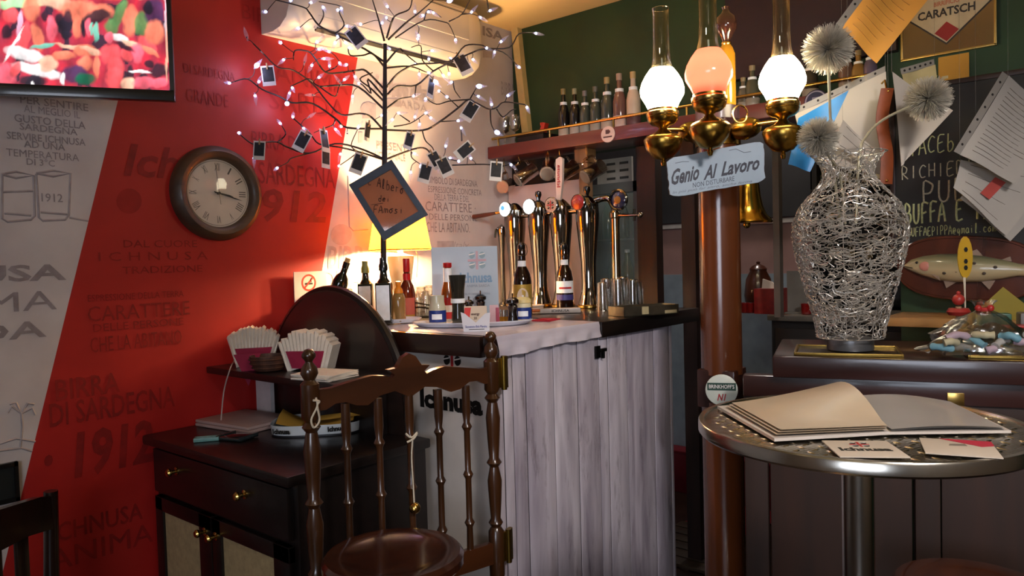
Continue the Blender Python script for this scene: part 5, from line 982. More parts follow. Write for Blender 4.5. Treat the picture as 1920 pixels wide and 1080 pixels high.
for a in ((1058, 'dark bottle with gold cap, first of the shelf row beside the red wedge', .235, .027, G1, '#8a7a4a', '#b8aca4'), (1079, 'dark bottle with white neck band, second of the shelf row', .225, .027, G1, '#8a8a6a', '#b0aaa8'), (1098, 'grey bottle with white neck band, third of the shelf row', .205, .027, G2, '#6a6a6a', '#9a9a98'), (1118, 'grey-green bottle with short neck, fourth of the shelf row', .215, .028, G2, '#5a5a52', '#a09a94'), (1140, 'half-filled bottle with gold cap above the shelf badge', .245, .031, G2, '#9a8a5a', '#b8a8a0'), (1163, 'pink bottle with red shoulder beside the cream bottle', .25, .031, G3, '#a08a7a', '#c0a8a4'), (1189, 'cream bottle printed with dark rings, last of the shelf row before the oil lamps', .245, .031, G4, '#b09a6a', '#5a3a40')): sbottle(*a)
p = atX(1020, 232, 2.88); t = thing('red_wedge', 'small red doorstop wedge leaning on the overhead shelf', 'wedge', (2.88, p.y, ZSH)); part('wedge', B().prism([(-.03, 0), (.0, 0), (.03, .085), (.012, .09)], .03, Matrix.Translation((0, 0, 0)) @ Matrix.Rotation(R(-90), 4, 'Z') @ Matrix.Rotation(R(90), 4, 'X')), M('bright_red_plastic', '#b43222', .4), t); part('grip', B().bx((.0, -.006, .075), (-.03, .0, .09)), M('bright_red_plastic'), t)
p = atX(1008, 250, 2.9); t = thing('flat_box', 'flat dark box lying on the overhead shelf behind the brass rail', 'box', (2.9, p.y, ZSH)); part('carton', B().box((0, 0, .018), (.12, .16, .034), bev=.003), M('dark_carton', '#211a1c', .6), t); part('lid', B().box((0, 0, .038), (.124, .164, .006), bev=.002), M('dark_carton'), t)
# wine glasses at the wall end of the shelf
wg = None
for k, px in enumerate((930, 948, 966)):
    p = atX(px, 262, 2.86); mt = Matrix.Translation((2.86, min(p.y, YW-.05), ZSH))
    if wg is None:
        wg = thing('wine_glass', 'clear stemmed glass at the mural end of the overhead shelf', 'glass', (0, 0, 0), 0, 'stemmed glasses on the overhead shelf'); wg.matrix_world = mt; MW[wg.name] = mt
        part('bowl', L_([(.004, .07), (.02, .08), (.028, .11), (.026, .15), (.025, .15), (.027, .11), (.019, .082), (0, .074)], 16), CLEAR, wg); part('stem', L_([(.026, 0), (.024, .003), (.004, .008), (.0035, .07)], 14), CLEAR, wg)
    else: copy_tree(wg, mt)
# ================================================================== on the cabinet: napkins, tray, papers
NAP = M('white_napkin', '#dcd2c4', .85, var=.06, scale=30, bump=.15); MAG = M('magenta_napkin', '#8c1438', .8, var=.1)
def napkins(px, py, w_, h_, n_, label, yaw, x=1.40, lean=18):
    p = atX(px, py, x); p.z = 1.055
    t = thing('napkin_bundle', label, 'napkins', p, yaw, 'bundles of paper napkins')
    for k in range(n_):
        a = (k-(n_-1)/2); x0 = a*w_/n_; rr_ = random.Random(k+px)
        hh_ = h_*(1-.004*a*a)+rr_.uniform(-.006, .006); rt = Matrix.Rotation(R(a*1.5), 3, 'Y')
        part('napkin', B().slab([rt @ V((x0-w_*.05, -.035, 0)), rt @ V((x0+w_*.05, -.035, 0)), rt @ V((x0*1.15+w_*.06, -.040, hh_)), rt @ V((x0*1.15, -.052, hh_+.008)), rt @ V((x0*1.15-w_*.06, -.040, hh_))], (0, .07+rr_.uniform(0, .01), 0)), NAP, t, smooth=False)
    return t
n1 = napkins(478, 662, .115, .12, 14, 'fan of white paper napkins in magenta wrap near the red wall', CAMYAW+.25, 1.38); n2 = napkins(583, 672, .13, .115, 15, 'fan of white paper napkins in front of the half-round board', CAMYAW-.15, 1.42)
for t_, w_, lab in ((n1, .12, 'magenta wrap'), (n2, .13, 'magenta wrap')):
    part('wrap', B().slab([(-w_*.5, -.046, .055), (w_*.5, -.046, .055), (w_*.36, -.043, .0), (0, -.046, -.001 if t_ is n2 else -.0), (-w_*.36, -.043, .0)], (0, .006, 0)), MAG, t_, smooth=False, label=lab)
part('wrap_point', B().slab([(-.055, -.135, .045), (.03, -.135, .045), (-.012, -.14, -.06)], (0, .003, 0)), MAG, n1, smooth=False, label='hanging magenta corner')
bk_ = atX(520, 690, 1.36); t = thing('napkin_basket', 'low dark wicker basket between the napkin bundles', 'basket', (1.33, bk_.y, 1.046), CAMYAW)
part('bowl', B().lathe([(.035, 0), (.045, .003), (.058, .03), (.060, .05), (.055, .05), (.042, .008), (0, .006)], 24, cap=False), wood('wicker', '#3a2016', '#5a3624', .6, 0, 'Z', 12), t)
for z, r in ((.012, .051), (.026, .0575), (.04, .0605)): part('wicker_band', B().tube([((r+.0012*(k % 2))*math.cos(R(k*12)), (r+.0012*(k % 2))*math.sin(R(k*12)), z) for k in range(30)], .0028, 5, closed=True), M('wicker'), t)
p = atZ(640, 703, 1.05); t = thing('napkin_stack', 'flat pile of white paper napkins at the shelf end', 'napkins', (1.33, p.y+.02, 1.046), .2)
for k in range(5): a = .12*math.sin(k*2.1); part('napkin', B().box((0, 0, .002+.0036*k), (.13, .15, .003), Matrix.Rotation(a, 3, 'Z')), NAP, t)
# serving tray with yellow paper
p = atZ(597, 806, CZ+.001); t = thing('beer_tray', 'white oval enamel beer tray with printed name on the cabinet top', 'tray', p, CAMYAW+R(6))
a_, b_ = .145, .10
bb = B(); rings = [oval(a_*.88, b_*.85, .001), oval(a_*.95, b_*.95, .004), oval(a_, b_, .036), oval(a_*.985, b_*.98, .036), oval(a_*.9, b_*.9, .006)]
def rect_oval(pts, a, b): return [V((math.copysign(abs(x/a)**.6, x)*a, math.copysign(abs(y/b)**.6, y)*b, z)) for x, y, z in pts]
rings = [rect_oval(r, a_, b_) for r in rings]
bb.grid([r+[r[0]] for r in rings]); bb.poly(rings[-1]); bb.poly(rings[0]); part('dish', bb, M('tray_white', '#b9c0c4', .25, coat=.4, var=.03), t)
part('dark_foot', B().slab([v*1.0 for v in rect_oval(oval(a_*.96, b_*.96, 0), a_, b_)], (0, 0, .006)), M('tray_dark', '#14161c', .4), t); mw = MW[t.name]; m3 = mw.to_3x3()
def on_tray(px, py): 
    return None
lettering(t, 'Ichnusa', mw @ V((-.125, -.088, .012)), m3 @ V((.055, -.015, 0)), m3 @ V((0, -.004, .018)), BLK, .05); lettering(t, 'Ichnusa', mw @ V((.045, -.1035, .014)), m3 @ V((.055, .014, .0)), m3 @ V((0, -.003, .017)), BLK, .05)
yp = thing('yellow_sheet', 'bent yellow paper sheets lying in the enamel beer tray', 'paper', mw @ V((0, 0, .008)), CAMYAW+R(6)); YEL = M('yellow_paper', '#b48a34', .7, var=.08)
bb = B(); bb.grid([[(-.12+.24*i/8, -.065+.12*j/4, .014+.045*((i-4)/4)**2*(.4+.6*j/4)+.004*math.sin(j)) for i in range(9)] for j in range(5)]); part('sheet', bb, YEL, yp)
bb = B(); bb.grid([[(-.03+.22*i/6, -.085+.05*j/2+.03*i/6, .036+.012*i/6+.003*j) for i in range(7)] for j in range(3)]); part('sheet', bb, YEL, yp)
p = atZ(462, 795, CZ+.001); t = thing('menu_folder', 'pale pink menu folders stacked flat on the cabinet top by the wall', 'folder', p, .12)
for k in range(2): part('folder', B().box((.004*k, .004*k, .005+.011*k), (.20, .28, .010), bev=.003), M('pale_pink_folder', '#a8908a', .5, var=.05), t)
p = atZ(388, 826, CZ+.001); t = thing('teal_holder', 'small teal plastic holder with slots at the cabinet edge', 'holder', p, CAMYAW+.25)
part('frame', B().box((0, -.014, .006), (.07, .006, .012), bev=.002).box((0, .014, .006), (.07, .006, .012), bev=.002).box((-.034, 0, .006), (.006, .034, .012), bev=.002).box((.034, 0, .006), (.006, .034, .012), bev=.002).box((0, 0, .006), (.07, .006, .012), bev=.002), M('teal_plastic', '#5c8a86', .4), t)
p = atZ(445, 822, CZ+.001); t = thing('glass_ashtray', 'dark glass plate beside the teal holder', 'plate', p, .3)
part('dish', B().box((0, 0, .006), (.08, .10, .010), bev=.004), M('dark_glass_plate', '#20282a', .08, coat=.7), t); part('rim', B().box((0, .045, .011), (.08, .008, .006), bev=.002).box((0, -.045, .011), (.08, .008, .006), bev=.002), M('dark_glass_plate'), t)
a, b_, c = atX(441, 612, 1.44), atX(432, 690, 1.255), atX(414, 776, 1.24)
tag(part('white_cable', B().tube(smooth_pts([a, V((1.44, a.y+.005, 1.06)), b_, (b_+c)/2+V((0, .01, 0)), V((c.x, c.y, CZ+.03))]), .0022, 5), M('white_cable_pvc', '#b9a9a2', .5)), 'thin white cable hanging past the napkin shelf', 'cable')
# ================================================================== triple oil lamp fixture on the column
LB = [V((2.083, 1.124, 1.826)), V((2.008, .934, 1.830)), V((2.243, .810, 1.828))]
fix = thing('oil_lamp_fixture', 'brass wall fixture with three glass chimney oil lamps on the column', 'lamp', (CCX, CCY, 1.75))
def pink_globe():
    m = bpy.data.materials.new('pink_opal_glass'); m.use_nodes = True; nt = m.node_tree; nt.nodes.clear()
    o = nt.nodes.new('ShaderNodeOutputMaterial'); tr = nt.nodes.new('ShaderNodeBsdfTranslucent'); g = nt.nodes.new('ShaderNodeBsdfGlossy'); mx = nt.nodes.new('ShaderNodeMixShader'); mx.inputs[0].default_value = .06
    tr.inputs[0].default_value = lin('#ff8a78'); g.inputs['Roughness'].default_value = .15; nt.links.new(tr.outputs[0], mx.inputs[1]); nt.links.new(g.outputs[0], mx.inputs[2]); nt.links.new(mx.outputs[0], o.inputs[0]); return m
lamp('pink_lamp_bulb', 'POINT', LB[1]+V((0, 0, .072)), .42, (1, .80, .55), .02)
OPAL = M('opal_glow', '#fff6e0', .3, var=0, emit='#fff0cc', es=26); PINK = pink_globe(); CHIM = thin_glass('chimney_glass', '#f4f0dc', .05, .8)
AB = M('antique_brass', '#9a7a36', .25, 1.0, var=.15, scale=20)
for k, q in enumerate(LB):
    mt = Matrix.Translation(q)
    # q.z is the foot of the glowing bulb
    part('font', B().lathe([(0, -.165), (.006, -.163), (.009, -.152), (.006, -.145), (.030, -.138), (.052, -.112), (.060, -.085), (.058, -.078), (.050, -.07), (.030, -.062), (.018, -.054), (.012, -.046), (.020, -.040), (.034, -.036), (.045, -.026), (.049, -.014), (.044, -.010), (.046, 0), (.046, .012)], 32, mt), AB, fix, world=True, label='brass oil font')
    part('burner_gallery', B().lathe([(.047, -.012), (.050, -.008), (.050, .002), (.046, .006)], 32, mt, cap=False), BRASS, fix, world=True)
    ch = part('chimney', B().lathe([(.035, .135), (.028, .165), (.0255, .21), (.0245, .30), (.026, .32)], 28, mt, cap=False), CHIM, fix, world=True, label='clear glass chimney')
    part('chimney_lip', B().tube([q+V((.0258*math.cos(R(a)), .0258*math.sin(R(a)), .320)) for a in range(0, 360, 18)], .0013, 5, closed=True), CHIM, ch, world=True)
    part('opal_globe', B().lathe([(.042, .008), (.052, .03), (.0665, .055), (.068, .072), (.062, .095), (.050, .117), (.036, .136)], 32, mt, cap=False), PINK if k == 1 else OPAL, fix, world=True, label='glowing pink globe' if k == 1 else 'glowing white globe')
    part('bulb_holder', B().lathe([(.012, .0), (.012, .04), (.02, .05), (0, .06)], 14, mt), M('black_gloss_plastic'), fix, world=True)
    d = V((q.x-CCX, q.y-CCY, 0)); L = d.length; d.normalize(); s0 = V((CCX, CCY, 0))+d*CRAD
    part('arm', B().tube(smooth_pts([V((s0.x, s0.y, q.z-.048)), V((s0.x, s0.y, q.z-.045))+d*(L-CRAD)*.5, V((q.x, q.y, q.z-.05))]), .0075, 10), BRASS, fix, world=True)
    part('arm_cup', B().lathe([(.008, -.045), (.032, -.038), (.036, -.01), (.030, .02), (.022, .035), (.014, .038)], 24, Matrix.Translation(V((s0.x, s0.y, q.z-.05))+d*.055) @ d.to_track_quat('Z', 'Y').to_matrix().to_4x4()), AB, fix, world=True)
part('mounting_plate', B().lathe([(CRAD+.001, 1.735), (CRAD+.006, 1.737), (CRAD+.006, 1.79), (CRAD+.001, 1.795)], 32, Matrix.Translation((CCX, CCY, 0))), AB, fix, world=True)
part('ring_handle', B().tube([LB[2]+V((-.10, .09, -.03))+CR*(.022*math.cos(R(a)))+CU*(.026*math.sin(R(a))) for a in range(0, 360, 20)], .003, 6, closed=True), BRASS, fix, world=True)
# dark finger-grip flask hanging behind the left font
# ================================================================== tin sign
sgn = [atD(x, y, 2.2) for x, y in ((1255, 372), (1436, 340), (1431, 263), (1247, 298))]
cc = sum(sgn, V())/4; t = thing('tin_sign', 'weathered pale blue tin sign hanging askew on the round column', 'sign', cc)
nrm = ((sgn[1]-sgn[0]).cross(sgn[3]-sgn[0])).normalized(); nrm = nrm if nrm.dot(CAMP-cc) > 0 else -nrm
rr_ = random.Random(2); edge = []
for k in range(4):
    for q in range(12):
        f = q/12; p = sgn[k].lerp(sgn[(k+1) % 4], f); pull = .012 if q in (0, 1, 11) and q == 0 else 0
        edge.append(p+(cc-p).normalized()*(rr_.uniform(0, .004)+ (.010 if q == 0 else 0)))
part('plate', B().slab(edge, nrm*.003), M('pale_blue_tin', '#8fa1b0', .45, var=.07, scale=12), t, world=True, smooth=False)
part('rusty_back', B().slab([cc+(p-cc)*1.012-nrm*.0004 for p in edge], -nrm*.002), M('rust', '#3a2a24', .8), t, world=True, smooth=False)
def on_plane(px, py, c0, n, off): r = ray(px, py); return CAMP+r*((c0+n*off-CAMP).dot(n)/r.dot(n))
NAVY = M('navy_ink', '#10182c', .5)
def sign_text(par, s, a, b_, h, mat, c0, n, off, bold=0, shear=0, hx=0):
    O, E, T = on_plane(*a, c0, n, off), on_plane(*b_, c0, n, off), on_plane(a[0]+hx, a[1]-h, c0, n, off); lettering(par, s, O, E-O, T-O, mat, bold, shear)
sign_text(t, 'Genio', (1259, 348), (1311, 337), 30, NAVY, cc, nrm, .0034, .03, .35, 0); sign_text(t, 'Al', (1319, 338), (1345, 332), 26, NAVY, cc, nrm, .0034, .03, .35); sign_text(t, 'Lavoro', (1352, 331), (1424, 318), 27, NAVY, cc, nrm, .0034, .03, .35)
sign_text(t, 'NON DISTURBARE', (1299, 352), (1377, 339), 9, M('grey_navy', '#2a3440', .5), cc, nrm, .0034, 0)
sign_text(t, 'In più può far altro, anche ferma', (1261, 365), (1410, 343), 6, M('grey_ink', '#59626a', .5), cc, nrm, .0034, 0, .3)
part('scroll_line', B().tube([on_plane(x, y, cc, nrm, .0034) for x, y in ((1266, 306), (1280, 303), (1292, 303))], .0008, 4), M('grey_ink'), t, world=True)
part('scroll_line', B().tube([on_plane(x, y, cc, nrm, .0034) for x, y in ((1367, 282), (1380, 279), (1395, 286), (1408, 284))], .0008, 4), M('grey_ink'), t, world=True)
part('hanger', B().tube([cc+nrm*-.003, V((CCX, CCY, cc.z+.02))+(_F0*-CRAD)], .002, 5), M('rust'), t, world=True)
# ================================================================== brass bell
bl = atD(1400, 400, 2.62); t = thing('ship_bell', 'brass ship bell hanging behind the round column', 'bell', (bl.x, bl.y, 1.49))
part('bell_body', B().lathe([(.085, 0), (.088, .006), (.082, .016), (.068, .03), (.056, .06), (.048, .10), (.044, .135), (.036, .155), (.014, .165), (.010, .175)], 36), M('bright_brass', '#c9a040', .18, 1, var=.1), t)
part('clapper', B().cyl((0, 0, .10), (0, 0, .0), .004, seg=8).ball((0, 0, -.004), .013), M('antique_brass'), t); part('crown_loop', B().tube([(.015*math.cos(R(a)), 0, .185+.015*math.sin(R(a))) for a in range(0, 360, 30)], .004, 6, closed=True), M('antique_brass'), t)
bd_ = V((CCX-bl.x, CCY-bl.y, 0)); bn_ = bd_.normalized(); be_ = bd_-bn_*(CRAD-.001)
part('bracket', B().tube([(0, 0, .198), (0, 0, .215), be_*.5+V((0, 0, .225)), be_+V((0, 0, .225))], .006, 8), M('black_iron'), t)
# bottle standing on the column cap
t = bottle('decanter', 'tall amber decanter with bulbous brown stopper on the column top', 'bottle', (CCX+.012, CCY-.03, 1.866), [('body', L_([(.026, 0), (.028, .004), (.028, .165), (.022, .185), (.013, .20), (.014, .205)], 24), M('amber_decanter', '#a8741c', .1, var=.1, coat=.6)), ('stopper', L_([(.011, .20), (.013, .21), (.020, .225), (.034, .245), (.036, .265), (.030, .285), (.014, .30), (.010, .31), (.014, .318), (0, .325)], 24), M('brown_stopper', '#3a201a', .1, coat=.8)), ('neck_ring', L_([(.015, .196), (.017, .2), (.015, .206)], 20), BRASS)])
# ================================================================== wire vase with glitter balls
VC = atZ(1587, 652, 1.098); VZ = 1.0975
GOLDT = M('gold_tray_metal', '#8a6f34', .3, .9, var=.1)
def gold_tray(p, w, d_, label, yaw):
    t = thing('gold_tray', label, 'tray', p, yaw, 'gold rimmed trays on the partition counter')
    part('plate', B().box((0, 0, .003), (w, d_, .004), bev=.001), M('dark_tray', '#2a2018', .3, coat=.4), t)
    part('rim', B().box((0, d_/2, .005), (w, .008, .009), bev=.002).box((0, -d_/2, .005), (w, .008, .009), bev=.002).box((w/2, 0, .005), (.008, d_, .009), bev=.002).box((-w/2, 0, .005), (.008, d_, .009), bev=.002), GOLDT, t); return t
PY = math.atan2(pdir.y, pdir.x); pn = V((-pdir.y, pdir.x, 0))
base_l = V((PL.x, PL.y, 1.0905))
gold_tray(base_l+pdir*.195+pn*.125, .27, .20, 'gold rimmed dark tray under the wire vase', PY)
gold_tray(base_l+pdir*.62+pn*.16, .26, .22, 'gold rimmed dark tray beneath the sweets bag', PY)
VC = base_l+pdir*.205+pn*.125; VC.z = VZ+.002
S_ = (VC-CAMP).dot(CF)/FPX      # metres per photo pixel at the vase
vase = thing('wire_vase', 'tall silver vase woven from curly wire on a metal foot', 'vase', VC)
vb = pix(VC)
zof = lambda py: (vb[1]-py)*S_
VP = [(57, 632), (60, 610), (70, 570), (82, 525), (93, 480), (99, 440), (97, 415), (85, 385), (62, 358), (48, 342), (42, 328), (46, 312), (56, 298), (64, 290)]
VP = [(r*S_, zof(y)) for r, y in VP]
part('foot', B().lathe([(.059*S_/.00147, 0), (.060*S_/.00147, .003), (.060*S_/.00147, zof(634)-.002), (.055*S_/.00147, zof(632))], 40), M('satin_metal', '#8d8f92', .35, .8, var=.05), vase)
def vr(z):
    for (r0, z0), (r1, z1) in zip(VP, VP[1:]):
        if z0 <= z <= z1: return r0+(r1-r0)*(z-z0)/(z1-z0)
    return VP[0][0] if z < VP[0][1] else VP[-1][0]
rv = random.Random(5); bb = B(); z0, z1 = VP[0][1], VP[-1][1]
for k in range(900):
    a = rv.uniform(0, 2*math.pi); z = z0+(z1-z0)*rv.random(); da = rv.uniform(-.30, .30); dzz = rv.uniform(-.006, .006); pts = []
    n_ = rv.randint(9, 14); ph = rv.uniform(0, 6.28); am = rv.uniform(.004, .011); fr = rv.uniform(1.0, 1.7)
    for q in range(n_):
        a += da*.28+.10*math.cos(q*fr+ph); z += dzz+am*math.sin(q*fr+ph)
        zc = min(max(z, z0), z1); r = vr(zc)+rv.uniform(-.002, .0035); pts.append((r*math.cos(a), r*math.sin(a), zc))
    bb.tube(pts, .0014, 4)
WIRE = M('silver_wire', '#b8b2a8', .32, .5, var=.1)
part('woven_wire', bb, WIRE, vase, kind='stuff', weld=False, label='tangled curly silver wire')
part('top_ring', B().tube([(VP[-1][0]*math.cos(R(a)), VP[-1][0]*math.sin(R(a)), VP[-1][1]) for a in range(0, 360, 10)], .0018, 6, closed=True), WIRE, vase)
for k in range(8): a = R(45*k+10); part('upright_wire', B().tube([(r*math.cos(a), r*math.sin(a), z) for r, z in VP], .0011, 4), WIRE, vase)
def pompom(px, py, d, rpx, label, stem):
    c = atD(px, py, d); r = rpx*d/FPX; t = thing('glitter_ball', label, 'decoration', c, group='spiky silver balls in the wire vase'); rp = random.Random(px); b = B()
    for k in range(2200):
        z = 1-2*(k+.5)/2200; a = k*2.399963; s = math.sqrt(1-z*z); dv = V((s*math.cos(a), s*math.sin(a), z)); dv = (dv+V((rp.uniform(-.12, .12), rp.uniform(-.12, .12), rp.uniform(-.12, .12)))).normalized()
        o = dv.orthogonal().normalized()*.0009; o2 = dv.cross(o); L = r*rp.uniform(.84, 1.08); b._add([dv*.004+o, dv*.004-o*.5+o2*.8, dv*.004-o*.5-o2*.8, dv*L+o*.6, dv*L-o*.3+o2*.5, dv*L-o*.3-o2*.5], [(0, 1, 4, 3), (1, 2, 5, 4), (2, 0, 3, 5), (3, 4, 5)])
    part('spikes', b, M('silver_tinsel', '#bdb7a8', .35, .35, var=.25, scale=80), t, kind='stuff', weld=False)
    pts = [atD(x, y, dd) for x, y, dd in stem]
    part('stem', B().tube(smooth_pts(pts), .004, 6), M('wire_stem', '#a39c84', .4, .3), t, world=True)
vd = vb[2]
pompom(1553, 92, vd-.02, 46, 'spiky silver glitter ball on the tallest straight stem', [(1554, 130, vd-.02), (1556, 200, vd-.01), (1562, 300, vd), (1575, 420, vd+.01)])
pompom(1740, 185, vd+.02, 41, 'spiky silver glitter ball on a stem bending towards the chalkboard', [(1705, 200, vd+.02), (1655, 225, vd+.02), (1625, 255, vd+.01), (1612, 290, vd), (1605, 420, vd)])
pompom(1535, 258, vd-.05, 38, 'spiky silver glitter ball resting low on the vase rim', [(1540, 270, vd-.05), (1552, 290, vd-.03), (1575, 330, vd), (1585, 420, vd)])
# ================================================================== green wall: mirror, slip, chalkboard, fish plaque
FW = Matrix(((0, -1, 0), (0, 0, 1), (-1, 0, 0))).transposed()     # local x to -Y, y up, z out of the wall
def wallthing(name, label, cat, px, py, x=2.999): p = atX(px, py, x); return thing(name, label, cat, p, rot=FW)
def loc2(t, px, py): q = MW[t.name].inverted() @ atX(px, py, MW[t.name].translation.x); return q.x, q.y
t = wallthing('pub_mirror', 'gold framed pub mirror with diamond beer emblem on the green wall', 'mirror', 1690, 117); w1, h1 = loc2(t, 1870, 90)[0], .30
part('mirror_glass', B().bx((.006, .006, 0), (w1-.006, h1, .008)), M('tan_mirror', '#8a7350', .18, .55, var=.06, scale=4), t)
part('frame', B().bx((0, 0, 0), (w1, .008, .014), .002).bx((0, 0, 0), (.008, h1, .014), .002).bx((w1-.008, 0, 0), (w1, h1, .014), .002).bx((0, h1-.008, 0), (w1, h1, .014), .002), M('gold_frame', '#b99a58', .3, .8), t)
cx, cy = loc2(t, 1775, 10); bxy = loc2(t, 1774, 85); rd = cy-bxy[1]
DM = lambda r, z, rx=1.12: [(cx+r*rx, cy, z), (cx, cy+r, z), (cx-r*rx, cy, z), (cx, cy-r, z)]
part('diamond_border', B().slab(DM(rd, .0082), (0, 0, .001)), M('emblem_black', '#2a2422', .5), t); part('diamond', B().slab(DM(rd*.95, .0092), (0, 0, .001)), M('emblem_cream', '#b5a587', .5), t)
rx, ry = loc2(t, 1776, 60); part('red_diamond', B().slab([(rx+.034*a, ry+.034*b_, .0103) for a, b_ in ((1.1, 0), (0, 1), (-1.1, 0), (0, -1))], (0, 0, .0008)), M('emblem_red', '#8c1a18', .5), t)
mw = MW[t.name]; m3 = mw.to_3x3()
a, b_ = loc2(t, 1722, 42), loc2(t, 1830, 28)
lettering(t, 'CARATSCH', mw @ V((a[0], a[1], .0106)), m3 @ V((b_[0]-a[0], 0, 0)), m3 @ V((0, .030, 0)), M('emblem_black'), .03)
a, b_ = loc2(t, 1752, 15), loc2(t, 1800, 10); lettering(t, 'BIRRIFICIO', mw @ V((a[0], a[1], .0106)), m3 @ V((b_[0]-a[0], 0, 0)), m3 @ V((0, .016, 0)), M('emblem_red2', '#a8583c', .5), .02)
t = wallthing('yellow_slip', 'yellow printed slip hanging below the pub mirror', 'paper', 1760, 190, 2.997); w1, h1 = loc2(t, 1817, 98)
part('sheet', B().bx((0, 0, 0), (w1, h1, .001)), M('amber_paper', '#c08c2c', .6, var=.05), t, smooth=False)
for x0, y0, x1, y1 in ((.01, .075, .03, .085), (.03, .05, w1-.01, .062), (.022, .02, w1-.008, .034)): part('white_field', B().bx((x0, y0, .001), (x1, y1, .0014)), M('pale_field', '#c9b98a', .6), t, smooth=False)
t = wallthing('chalkboard', 'black chalkboard with pale green handwriting behind the wire vase', 'chalkboard', 1672, 478, 2.998); w1 = .62; h1 = loc2(t, 1672, 168)[1]
part('slate', B().bx((.01, .01, 0), (w1-.01, h1-.01, .012)), M('black_slate', '#171614', .5, var=.25, scale=3), t); part('frame', B().bx((0, 0, 0), (w1, .018, .018), .003).bx((0, h1-.018, 0), (w1, h1, .018), .003).bx((0, 0, 0), (.018, h1, .018), .003).bx((w1-.018, 0, 0), (w1, h1, .018), .003), M('brown_frame', '#2a1814', .4), t)
CH1 = M('chalk_green', '#b9c08c', .9, var=.25, scale=120); CH2 = M('chalk_white', '#b8b49c', .9, var=.25, scale=120)
mw = MW[t.name]; m3 = mw.to_3x3()
for s, a, b_, h, m_, wd in (('PIACEb', (1690, 297), (1795, 280), 30, CH1, .0021), ('RICHIEDI', (1692, 338), (1830, 324), 24, CH2, .0020), ('PUB', (1730, 382), (1822, 374), 40, CH2, .0031), ('BUFFA E IPA', (1698, 420), (1880, 408), 36, CH1, .0033), ('BUFFAEPIPPA@gmail.com', (1703, 444), (1870, 434), 16, CH1, .0013)):
    A, E = loc2(t, *a), loc2(t, *b_); H_ = loc2(t, a[0], a[1]-h); handwriting(t, s, mw @ V((A[0], A[1], .0125)), m3 @ V((E[0]-A[0], E[1]-A[1], 0)), m3 @ V((0, H_[1]-A[1], 0)), m_, wd, (0, 0, 0))
# fish on its plaque: it rests on the ledge in front of the wall
t = thing('fish_plaque', 'painted trout mounted on an oval brown wooden plaque', 'plaque', atX(1812, 503, 2.93), rot=FW @ Matrix.Rotation(R(-4), 3, 'Z'))
hx, hy = .205, .105
part('plaque', B().prism([(hx*math.copysign(abs(math.cos(R(a)))**.75, math.cos(R(a))), hy*math.copysign(abs(math.sin(R(a)))**.75, math.sin(R(a)))) for a in range(0, 360, 10)], .022), wood('plaque_wood', '#3a1a10', '#52281a', .25, .6, 'Y', 4), t)
part('plaque_edge', B().tube([(hx*math.copysign(abs(math.cos(R(a)))**.75, math.cos(R(a))), hy*math.copysign(abs(math.sin(R(a)))**.75, math.sin(R(a))), .02) for a in range(0, 360, 10)], .006, 6, closed=True), wood('plaque_wood', '', ''), t)
bodyp = [(-.185, .002, -.006), (-.165, .022, -.016), (-.13, .036, -.030), (-.08, .046, -.044), (-.02, .049, -.048), (.05, .045, -.042), (.11, .034, -.028), (.15, .024, -.016), (.175, .022, -.016)]
P = []
for x, up_, dn in bodyp:
    cz, hh = (up_+dn)/2, (up_-dn)/2; P.append([V((x, cz+hh*math.cos(R(a)), .03+hh*.75*math.sin(R(a)))) for a in range(-40, 221, 20)])
fm = bpy.data.materials.new('trout_skin'); fm.use_nodes = True; nt = fm.node_tree; b = nt.nodes['Principled BSDF']; tc = nt.nodes.new('ShaderNodeTexCoord'); sp = nt.nodes.new('ShaderNodeSeparateXYZ'); rp = nt.nodes.new('ShaderNodeValToRGB'); mr = nt.nodes.new('ShaderNodeMapRange'); mr.inputs[1].default_value = -.05; mr.inputs[2].default_value = .05
nt.links.new(tc.outputs['Object'], sp.inputs[0]); nt.links.new(sp.outputs['Y'], mr.inputs[0]); nt.links.new(mr.outputs[0], rp.inputs[0]); nt.links.new(rp.outputs[0], b.inputs['Base Color']); b.inputs['Roughness'].default_value = .3; b.inputs['Coat Weight'].default_value = .5
rp.color_ramp.elements[0].color = lin('#a89a78'); rp.color_ramp.elements[1].color = lin('#3f4636'); e = rp.color_ramp.elements.new(.45); e.color = lin('#b0a07c'); e = rp.color_ramp.elements.new(.72); e.color = lin('#7d7a5c')
part('fish_body', B().grid([list(r) for r in P]), fm, t, label='painted trout body')
part('tail_fin', B().slab([(.165, .0, .03), (.185, .026, .03), (.225, .052, .032), (.212, .008, .032), (.228, -.046, .032), (.188, -.03, .03)], (0, 0, .006)), M('fin_grey', '#4a5248', .4, var=.2), t)
for pl in ([(-.01, .046, .026), (.03, .066, .026), (.05, .043, .026)], [(.10, .034, .026), (.125, .046, .026), (.13, .03, .026)], [(-.06, -.044, .03), (-.05, -.07, .03), (-.02, -.047, .03)], [(.05, -.04, .03), (.075, -.066, .03), (.09, -.034, .03)], [(-.10, -.02, .05), (-.065, -.045, .056), (-.075, -.02, .05)]): part('fin', B().slab(pl, (0, 0, .004)), M('fin_pink', '#7d6a5a', .4, var=.2), t)
part('eye', B().ball((-.142, .013, .045), .0085, (1, 1, .6)), M('eye_ring', '#8c8460', .3), t); part('pupil', B().ball((-.142, .013, .049), .005, (1, 1, .6)), M('black_gloss_plastic'), t)
part('cheek', B().ball((-.115, .002, .056), .018, (1, .9, .25)), M('cheek_pink', '#b87868', .4), t); part('mouth_line', B().tube([(-.186, -.002, .034), (-.17, -.004, .042), (-.155, -.006, .047)], .0014, 5), M('dark_slot'), t)
for x, y in ((-.02, -.01), (.03, .02), (.06, -.012), (-.055, -.018), (.09, .01)): part('spot', B().ball((x, y, .03+.034*(1-abs(x)*1.2)), .006, (1, .8, .3)), M('spot_dark', '#3a3026', .5), t)
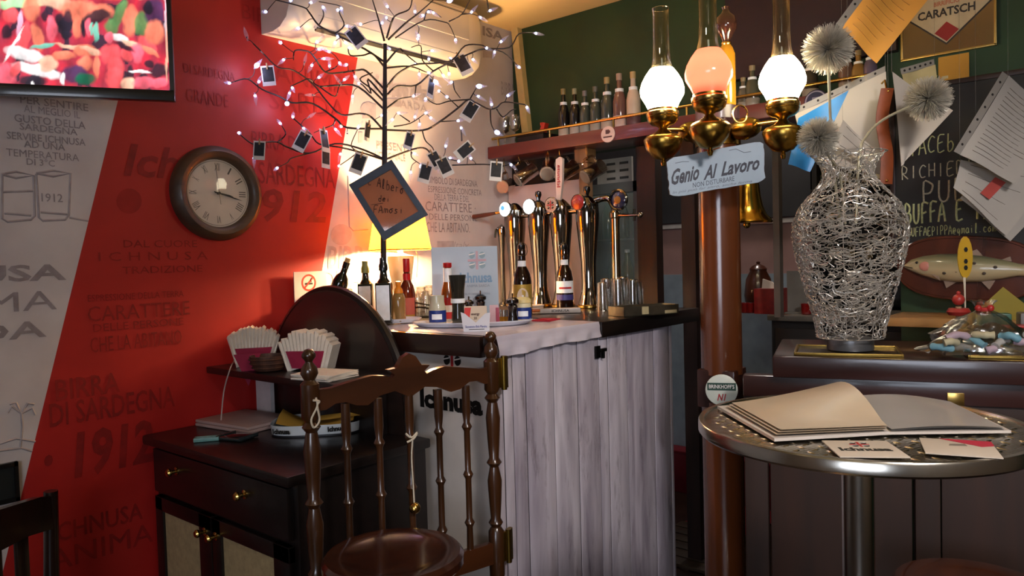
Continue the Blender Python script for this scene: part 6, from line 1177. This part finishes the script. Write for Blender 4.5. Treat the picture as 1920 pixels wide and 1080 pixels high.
# ledge below the fish and small things on it
lz = atX(1700, 590, 2.86).z
t = thing('wall_ledge', 'pale wooden ledge fixed to the green wall below the fish plaque', 'ledge', (2.9, .3, lz)); part('board', B().bx((2.72, -.25, lz-.03), (2.999, .655, lz), .003), wood('pine', '#8a6438', '#a97e48', .5, .2, 'Y'), t, world=True); part('bracket', B().bx((2.90, .1, lz-.14), (2.999, .12, lz-.03)).bx((2.90, .5, lz-.14), (2.999, .52, lz-.03)), wood('pine', '', ''), t, world=True)
# ================================================================== papers in punched sleeves, hanging strap
LINE = M('print_line', '#6f675c', .7)
def sheet(name, label, corners, d, colr, lines=0, strip=True, tilt=0.0, lc=None, extra=None, alphaS=True):
    """corners: lower-left, lower-right, upper-right, upper-left in photo pixels; depth d per corner"""
    dd = d if isinstance(d, (list, tuple)) else [d]*4
    Pc = [atD(x, y, q) for (x, y), q in zip(corners, dd)]; c0 = sum(Pc, V())/4
    t = thing(name, label, 'paper', c0, group='papers in punched sleeves by the chalkboard'); nr = ((Pc[1]-Pc[0]).cross(Pc[3]-Pc[0])).normalized(); nr = nr if nr.dot(CAMP-c0) > 0 else -nr
    bi = lambda u, v: (Pc[0]*(1-u)+Pc[1]*u)*(1-v)+(Pc[3]*(1-u)+Pc[2]*u)*v
    G = [[bi(i/8, j/8)+nr*.006*math.sin(i*.7+j*.3) for i in range(9)] for j in range(9)]
    bb = B(); bb.grid(G); bb.grid([[p-nr*.0012 for p in r][::-1] for r in G]); part('page', bb, colr, t, world=True)
    for k in range(lines):
        v = .9-.8*k/max(1, lines-1); u0, u1 = .12, random.Random(k*7+lines).uniform(.7, .92)
        part('text_line', B().tube([bi(u0+(u1-u0)*q/4, v)+nr*(.0066*math.sin((u0+(u1-u0)*q/4)*5.6+v*2.4)+.0006) for q in range(5)], .0009, 3), lc or LINE, t, world=True)
    if strip:
        S = [Pc[3], Pc[2], Pc[2]+(Pc[2]-Pc[1]).normalized()*.02, Pc[3]+(Pc[3]-Pc[0]).normalized()*.02] if strip == 'top' else [Pc[3], Pc[0], Pc[0]+(Pc[0]-Pc[1]).normalized()*.022, Pc[3]+(Pc[3]-Pc[2]).normalized()*.022]
        part('punched_strip', B().slab(S, nr*.0008), M('sleeve_strip', '#9a948c', .3, var=.05, alpha=.75), t, world=True, smooth=False)
        for k in range(6):
            f = (k+.7)/6.4; p = (S[0]*(1-f)+S[1]*f+S[3]*(1-f)+S[2]*f)/2
            part('punch_hole', B().slab([p+nr*.001+((S[1]-S[0]).normalized()*math.cos(R(a))+(S[3]-S[0]).normalized()*math.sin(R(a)))*.004 for a in range(0, 360, 45)], nr*.0003), M('hole_dark', '#1a1614', .8), t, world=True, smooth=False)
    top = max(Pc, key=lambda q: q.z)
    part('nylon_thread', B().cyl(top-V((0, 0, .002)), V((top.x, top.y, ZC)), .0004, seg=4), M('nylon', '#8a8a88', .3, alpha=.5), t, world=True)
    return t, bi, nr
PAPW = M('paper_white', '#b9b0a4', .7, var=.05, scale=8); PAPG = M('paper_grey', '#aaa49b', .7, var=.05, scale=8); PAPO = M('paper_orange', '#dc9a3c', .6, var=.06, scale=8)
sheet('order_sheet', 'orange printed sheet in a punched sleeve above the silver balls', [(1646, 118), (1560, 62), (1640, -70), (1752, -20)][::-1] if False else [(1578, 53), (1645, 118), (1770, -40), (1690, -100)], 2.25, PAPO, 12, True, lc=M('orange_line', '#8a5a1c', .7))
sheet('order_sheet', 'blue and white brochure behind the third oil lamp', [(1478, 308), (1520, 322), (1590, 170), (1496, 222)], 2.32, M('brochure_blue', '#2f78b4', .4, var=.35, scale=10), 0, False)
sheet('order_sheet', 'large blank white sheet between the blue brochure and the leather strap', [(1510, 300), (1668, 330), (1660, 135), (1490, 215)], [2.46, 2.42, 2.42, 2.46], PAPW, 0, 'top')
sheet('order_sheet', 'folded white letter tucked against the blank sheet', [(1560, 270), (1640, 318), (1652, 290), (1580, 225)], 2.40, PAPW, 3, False)
sheet('order_sheet', 'white sheet between the leather strap and the chalkboard, behind a silver ball', [(1690, 312), (1700, 300), (1785, 208), (1672, 135)], 2.36, PAPW, 0, False)
sheet('order_sheet', 'small cream slip with punched strip under the pub mirror', [(1700, 190), (1760, 185), (1752, 122), (1690, 140)], 2.45, M('paper_cream', '#b8a878', .7), 0, 'top')
sheet('order_sheet', 'printed sheet of ruled lines overlapping the form with red rectangle', [(1800, 290), (1905, 345), (1985, 215), (1890, 142)], 2.28, PAPG, 16, True)
t_, bi, nr = sheet('order_sheet', 'white form with red rectangle beside the chalk handwriting', [(1788, 352), (1888, 442), (1975, 330), (1800, 300)], 2.34, PAPG, 4, False)
q = [on_plane(x, y, bi(.5, .5), nr, .008) for x, y in ((1838, 362), (1855, 374), (1886, 342), (1866, 332))]; part('red_rectangle', B().slab(q, nr*.0006), M('form_red', '#a8443c', .6), t_, world=True, smooth=False)
sheet('order_sheet', 'lowest pale sheet, mostly hidden beneath the form with red rectangle', [(1800, 372), (1896, 452), (1990, 350), (1830, 330)], 2.37, PAPG, 0, False)
# leather strap
p = [atD(x, y, 2.33) for x, y in ((1665, 165), (1655, 225), (1664, 290), (1662, 345))]; w_ = CR*.0165*1.4
t = thing('leather_strap', 'orange-brown leather strap hanging between the white sheets', 'strap', p[0]); sm_ = smooth_pts(p, 5); bb = B(); bb.grid([[q-w_*.85+CF*.002, q-w_*.4, q+w_*.4, q+w_*.85+CF*.002] for q in sm_]); bb.grid([[q+w_*.85+CF*.005, q+w_*.4+CF*.004, q-w_*.4+CF*.004, q-w_*.85+CF*.005] for q in sm_])
part('leather', bb, M('tan_leather', '#7c3a18', .45, var=.15, scale=30, bump=.1), t, world=True); part('rivet', B().ball(p[-1]-CF*.003+CU*.01, .004), BRASS, t, world=True); part('rivet', B().ball(p[0]-CF*.003-CU*.01, .004), BRASS, t, world=True)
part('hook', B().tube([p[0]+CF*.01, p[0]+CU*.03+CF*.02, p[0]+CU*.025+CF*.04], .003, 6), BRASS, t, world=True)
part('nylon_thread', B().cyl(p[0], V((p[0].x, p[0].y, ZC)), .0004, seg=4), M('nylon'), t, world=True)
# ================================================================== sweets bag and toys on the counter
BG = base_l+pdir*.53+pn*.10; BG.z = 1.0985
t = thing('sweets_bag', 'crumpled clear bag of marshmallow ropes tied with red ribbon', 'bag', BG, PY)
rb = random.Random(9); MARSH = [M('marsh_'+c, c, .6, var=.04) for c in ('#6a96a4', '#b0a888', '#a4909a', '#a09e98')]
for k in range(12):
    a = rb.uniform(-1.2, 1.2); c0 = V((-.105+.019*k, -.062+rb.uniform(-.008, .02), .012+.017*(k % 3))); L = rb.uniform(.022, .036)
    pts = smooth_pts([c0+V((-L*math.cos(a), -L*math.sin(a)*.7, rb.uniform(-.002, .012))), c0+V((0, rb.uniform(-.012, .012), .010)), c0+V((L*math.cos(a), L*math.sin(a)*.7, rb.uniform(-.002, .012)))], 4)
    part('marshmallow_rope', B().tube(pts, [.0095+.0012*math.sin(q*2+k) for q in range(len(pts))], 10), MARSH[k % 4], t)
for k in range(14):
    c0 = V((rb.uniform(-.11, .09), rb.uniform(-.03, .05), rb.uniform(.02, .075))); c0.x *= 1-c0.z*4
    part('liquorice_piece', B().ball(c0, .02, (rb.uniform(.8, 1.7), rb.uniform(.7, 1.1), rb.uniform(.6, 1.0)), 10, 7), M('liquorice', '#1c1819', .3, var=.3, coat=.4), t)
bb = B(); rows = []
for j in range(15):
    v = j/14; row = []
    for i in range(41):
        a = 2*math.pi*i/40
        if v < .7: z = .002+.095*(v/.7)**1.4; r = 1.0-.62*(v/.7)**2
        else: z = .097+.045*(v-.7)/.3; r = .38-.32*min(1, (v-.7)/.15) if v < .85 else .06+.16*(v-.85)/.15
        n_ = 1+.26*noise.noise(V((math.cos(a)*3.2, math.sin(a)*3.2, v*6)))+.06*math.sin(11*a+v*14); row.append(V((.145*r*n_*math.cos(a), .085*r*n_*math.sin(a), z+.006*noise.noise(V((a*2, v*6, 3))))))
    rows.append(row)
bb.grid(rows); part('plastic_film', bb, thin_glass('crinkled_film', '#f4f2ee', .22, .95, .16), t, label='crinkled clear plastic film')
part('ribbon', B().tube([(.012*math.cos(R(q)), .012*math.sin(R(q)), .118) for q in range(0, 360, 30)], .006, 6, closed=True).ball((.014, -.012, .122), .009).ball((-.014, -.012, .122), .009), M('red_ribbon', '#a02420', .4), t)
tp = base_l+pdir*.50+pn*.30; 
t = thing('toy_figure', 'small red and green toy figure behind the sweets bag', 'toy', (tp.x, tp.y, 1.0905), PY)
part('body', B().lathe([(.024, 0), (.028, .006), (.024, .05), (.016, .07), (.010, .078)], 16), M('toy_green', '#2a6a54', .4), t); part('ruff', B().tube([(.02*math.cos(R(q)), .02*math.sin(R(q)), .105) for q in range(0, 360, 30)], .012, 6, closed=True), M('toy_red', '#a0302a', .4), t); part('neck', B().cyl((0, 0, .07), (0, 0, .12), .008, seg=8), M('toy_skin', '#b08a6a', .5), t); part('head', B().ball((0, 0, .14), .017), M('toy_red'), t)
part('hat_tip', B().ball((0, 0, .16), .006), M('toy_red'), t)
tp = base_l+pdir*.585+pn*.31; t = thing('green_tin', 'small green tin with red lid behind the sweets bag', 'tin', (tp.x, tp.y, 1.0905), PY); part('tin_body', B().box((0, 0, .05), (.09, .05, .10), bev=.004), M('tin_green', '#2a5a48', .35), t); part('red_lid', B().box((.03, -.03, .065), (.10, .05, .008), bev=.002), M('toy_red'), t)
# yellow lollipop stick sign
lp_ = atD(1811, 560, 2.18); t = thing('yellow_fan', 'narrow yellow oval fan on a white stick in front of the fish', 'fan', lp_)
a, b_ = atD(1812, 445, 2.18), atD(1808, 520, 2.18)
part('blade', B().slab([(a+b_)/2+CR*(.022*math.cos(R(q)))+CU*(.062*math.sin(R(q))) for q in range(0, 360, 20)], CF*.003), M('fan_yellow', '#b8901c', .5, var=.08), t, world=True); part('stick', B().tube([b_, atD(1809, 545, 2.18), atD(1811, 640, 2.2)], [.004, .0025, .002], 6), M('white_cord'), t, world=True)
for y in (468, 490, 502): part('print_mark', B().slab([atD(1811, y, 2.179)+CR*(.006*math.cos(R(q)))+CU*(.008*math.sin(R(q))) for q in range(0, 360, 60)], -CF*.0005), M('black_ink'), t, world=True)
# yellow note standing as a diamond and steel box
cn = [atD(x, y, 2.3) for x, y in ((1835, 580), (1881, 538), (1932, 578), (1893, 630))]
t = thing('yellow_note', 'square yellow paper note standing on its corner beside the tin', 'note', cn[3]); part('paper', B().slab(cn, CF*.0015), M('note_yellow', '#8f8034', .7, var=.06), t, world=True, smooth=False); part('clip', B().bx((cn[3].x-.014, cn[3].y-.014, 1.0905), (cn[3].x+.014, cn[3].y+.014, cn[3].z+.012), .002), BLACKP, t, world=True)
tp = base_l+pdir*.735+pn*.34; t = thing('card_terminal', 'grey box behind the yellow note', 'box', (tp.x, tp.y, 1.0905), PY); part('case', B().box((0, 0, .05), (.16, .06, .10), bev=.006), M('terminal_grey', '#5c5852', .4), t); part('panel', B().box((0, -.031, .06), (.12, .004, .05), bev=.001), M('dark_slot'), t)
tp = base_l+pdir*.72+pn*.06; t = thing('paper_packet', 'small pale twisted paper packet on the gold rimmed tray', 'packet', (tp.x, tp.y, 1.0995), PY); part('packet', B().ball((0, 0, .012), .016, (2.2, 1, .75), 12, 8), M('packet_cream', '#b0a68e', .6, var=.1), t); part('twist', B().tube([(-.03, 0, .012), (-.05, 0, .010)], [.008, .012], 6), M('packet_cream'), t)
# ================================================================== on the steel table: open menu, coasters
TT = TZ
def menu():
    t = thing('open_menu', 'open menu of pages in clear sleeves lying on the steel table', 'menu', (tc_.x, tc_.y, TT+.0005))
    Q = lambda x, y, z: atZ(x, y, TT+z)
    cols = {'cover': M('menu_cover', '#bdb4aa', .45, coat=.3, var=.05), 'left': M('menu_left_page', '#b9a890', .35, coat=.4, var=.06, scale=10), 'right': M('menu_right_page', '#9c9894', .3, coat=.4, var=.06, scale=10)}
    lc = [(1345, 766), (1452, 828), (1668, 815), (1570, 752)]; rc = [(1668, 815), (1896, 812), (1788, 760), (1575, 752)]
    part('cover', B().slab([Q(x, y, .001) for x, y in lc], (0, 0, .005)), cols['cover'], t, world=True, smooth=False); part('cover', B().slab([Q(x, y, .001) for x, y in rc], (0, 0, .004)), cols['cover'], t, world=True, smooth=False)
    def page(cs, bulge, name, m, z):
        Pc = [Q(x, y, z) for x, y in cs]; bi = lambda u, v: (Pc[0]*(1-u)+Pc[1]*u)*(1-v)+(Pc[3]*(1-u)+Pc[2]*u)*v
        G = [[bi(i/10, j/8)+V((0, 0, bulge(i/10, j/8))) for i in range(11)] for j in range(9)]; part(name, B().grid(G), m, t, world=True); return bi
    for k in range(3): page([(1362+5*k, 767), (1456+4*k, 822-k), (1664, 812), (1570, 751)], lambda u, v, k=k: .006+.003*k+(.026+.004*k)*(v**1.5)*math.sin(math.pi*min(1, u*.8+.25)), 'page', cols['left'], .004)
    for k in range(2): page([(1672, 812), (1885-4*k, 809), (1782, 759), (1580, 751)], lambda u, v, k=k: .004+.002*k+.010*math.sin(math.pi*u)*(.4+.6*v), 'page', cols['right'], .003)
    return t
menu()
def coaster(px, py, yaw, label, mark):
    t = thing('coaster', label, 'coaster', atZ(px, py, TT+.0005), yaw, 'square beer mats on the steel table'); m = .047
    part('mat', B().box((0, 0, .001), (2*m, 2*m, .002), bev=.0008), M('coaster_card', '#b5a999', .6, var=.05), t); mw = MW[t.name]; m3 = mw.to_3x3()
    if mark:
        lettering(t, 'Ichnusa', mw @ V((-.036, -.016, .0022)), m3 @ V((.072, 0, 0)), m3 @ V((0, .020, 0)), BLK, .05); emblem(t, mw @ V((0, .022, .0021)), m3 @ V((1, 0, 0)), m3 @ V((0, 1, 0)), .014, (0, 0, .0004))
    else:
        part('red_corner', B().slab([(-.02, .047, .0021), (.047, .047, .0021), (.047, .02, .0021), (.03, .01, .0021)], (0, 0, .0004)), M('coaster_red', '#a8243a', .6), t); part('grey_figure', B().slab([(-.012, .006, .0021), (.012, .010, .0021), (.01, .022, .0021), (-.010, .016, .0021)], (0, 0, .0003)), M('print_line'), t)
coaster(1620, 843, CAMYAW+R(-8), 'white square beer mat with black beer name on the steel table', True); coaster(1798, 841, CAMYAW+R(-24), 'white square beer mat with red corner on the steel table', False)
# ================================================================== wicker basket at the right edge
wp = atD(1945, 1000, 2.2); t = thing('wicker_basket', 'grey wicker basket standing at the end of the partition away from the column', 'basket', (wp.x, wp.y, 0)); WK = M('grey_wicker', '#5a564c', .7, var=.3, scale=40)
part('liner', B().lathe([(.09, 0), (.10, .01), (.115, .71), (.108, .71), (.09, .02), (0, .02)], 24, cap=False), M('wicker_liner', '#2a2824', .8), t)
for k in range(22): r = .093+.024*k/21; part('woven_band', B().tube([((r+.003*((q+k) % 2)+.003)*math.cos(R(q*10)), (r+.003*((q+k) % 2)+.003)*math.sin(R(q*10)), .02+.033*k) for q in range(36)], .010, 5, closed=True), WK, t)
# ================================================================== back bar beyond the opening
POSTM = wood('dark_door_post', '#1c0e0c', '#2c1814', .6, .0, 'Z')
for i, (x0, x1) in enumerate(((1205, 1240), (1287, 1312))):
    a, b_ = atX(x1, 500, 3.06).y, atX(x0, 500, 3.06).y
    struct('trim_%d' % (3+i), B().bx((3.02, a, 0), (3.08, b_, 1.893)), POSTM, ['dark wooden post beside the fridge', 'dark wooden post behind the round column'][i])
a, b_ = atX(1316, 500, 3.10).y, atX(1307, 500, 3.10).y
struct('trim_5', B().bx((3.085, a, 0), (3.11, b_, 1.893)), M('cream_strip', '#c9b290', .6), 'narrow cream strip behind the round column')
# corridor wall seen between the posts: pink above, grey-blue dado, white rail
y0, y1 = 1.30, 2.66
struct('wall_corridor', B().bx((4.02, y0, 0), (4.05, y1, ZC)), M('corridor_pink', '#9a7874', .7, var=.06), 'dusky pink wall at the end of the corridor')
za = atX(1262, 515, 4.0).z; zr = atX(1262, 425, 4.0).z
struct('trim_6', B().bx((4.005, y0, 0), (4.02, y1, za)), M('dado_grey', '#8794a0', .6), 'blue-grey painted lower part of the corridor wall')
struct('trim_7', B().bx((3.99, y0, zr-.012), (4.02, y1, zr+.012)), M('rail_white', '#a8a2a0', .5), 'white dado rail on the corridor wall')
struct('trim_8', B().bx((3.985, y0, zr+.02), (4.02, y1, ZC)), M('corridor_dark', '#26262a', .6), 'dark upper part of the corridor wall')
# red mat, tape and step in the passage
t = thing('red_mat', 'red rubber mat on the floor of the bar passage', 'mat', (4.0, 1.9, 0)); part('rubber', B().bx((3.44, 1.42, .001), (3.86, 1.78, .012), .003), M('red_rubber', '#7a1420', .6, var=.15), t, world=True); part('edge_strip', B().bx((3.86, 1.42, .001), (3.88, 1.78, .010)), M('dark_rubber', '#2a1014', .6), t, world=True)
t = thing('red_step', 'low red painted step at the end of the passage', 'step', (3.95, 2.0, 0)); part('riser', B().bx((3.90, 1.32, 0), (4.0, 2.6, .235), .004), M('red_step_paint', '#7a1826', .5, var=.1), t, world=True); part('tread', B().bx((3.885, 1.32, .235), (4.0, 2.6, .25), .003), M('red_step_paint'), t, world=True)
t = thing('wooden_duckboard', 'dark slatted duckboard in the bar passage', 'duckboard', (3.3, 1.7, 0))
for k in range(6): part('slat', B().bx((2.93+.085*k, 1.42, .004), (3.005+.085*k, 1.79, .02), .002), wood('duck_wood', '#2a1c14', '#40301f', .6, .1, 'Y'), t, world=True)
part('bearer', B().bx((2.93, 1.5, 0), (3.43, 1.54, .004)).bx((2.93, 1.70, 0), (3.43, 1.74, .004)), wood('duck_wood', '', ''), t, world=True)
pA = atZ(1310, 1042, .002); t = thing('hazard_tape', 'yellow and black hazard tape across the passage floor', 'tape', pA, 0)
part('black_tape', B().box((-.02, 0, .001), (.06, .5, .001)), M('tape_black', '#0c0b0a', .5), t)
for k in range(5): part('yellow_stripe', B().slab([(-.05, -.22+.1*k, .0016), (-.05, -.17+.1*k, .0016), (.01, -.13+.1*k, .0016), (.01, -.18+.1*k, .0016)], (0, 0, .0006)), M('tape_yellow', '#a8922c', .5), t)
# back bar: counter, bottle shelves
bc = thing('back_counter', 'dark back bar counter with steel top beyond the column', 'counter', (3.5, .35, 0)); zc = atX(1460, 591, 3.4).z
part('cupboard', B().bx((3.42, .32, 0), (3.85, 1.30, zc-.025)), M('dark_cupboard', '#15110f', .5), bc, world=True); part('steel_top', B().bx((3.39, .32, zc-.025), (3.85, 1.31, zc), .003), M('worn_steel_top', '#7d776c', .35, .6), bc, world=True)
for y in (.36, .68, 1.0): part('cupboard_door', B().bx((3.405, y, .1), (3.42, y+.28, zc-.06), .003), M('dark_cupboard2', '#1d1815', .45), bc, world=True)
ss = thing('bottle_shelf_unit', 'tall dark shelf unit of bottles in the back bar', 'shelf', (3.9, .35, 0)); DS = M('dark_shelf_wood', '#17120f', .5, var=.2)
part('back_panel', B().bx((4.08, .32, zc), (4.10, 1.28, 2.3)), M('shelf_back', '#121815', .4, coat=.3), ss, world=True)
zs = [atX(1480, y, 3.95).z for y in (495, 425, 360)]+[2.0]
for z in zs: part('shelf_board', B().bx((3.92, .32, z-.012), (4.08, 1.28, z)), DS, ss, world=True)
for y in (.34, .80, 1.26): part('upright', B().bx((3.92, y-.012, zc), (4.08, y+.012, 2.3)), DS, ss, world=True)
py_ = atX(1458, 400, 3.3).y; 
struct('trim_9', B().bx((3.28, py_-.014, zc), (3.32, py_+.014, 1.95)), M('grey_post', '#5a5048', .6), 'thin greyish post in front of the back bar shelves')
rs = random.Random(21); kinds = [('#2a1c12', '#8a7a5a', 'dark brown'), ('#1c2a1c', '#7a7a6a', 'dark green'), ('#4a3a22', '#9a8a6a', 'amber'), ('#30343a', '#8a8c90', 'grey'), ('#5a564c', '#a09a8c', 'pale')]
places = ['on the top shelf', 'on the upper shelf', 'on the middle shelf', 'on the lowest shelf']
bcache = {}
for si, z in enumerate(zs[::-1]):
    y = .40
    while y < 1.24:
        if abs(y-.80) > .055:
            k = rs.randrange(5); h = rs.uniform(.14, .2) if z > 1.4 else rs.uniform(.12, .155); c, lc_, nm = kinds[k]; mt = Matrix.Translation((3.99+rs.uniform(-.02, .02), y, z+.0005)) @ Matrix.Scale(h/.2, 4)
            lab = '%s bottle %s of the back bar shelf unit' % (nm, places[si])
            if k not in bcache:
                t = thing('spirit_bottle', lab, 'bottle', (0, 0, 0), 0, 'spirit bottles in the back bar'); t.matrix_world = mt; MW[t.name] = mt
                part('glass', L_([(.032, 0), (.034, .004), (.034, .11), (.026, .135), (.012, .155), (.011, .185)], 14), M('spirit_'+nm, c, .1, coat=.6), t); part('cap', L_([(.012, .18), (.0135, .182), (.0135, .20), (0, .201)], 10), M('spirit_cap', '#5a5042', .4), t); part('label', B().lathe([(.0346, .03), (.0346, .085)], 10, cap=False, a0=120, a1=240), M('spirit_label_'+nm, lc_, .6, var=.2, scale=60), t); bcache[k] = t
            else: copy_tree(bcache[k], mt, lab)
        y += rs.uniform(.075, .10)
# things on the back counter
p = atX(1446, 588, 3.5); t = thing('tissue_box', 'red patterned tissue box with a white tissue on the back counter', 'box', (3.5, p.y, zc)); part('box', B().box((0, 0, .06), (.12, .12, .12), bev=.003), M('red_box', '#7a1a18', .5, var=.3, scale=30), t); part('tissue', B().slab([(-.01, .04, .12), (-.01, -.04, .12), (-.01, -.01, .15), (-.01, .035, .165)], (.01, 0, 0)), NAP, t)
p = atX(1423, 588, 3.62); t = bottle('copper_pot', 'brown rounded pot beside the red tissue box', 'pot', (3.62, p.y, zc), [('body', L_([(.05, 0), (.06, .01), (.07, .08), (.06, .16), (.04, .20), (.042, .21)], 20), M('brown_pot', '#4a2416', .3, coat=.4)), ('lid', L_([(.044, .21), (.03, .225), (.008, .235), (.01, .245), (0, .25)], 16), M('brown_pot'))])
p = atX(1496, 588, 3.55); t = thing('paper_holder', 'grey paper stand beside the tissue box on the back counter', 'stand', (3.55, p.y, zc)); part('back', B().bx((0, -.05, 0), (.006, .05, .20)), M('stand_grey', '#6a665e', .6), t); part('foot', B().bx((-.04, -.05, 0), (.02, .05, .006)), M('stand_grey'), t)
rg = None
for k, px in enumerate((1398, 1408, 1512, 1530)):
    q = atX(px, 588, 3.48); mt = Matrix.Translation((3.48, q.y, zc))
    lab = ['small red tea light glass behind the column edge', 'small red tea light glass under the brass bell', 'small red tea light glass near the wire vase', 'small red tea light glass behind the wire vase'][k]
    if rg is None:
        rg = thing('red_glass', lab, 'glass', (0, 0, 0), 0, 'red tea light glasses on the back counter'); rg.matrix_world = mt; MW[rg.name] = mt
        part('glass', L_([(.018, 0), (.022, .004), (.024, .05), (.022, .05), (.019, .006), (0, .006)], 16), M('red_glass_mat', '#7a1210', .08, var=0, alpha=.8, coat=.8), rg); part('candle', L_([(.016, .007), (.016, .03), (0, .03)], 12), M('wax', '#b8a890', .5), rg)
    else: copy_tree(rg, mt, lab)
# shelf things right of the column on the overhead shelf
for k, (px, h, r, c, lab) in enumerate(((1412, .17, .028, '#4a4a3c', 'grey-green bottle on the shelf between two oil lamps'), (1395, .13, .024, '#5a5248', 'short pale bottle on the shelf behind the pink lamp'), (1520, .16, .03, '#3a3430', 'dark jar on the shelf beside the third oil lamp'), (1588, .17, .028, '#6a5048', 'pinkish bottle on the shelf behind the tall silver ball'), (1611, .15, .026, '#8a6a3a', 'golden bottle on the shelf near the plum fascia'), (1633, .16, .024, '#5a5068', 'violet bottle at the far end of the overhead shelf'))):
    sbottle(px, lab, h, r, M('misc_'+c, c, .15, coat=.5), '#8a7a5a', '#8a8078')
p = atX(1530, 190, 2.775); t = thing('shelf_emblem', 'round dark blue badge on the shelf edge beside the third oil lamp', 'badge', p, rot=FW); part('disc', B().lathe([(0, .004), (.038, .004), (.042, 0), (0, 0)], 24, cap=False), M('emblem_blue', '#1c2048', .4), t); part('white_ring', B().lathe([(.033, .0045), (.038, .0045)], 24, cap=False), M('emblem_ring', '#8a86a0', .4), t); part('mark', B().bx((-.012, -.014, .004), (.012, .014, .005)), M('emblem_ring'), t)
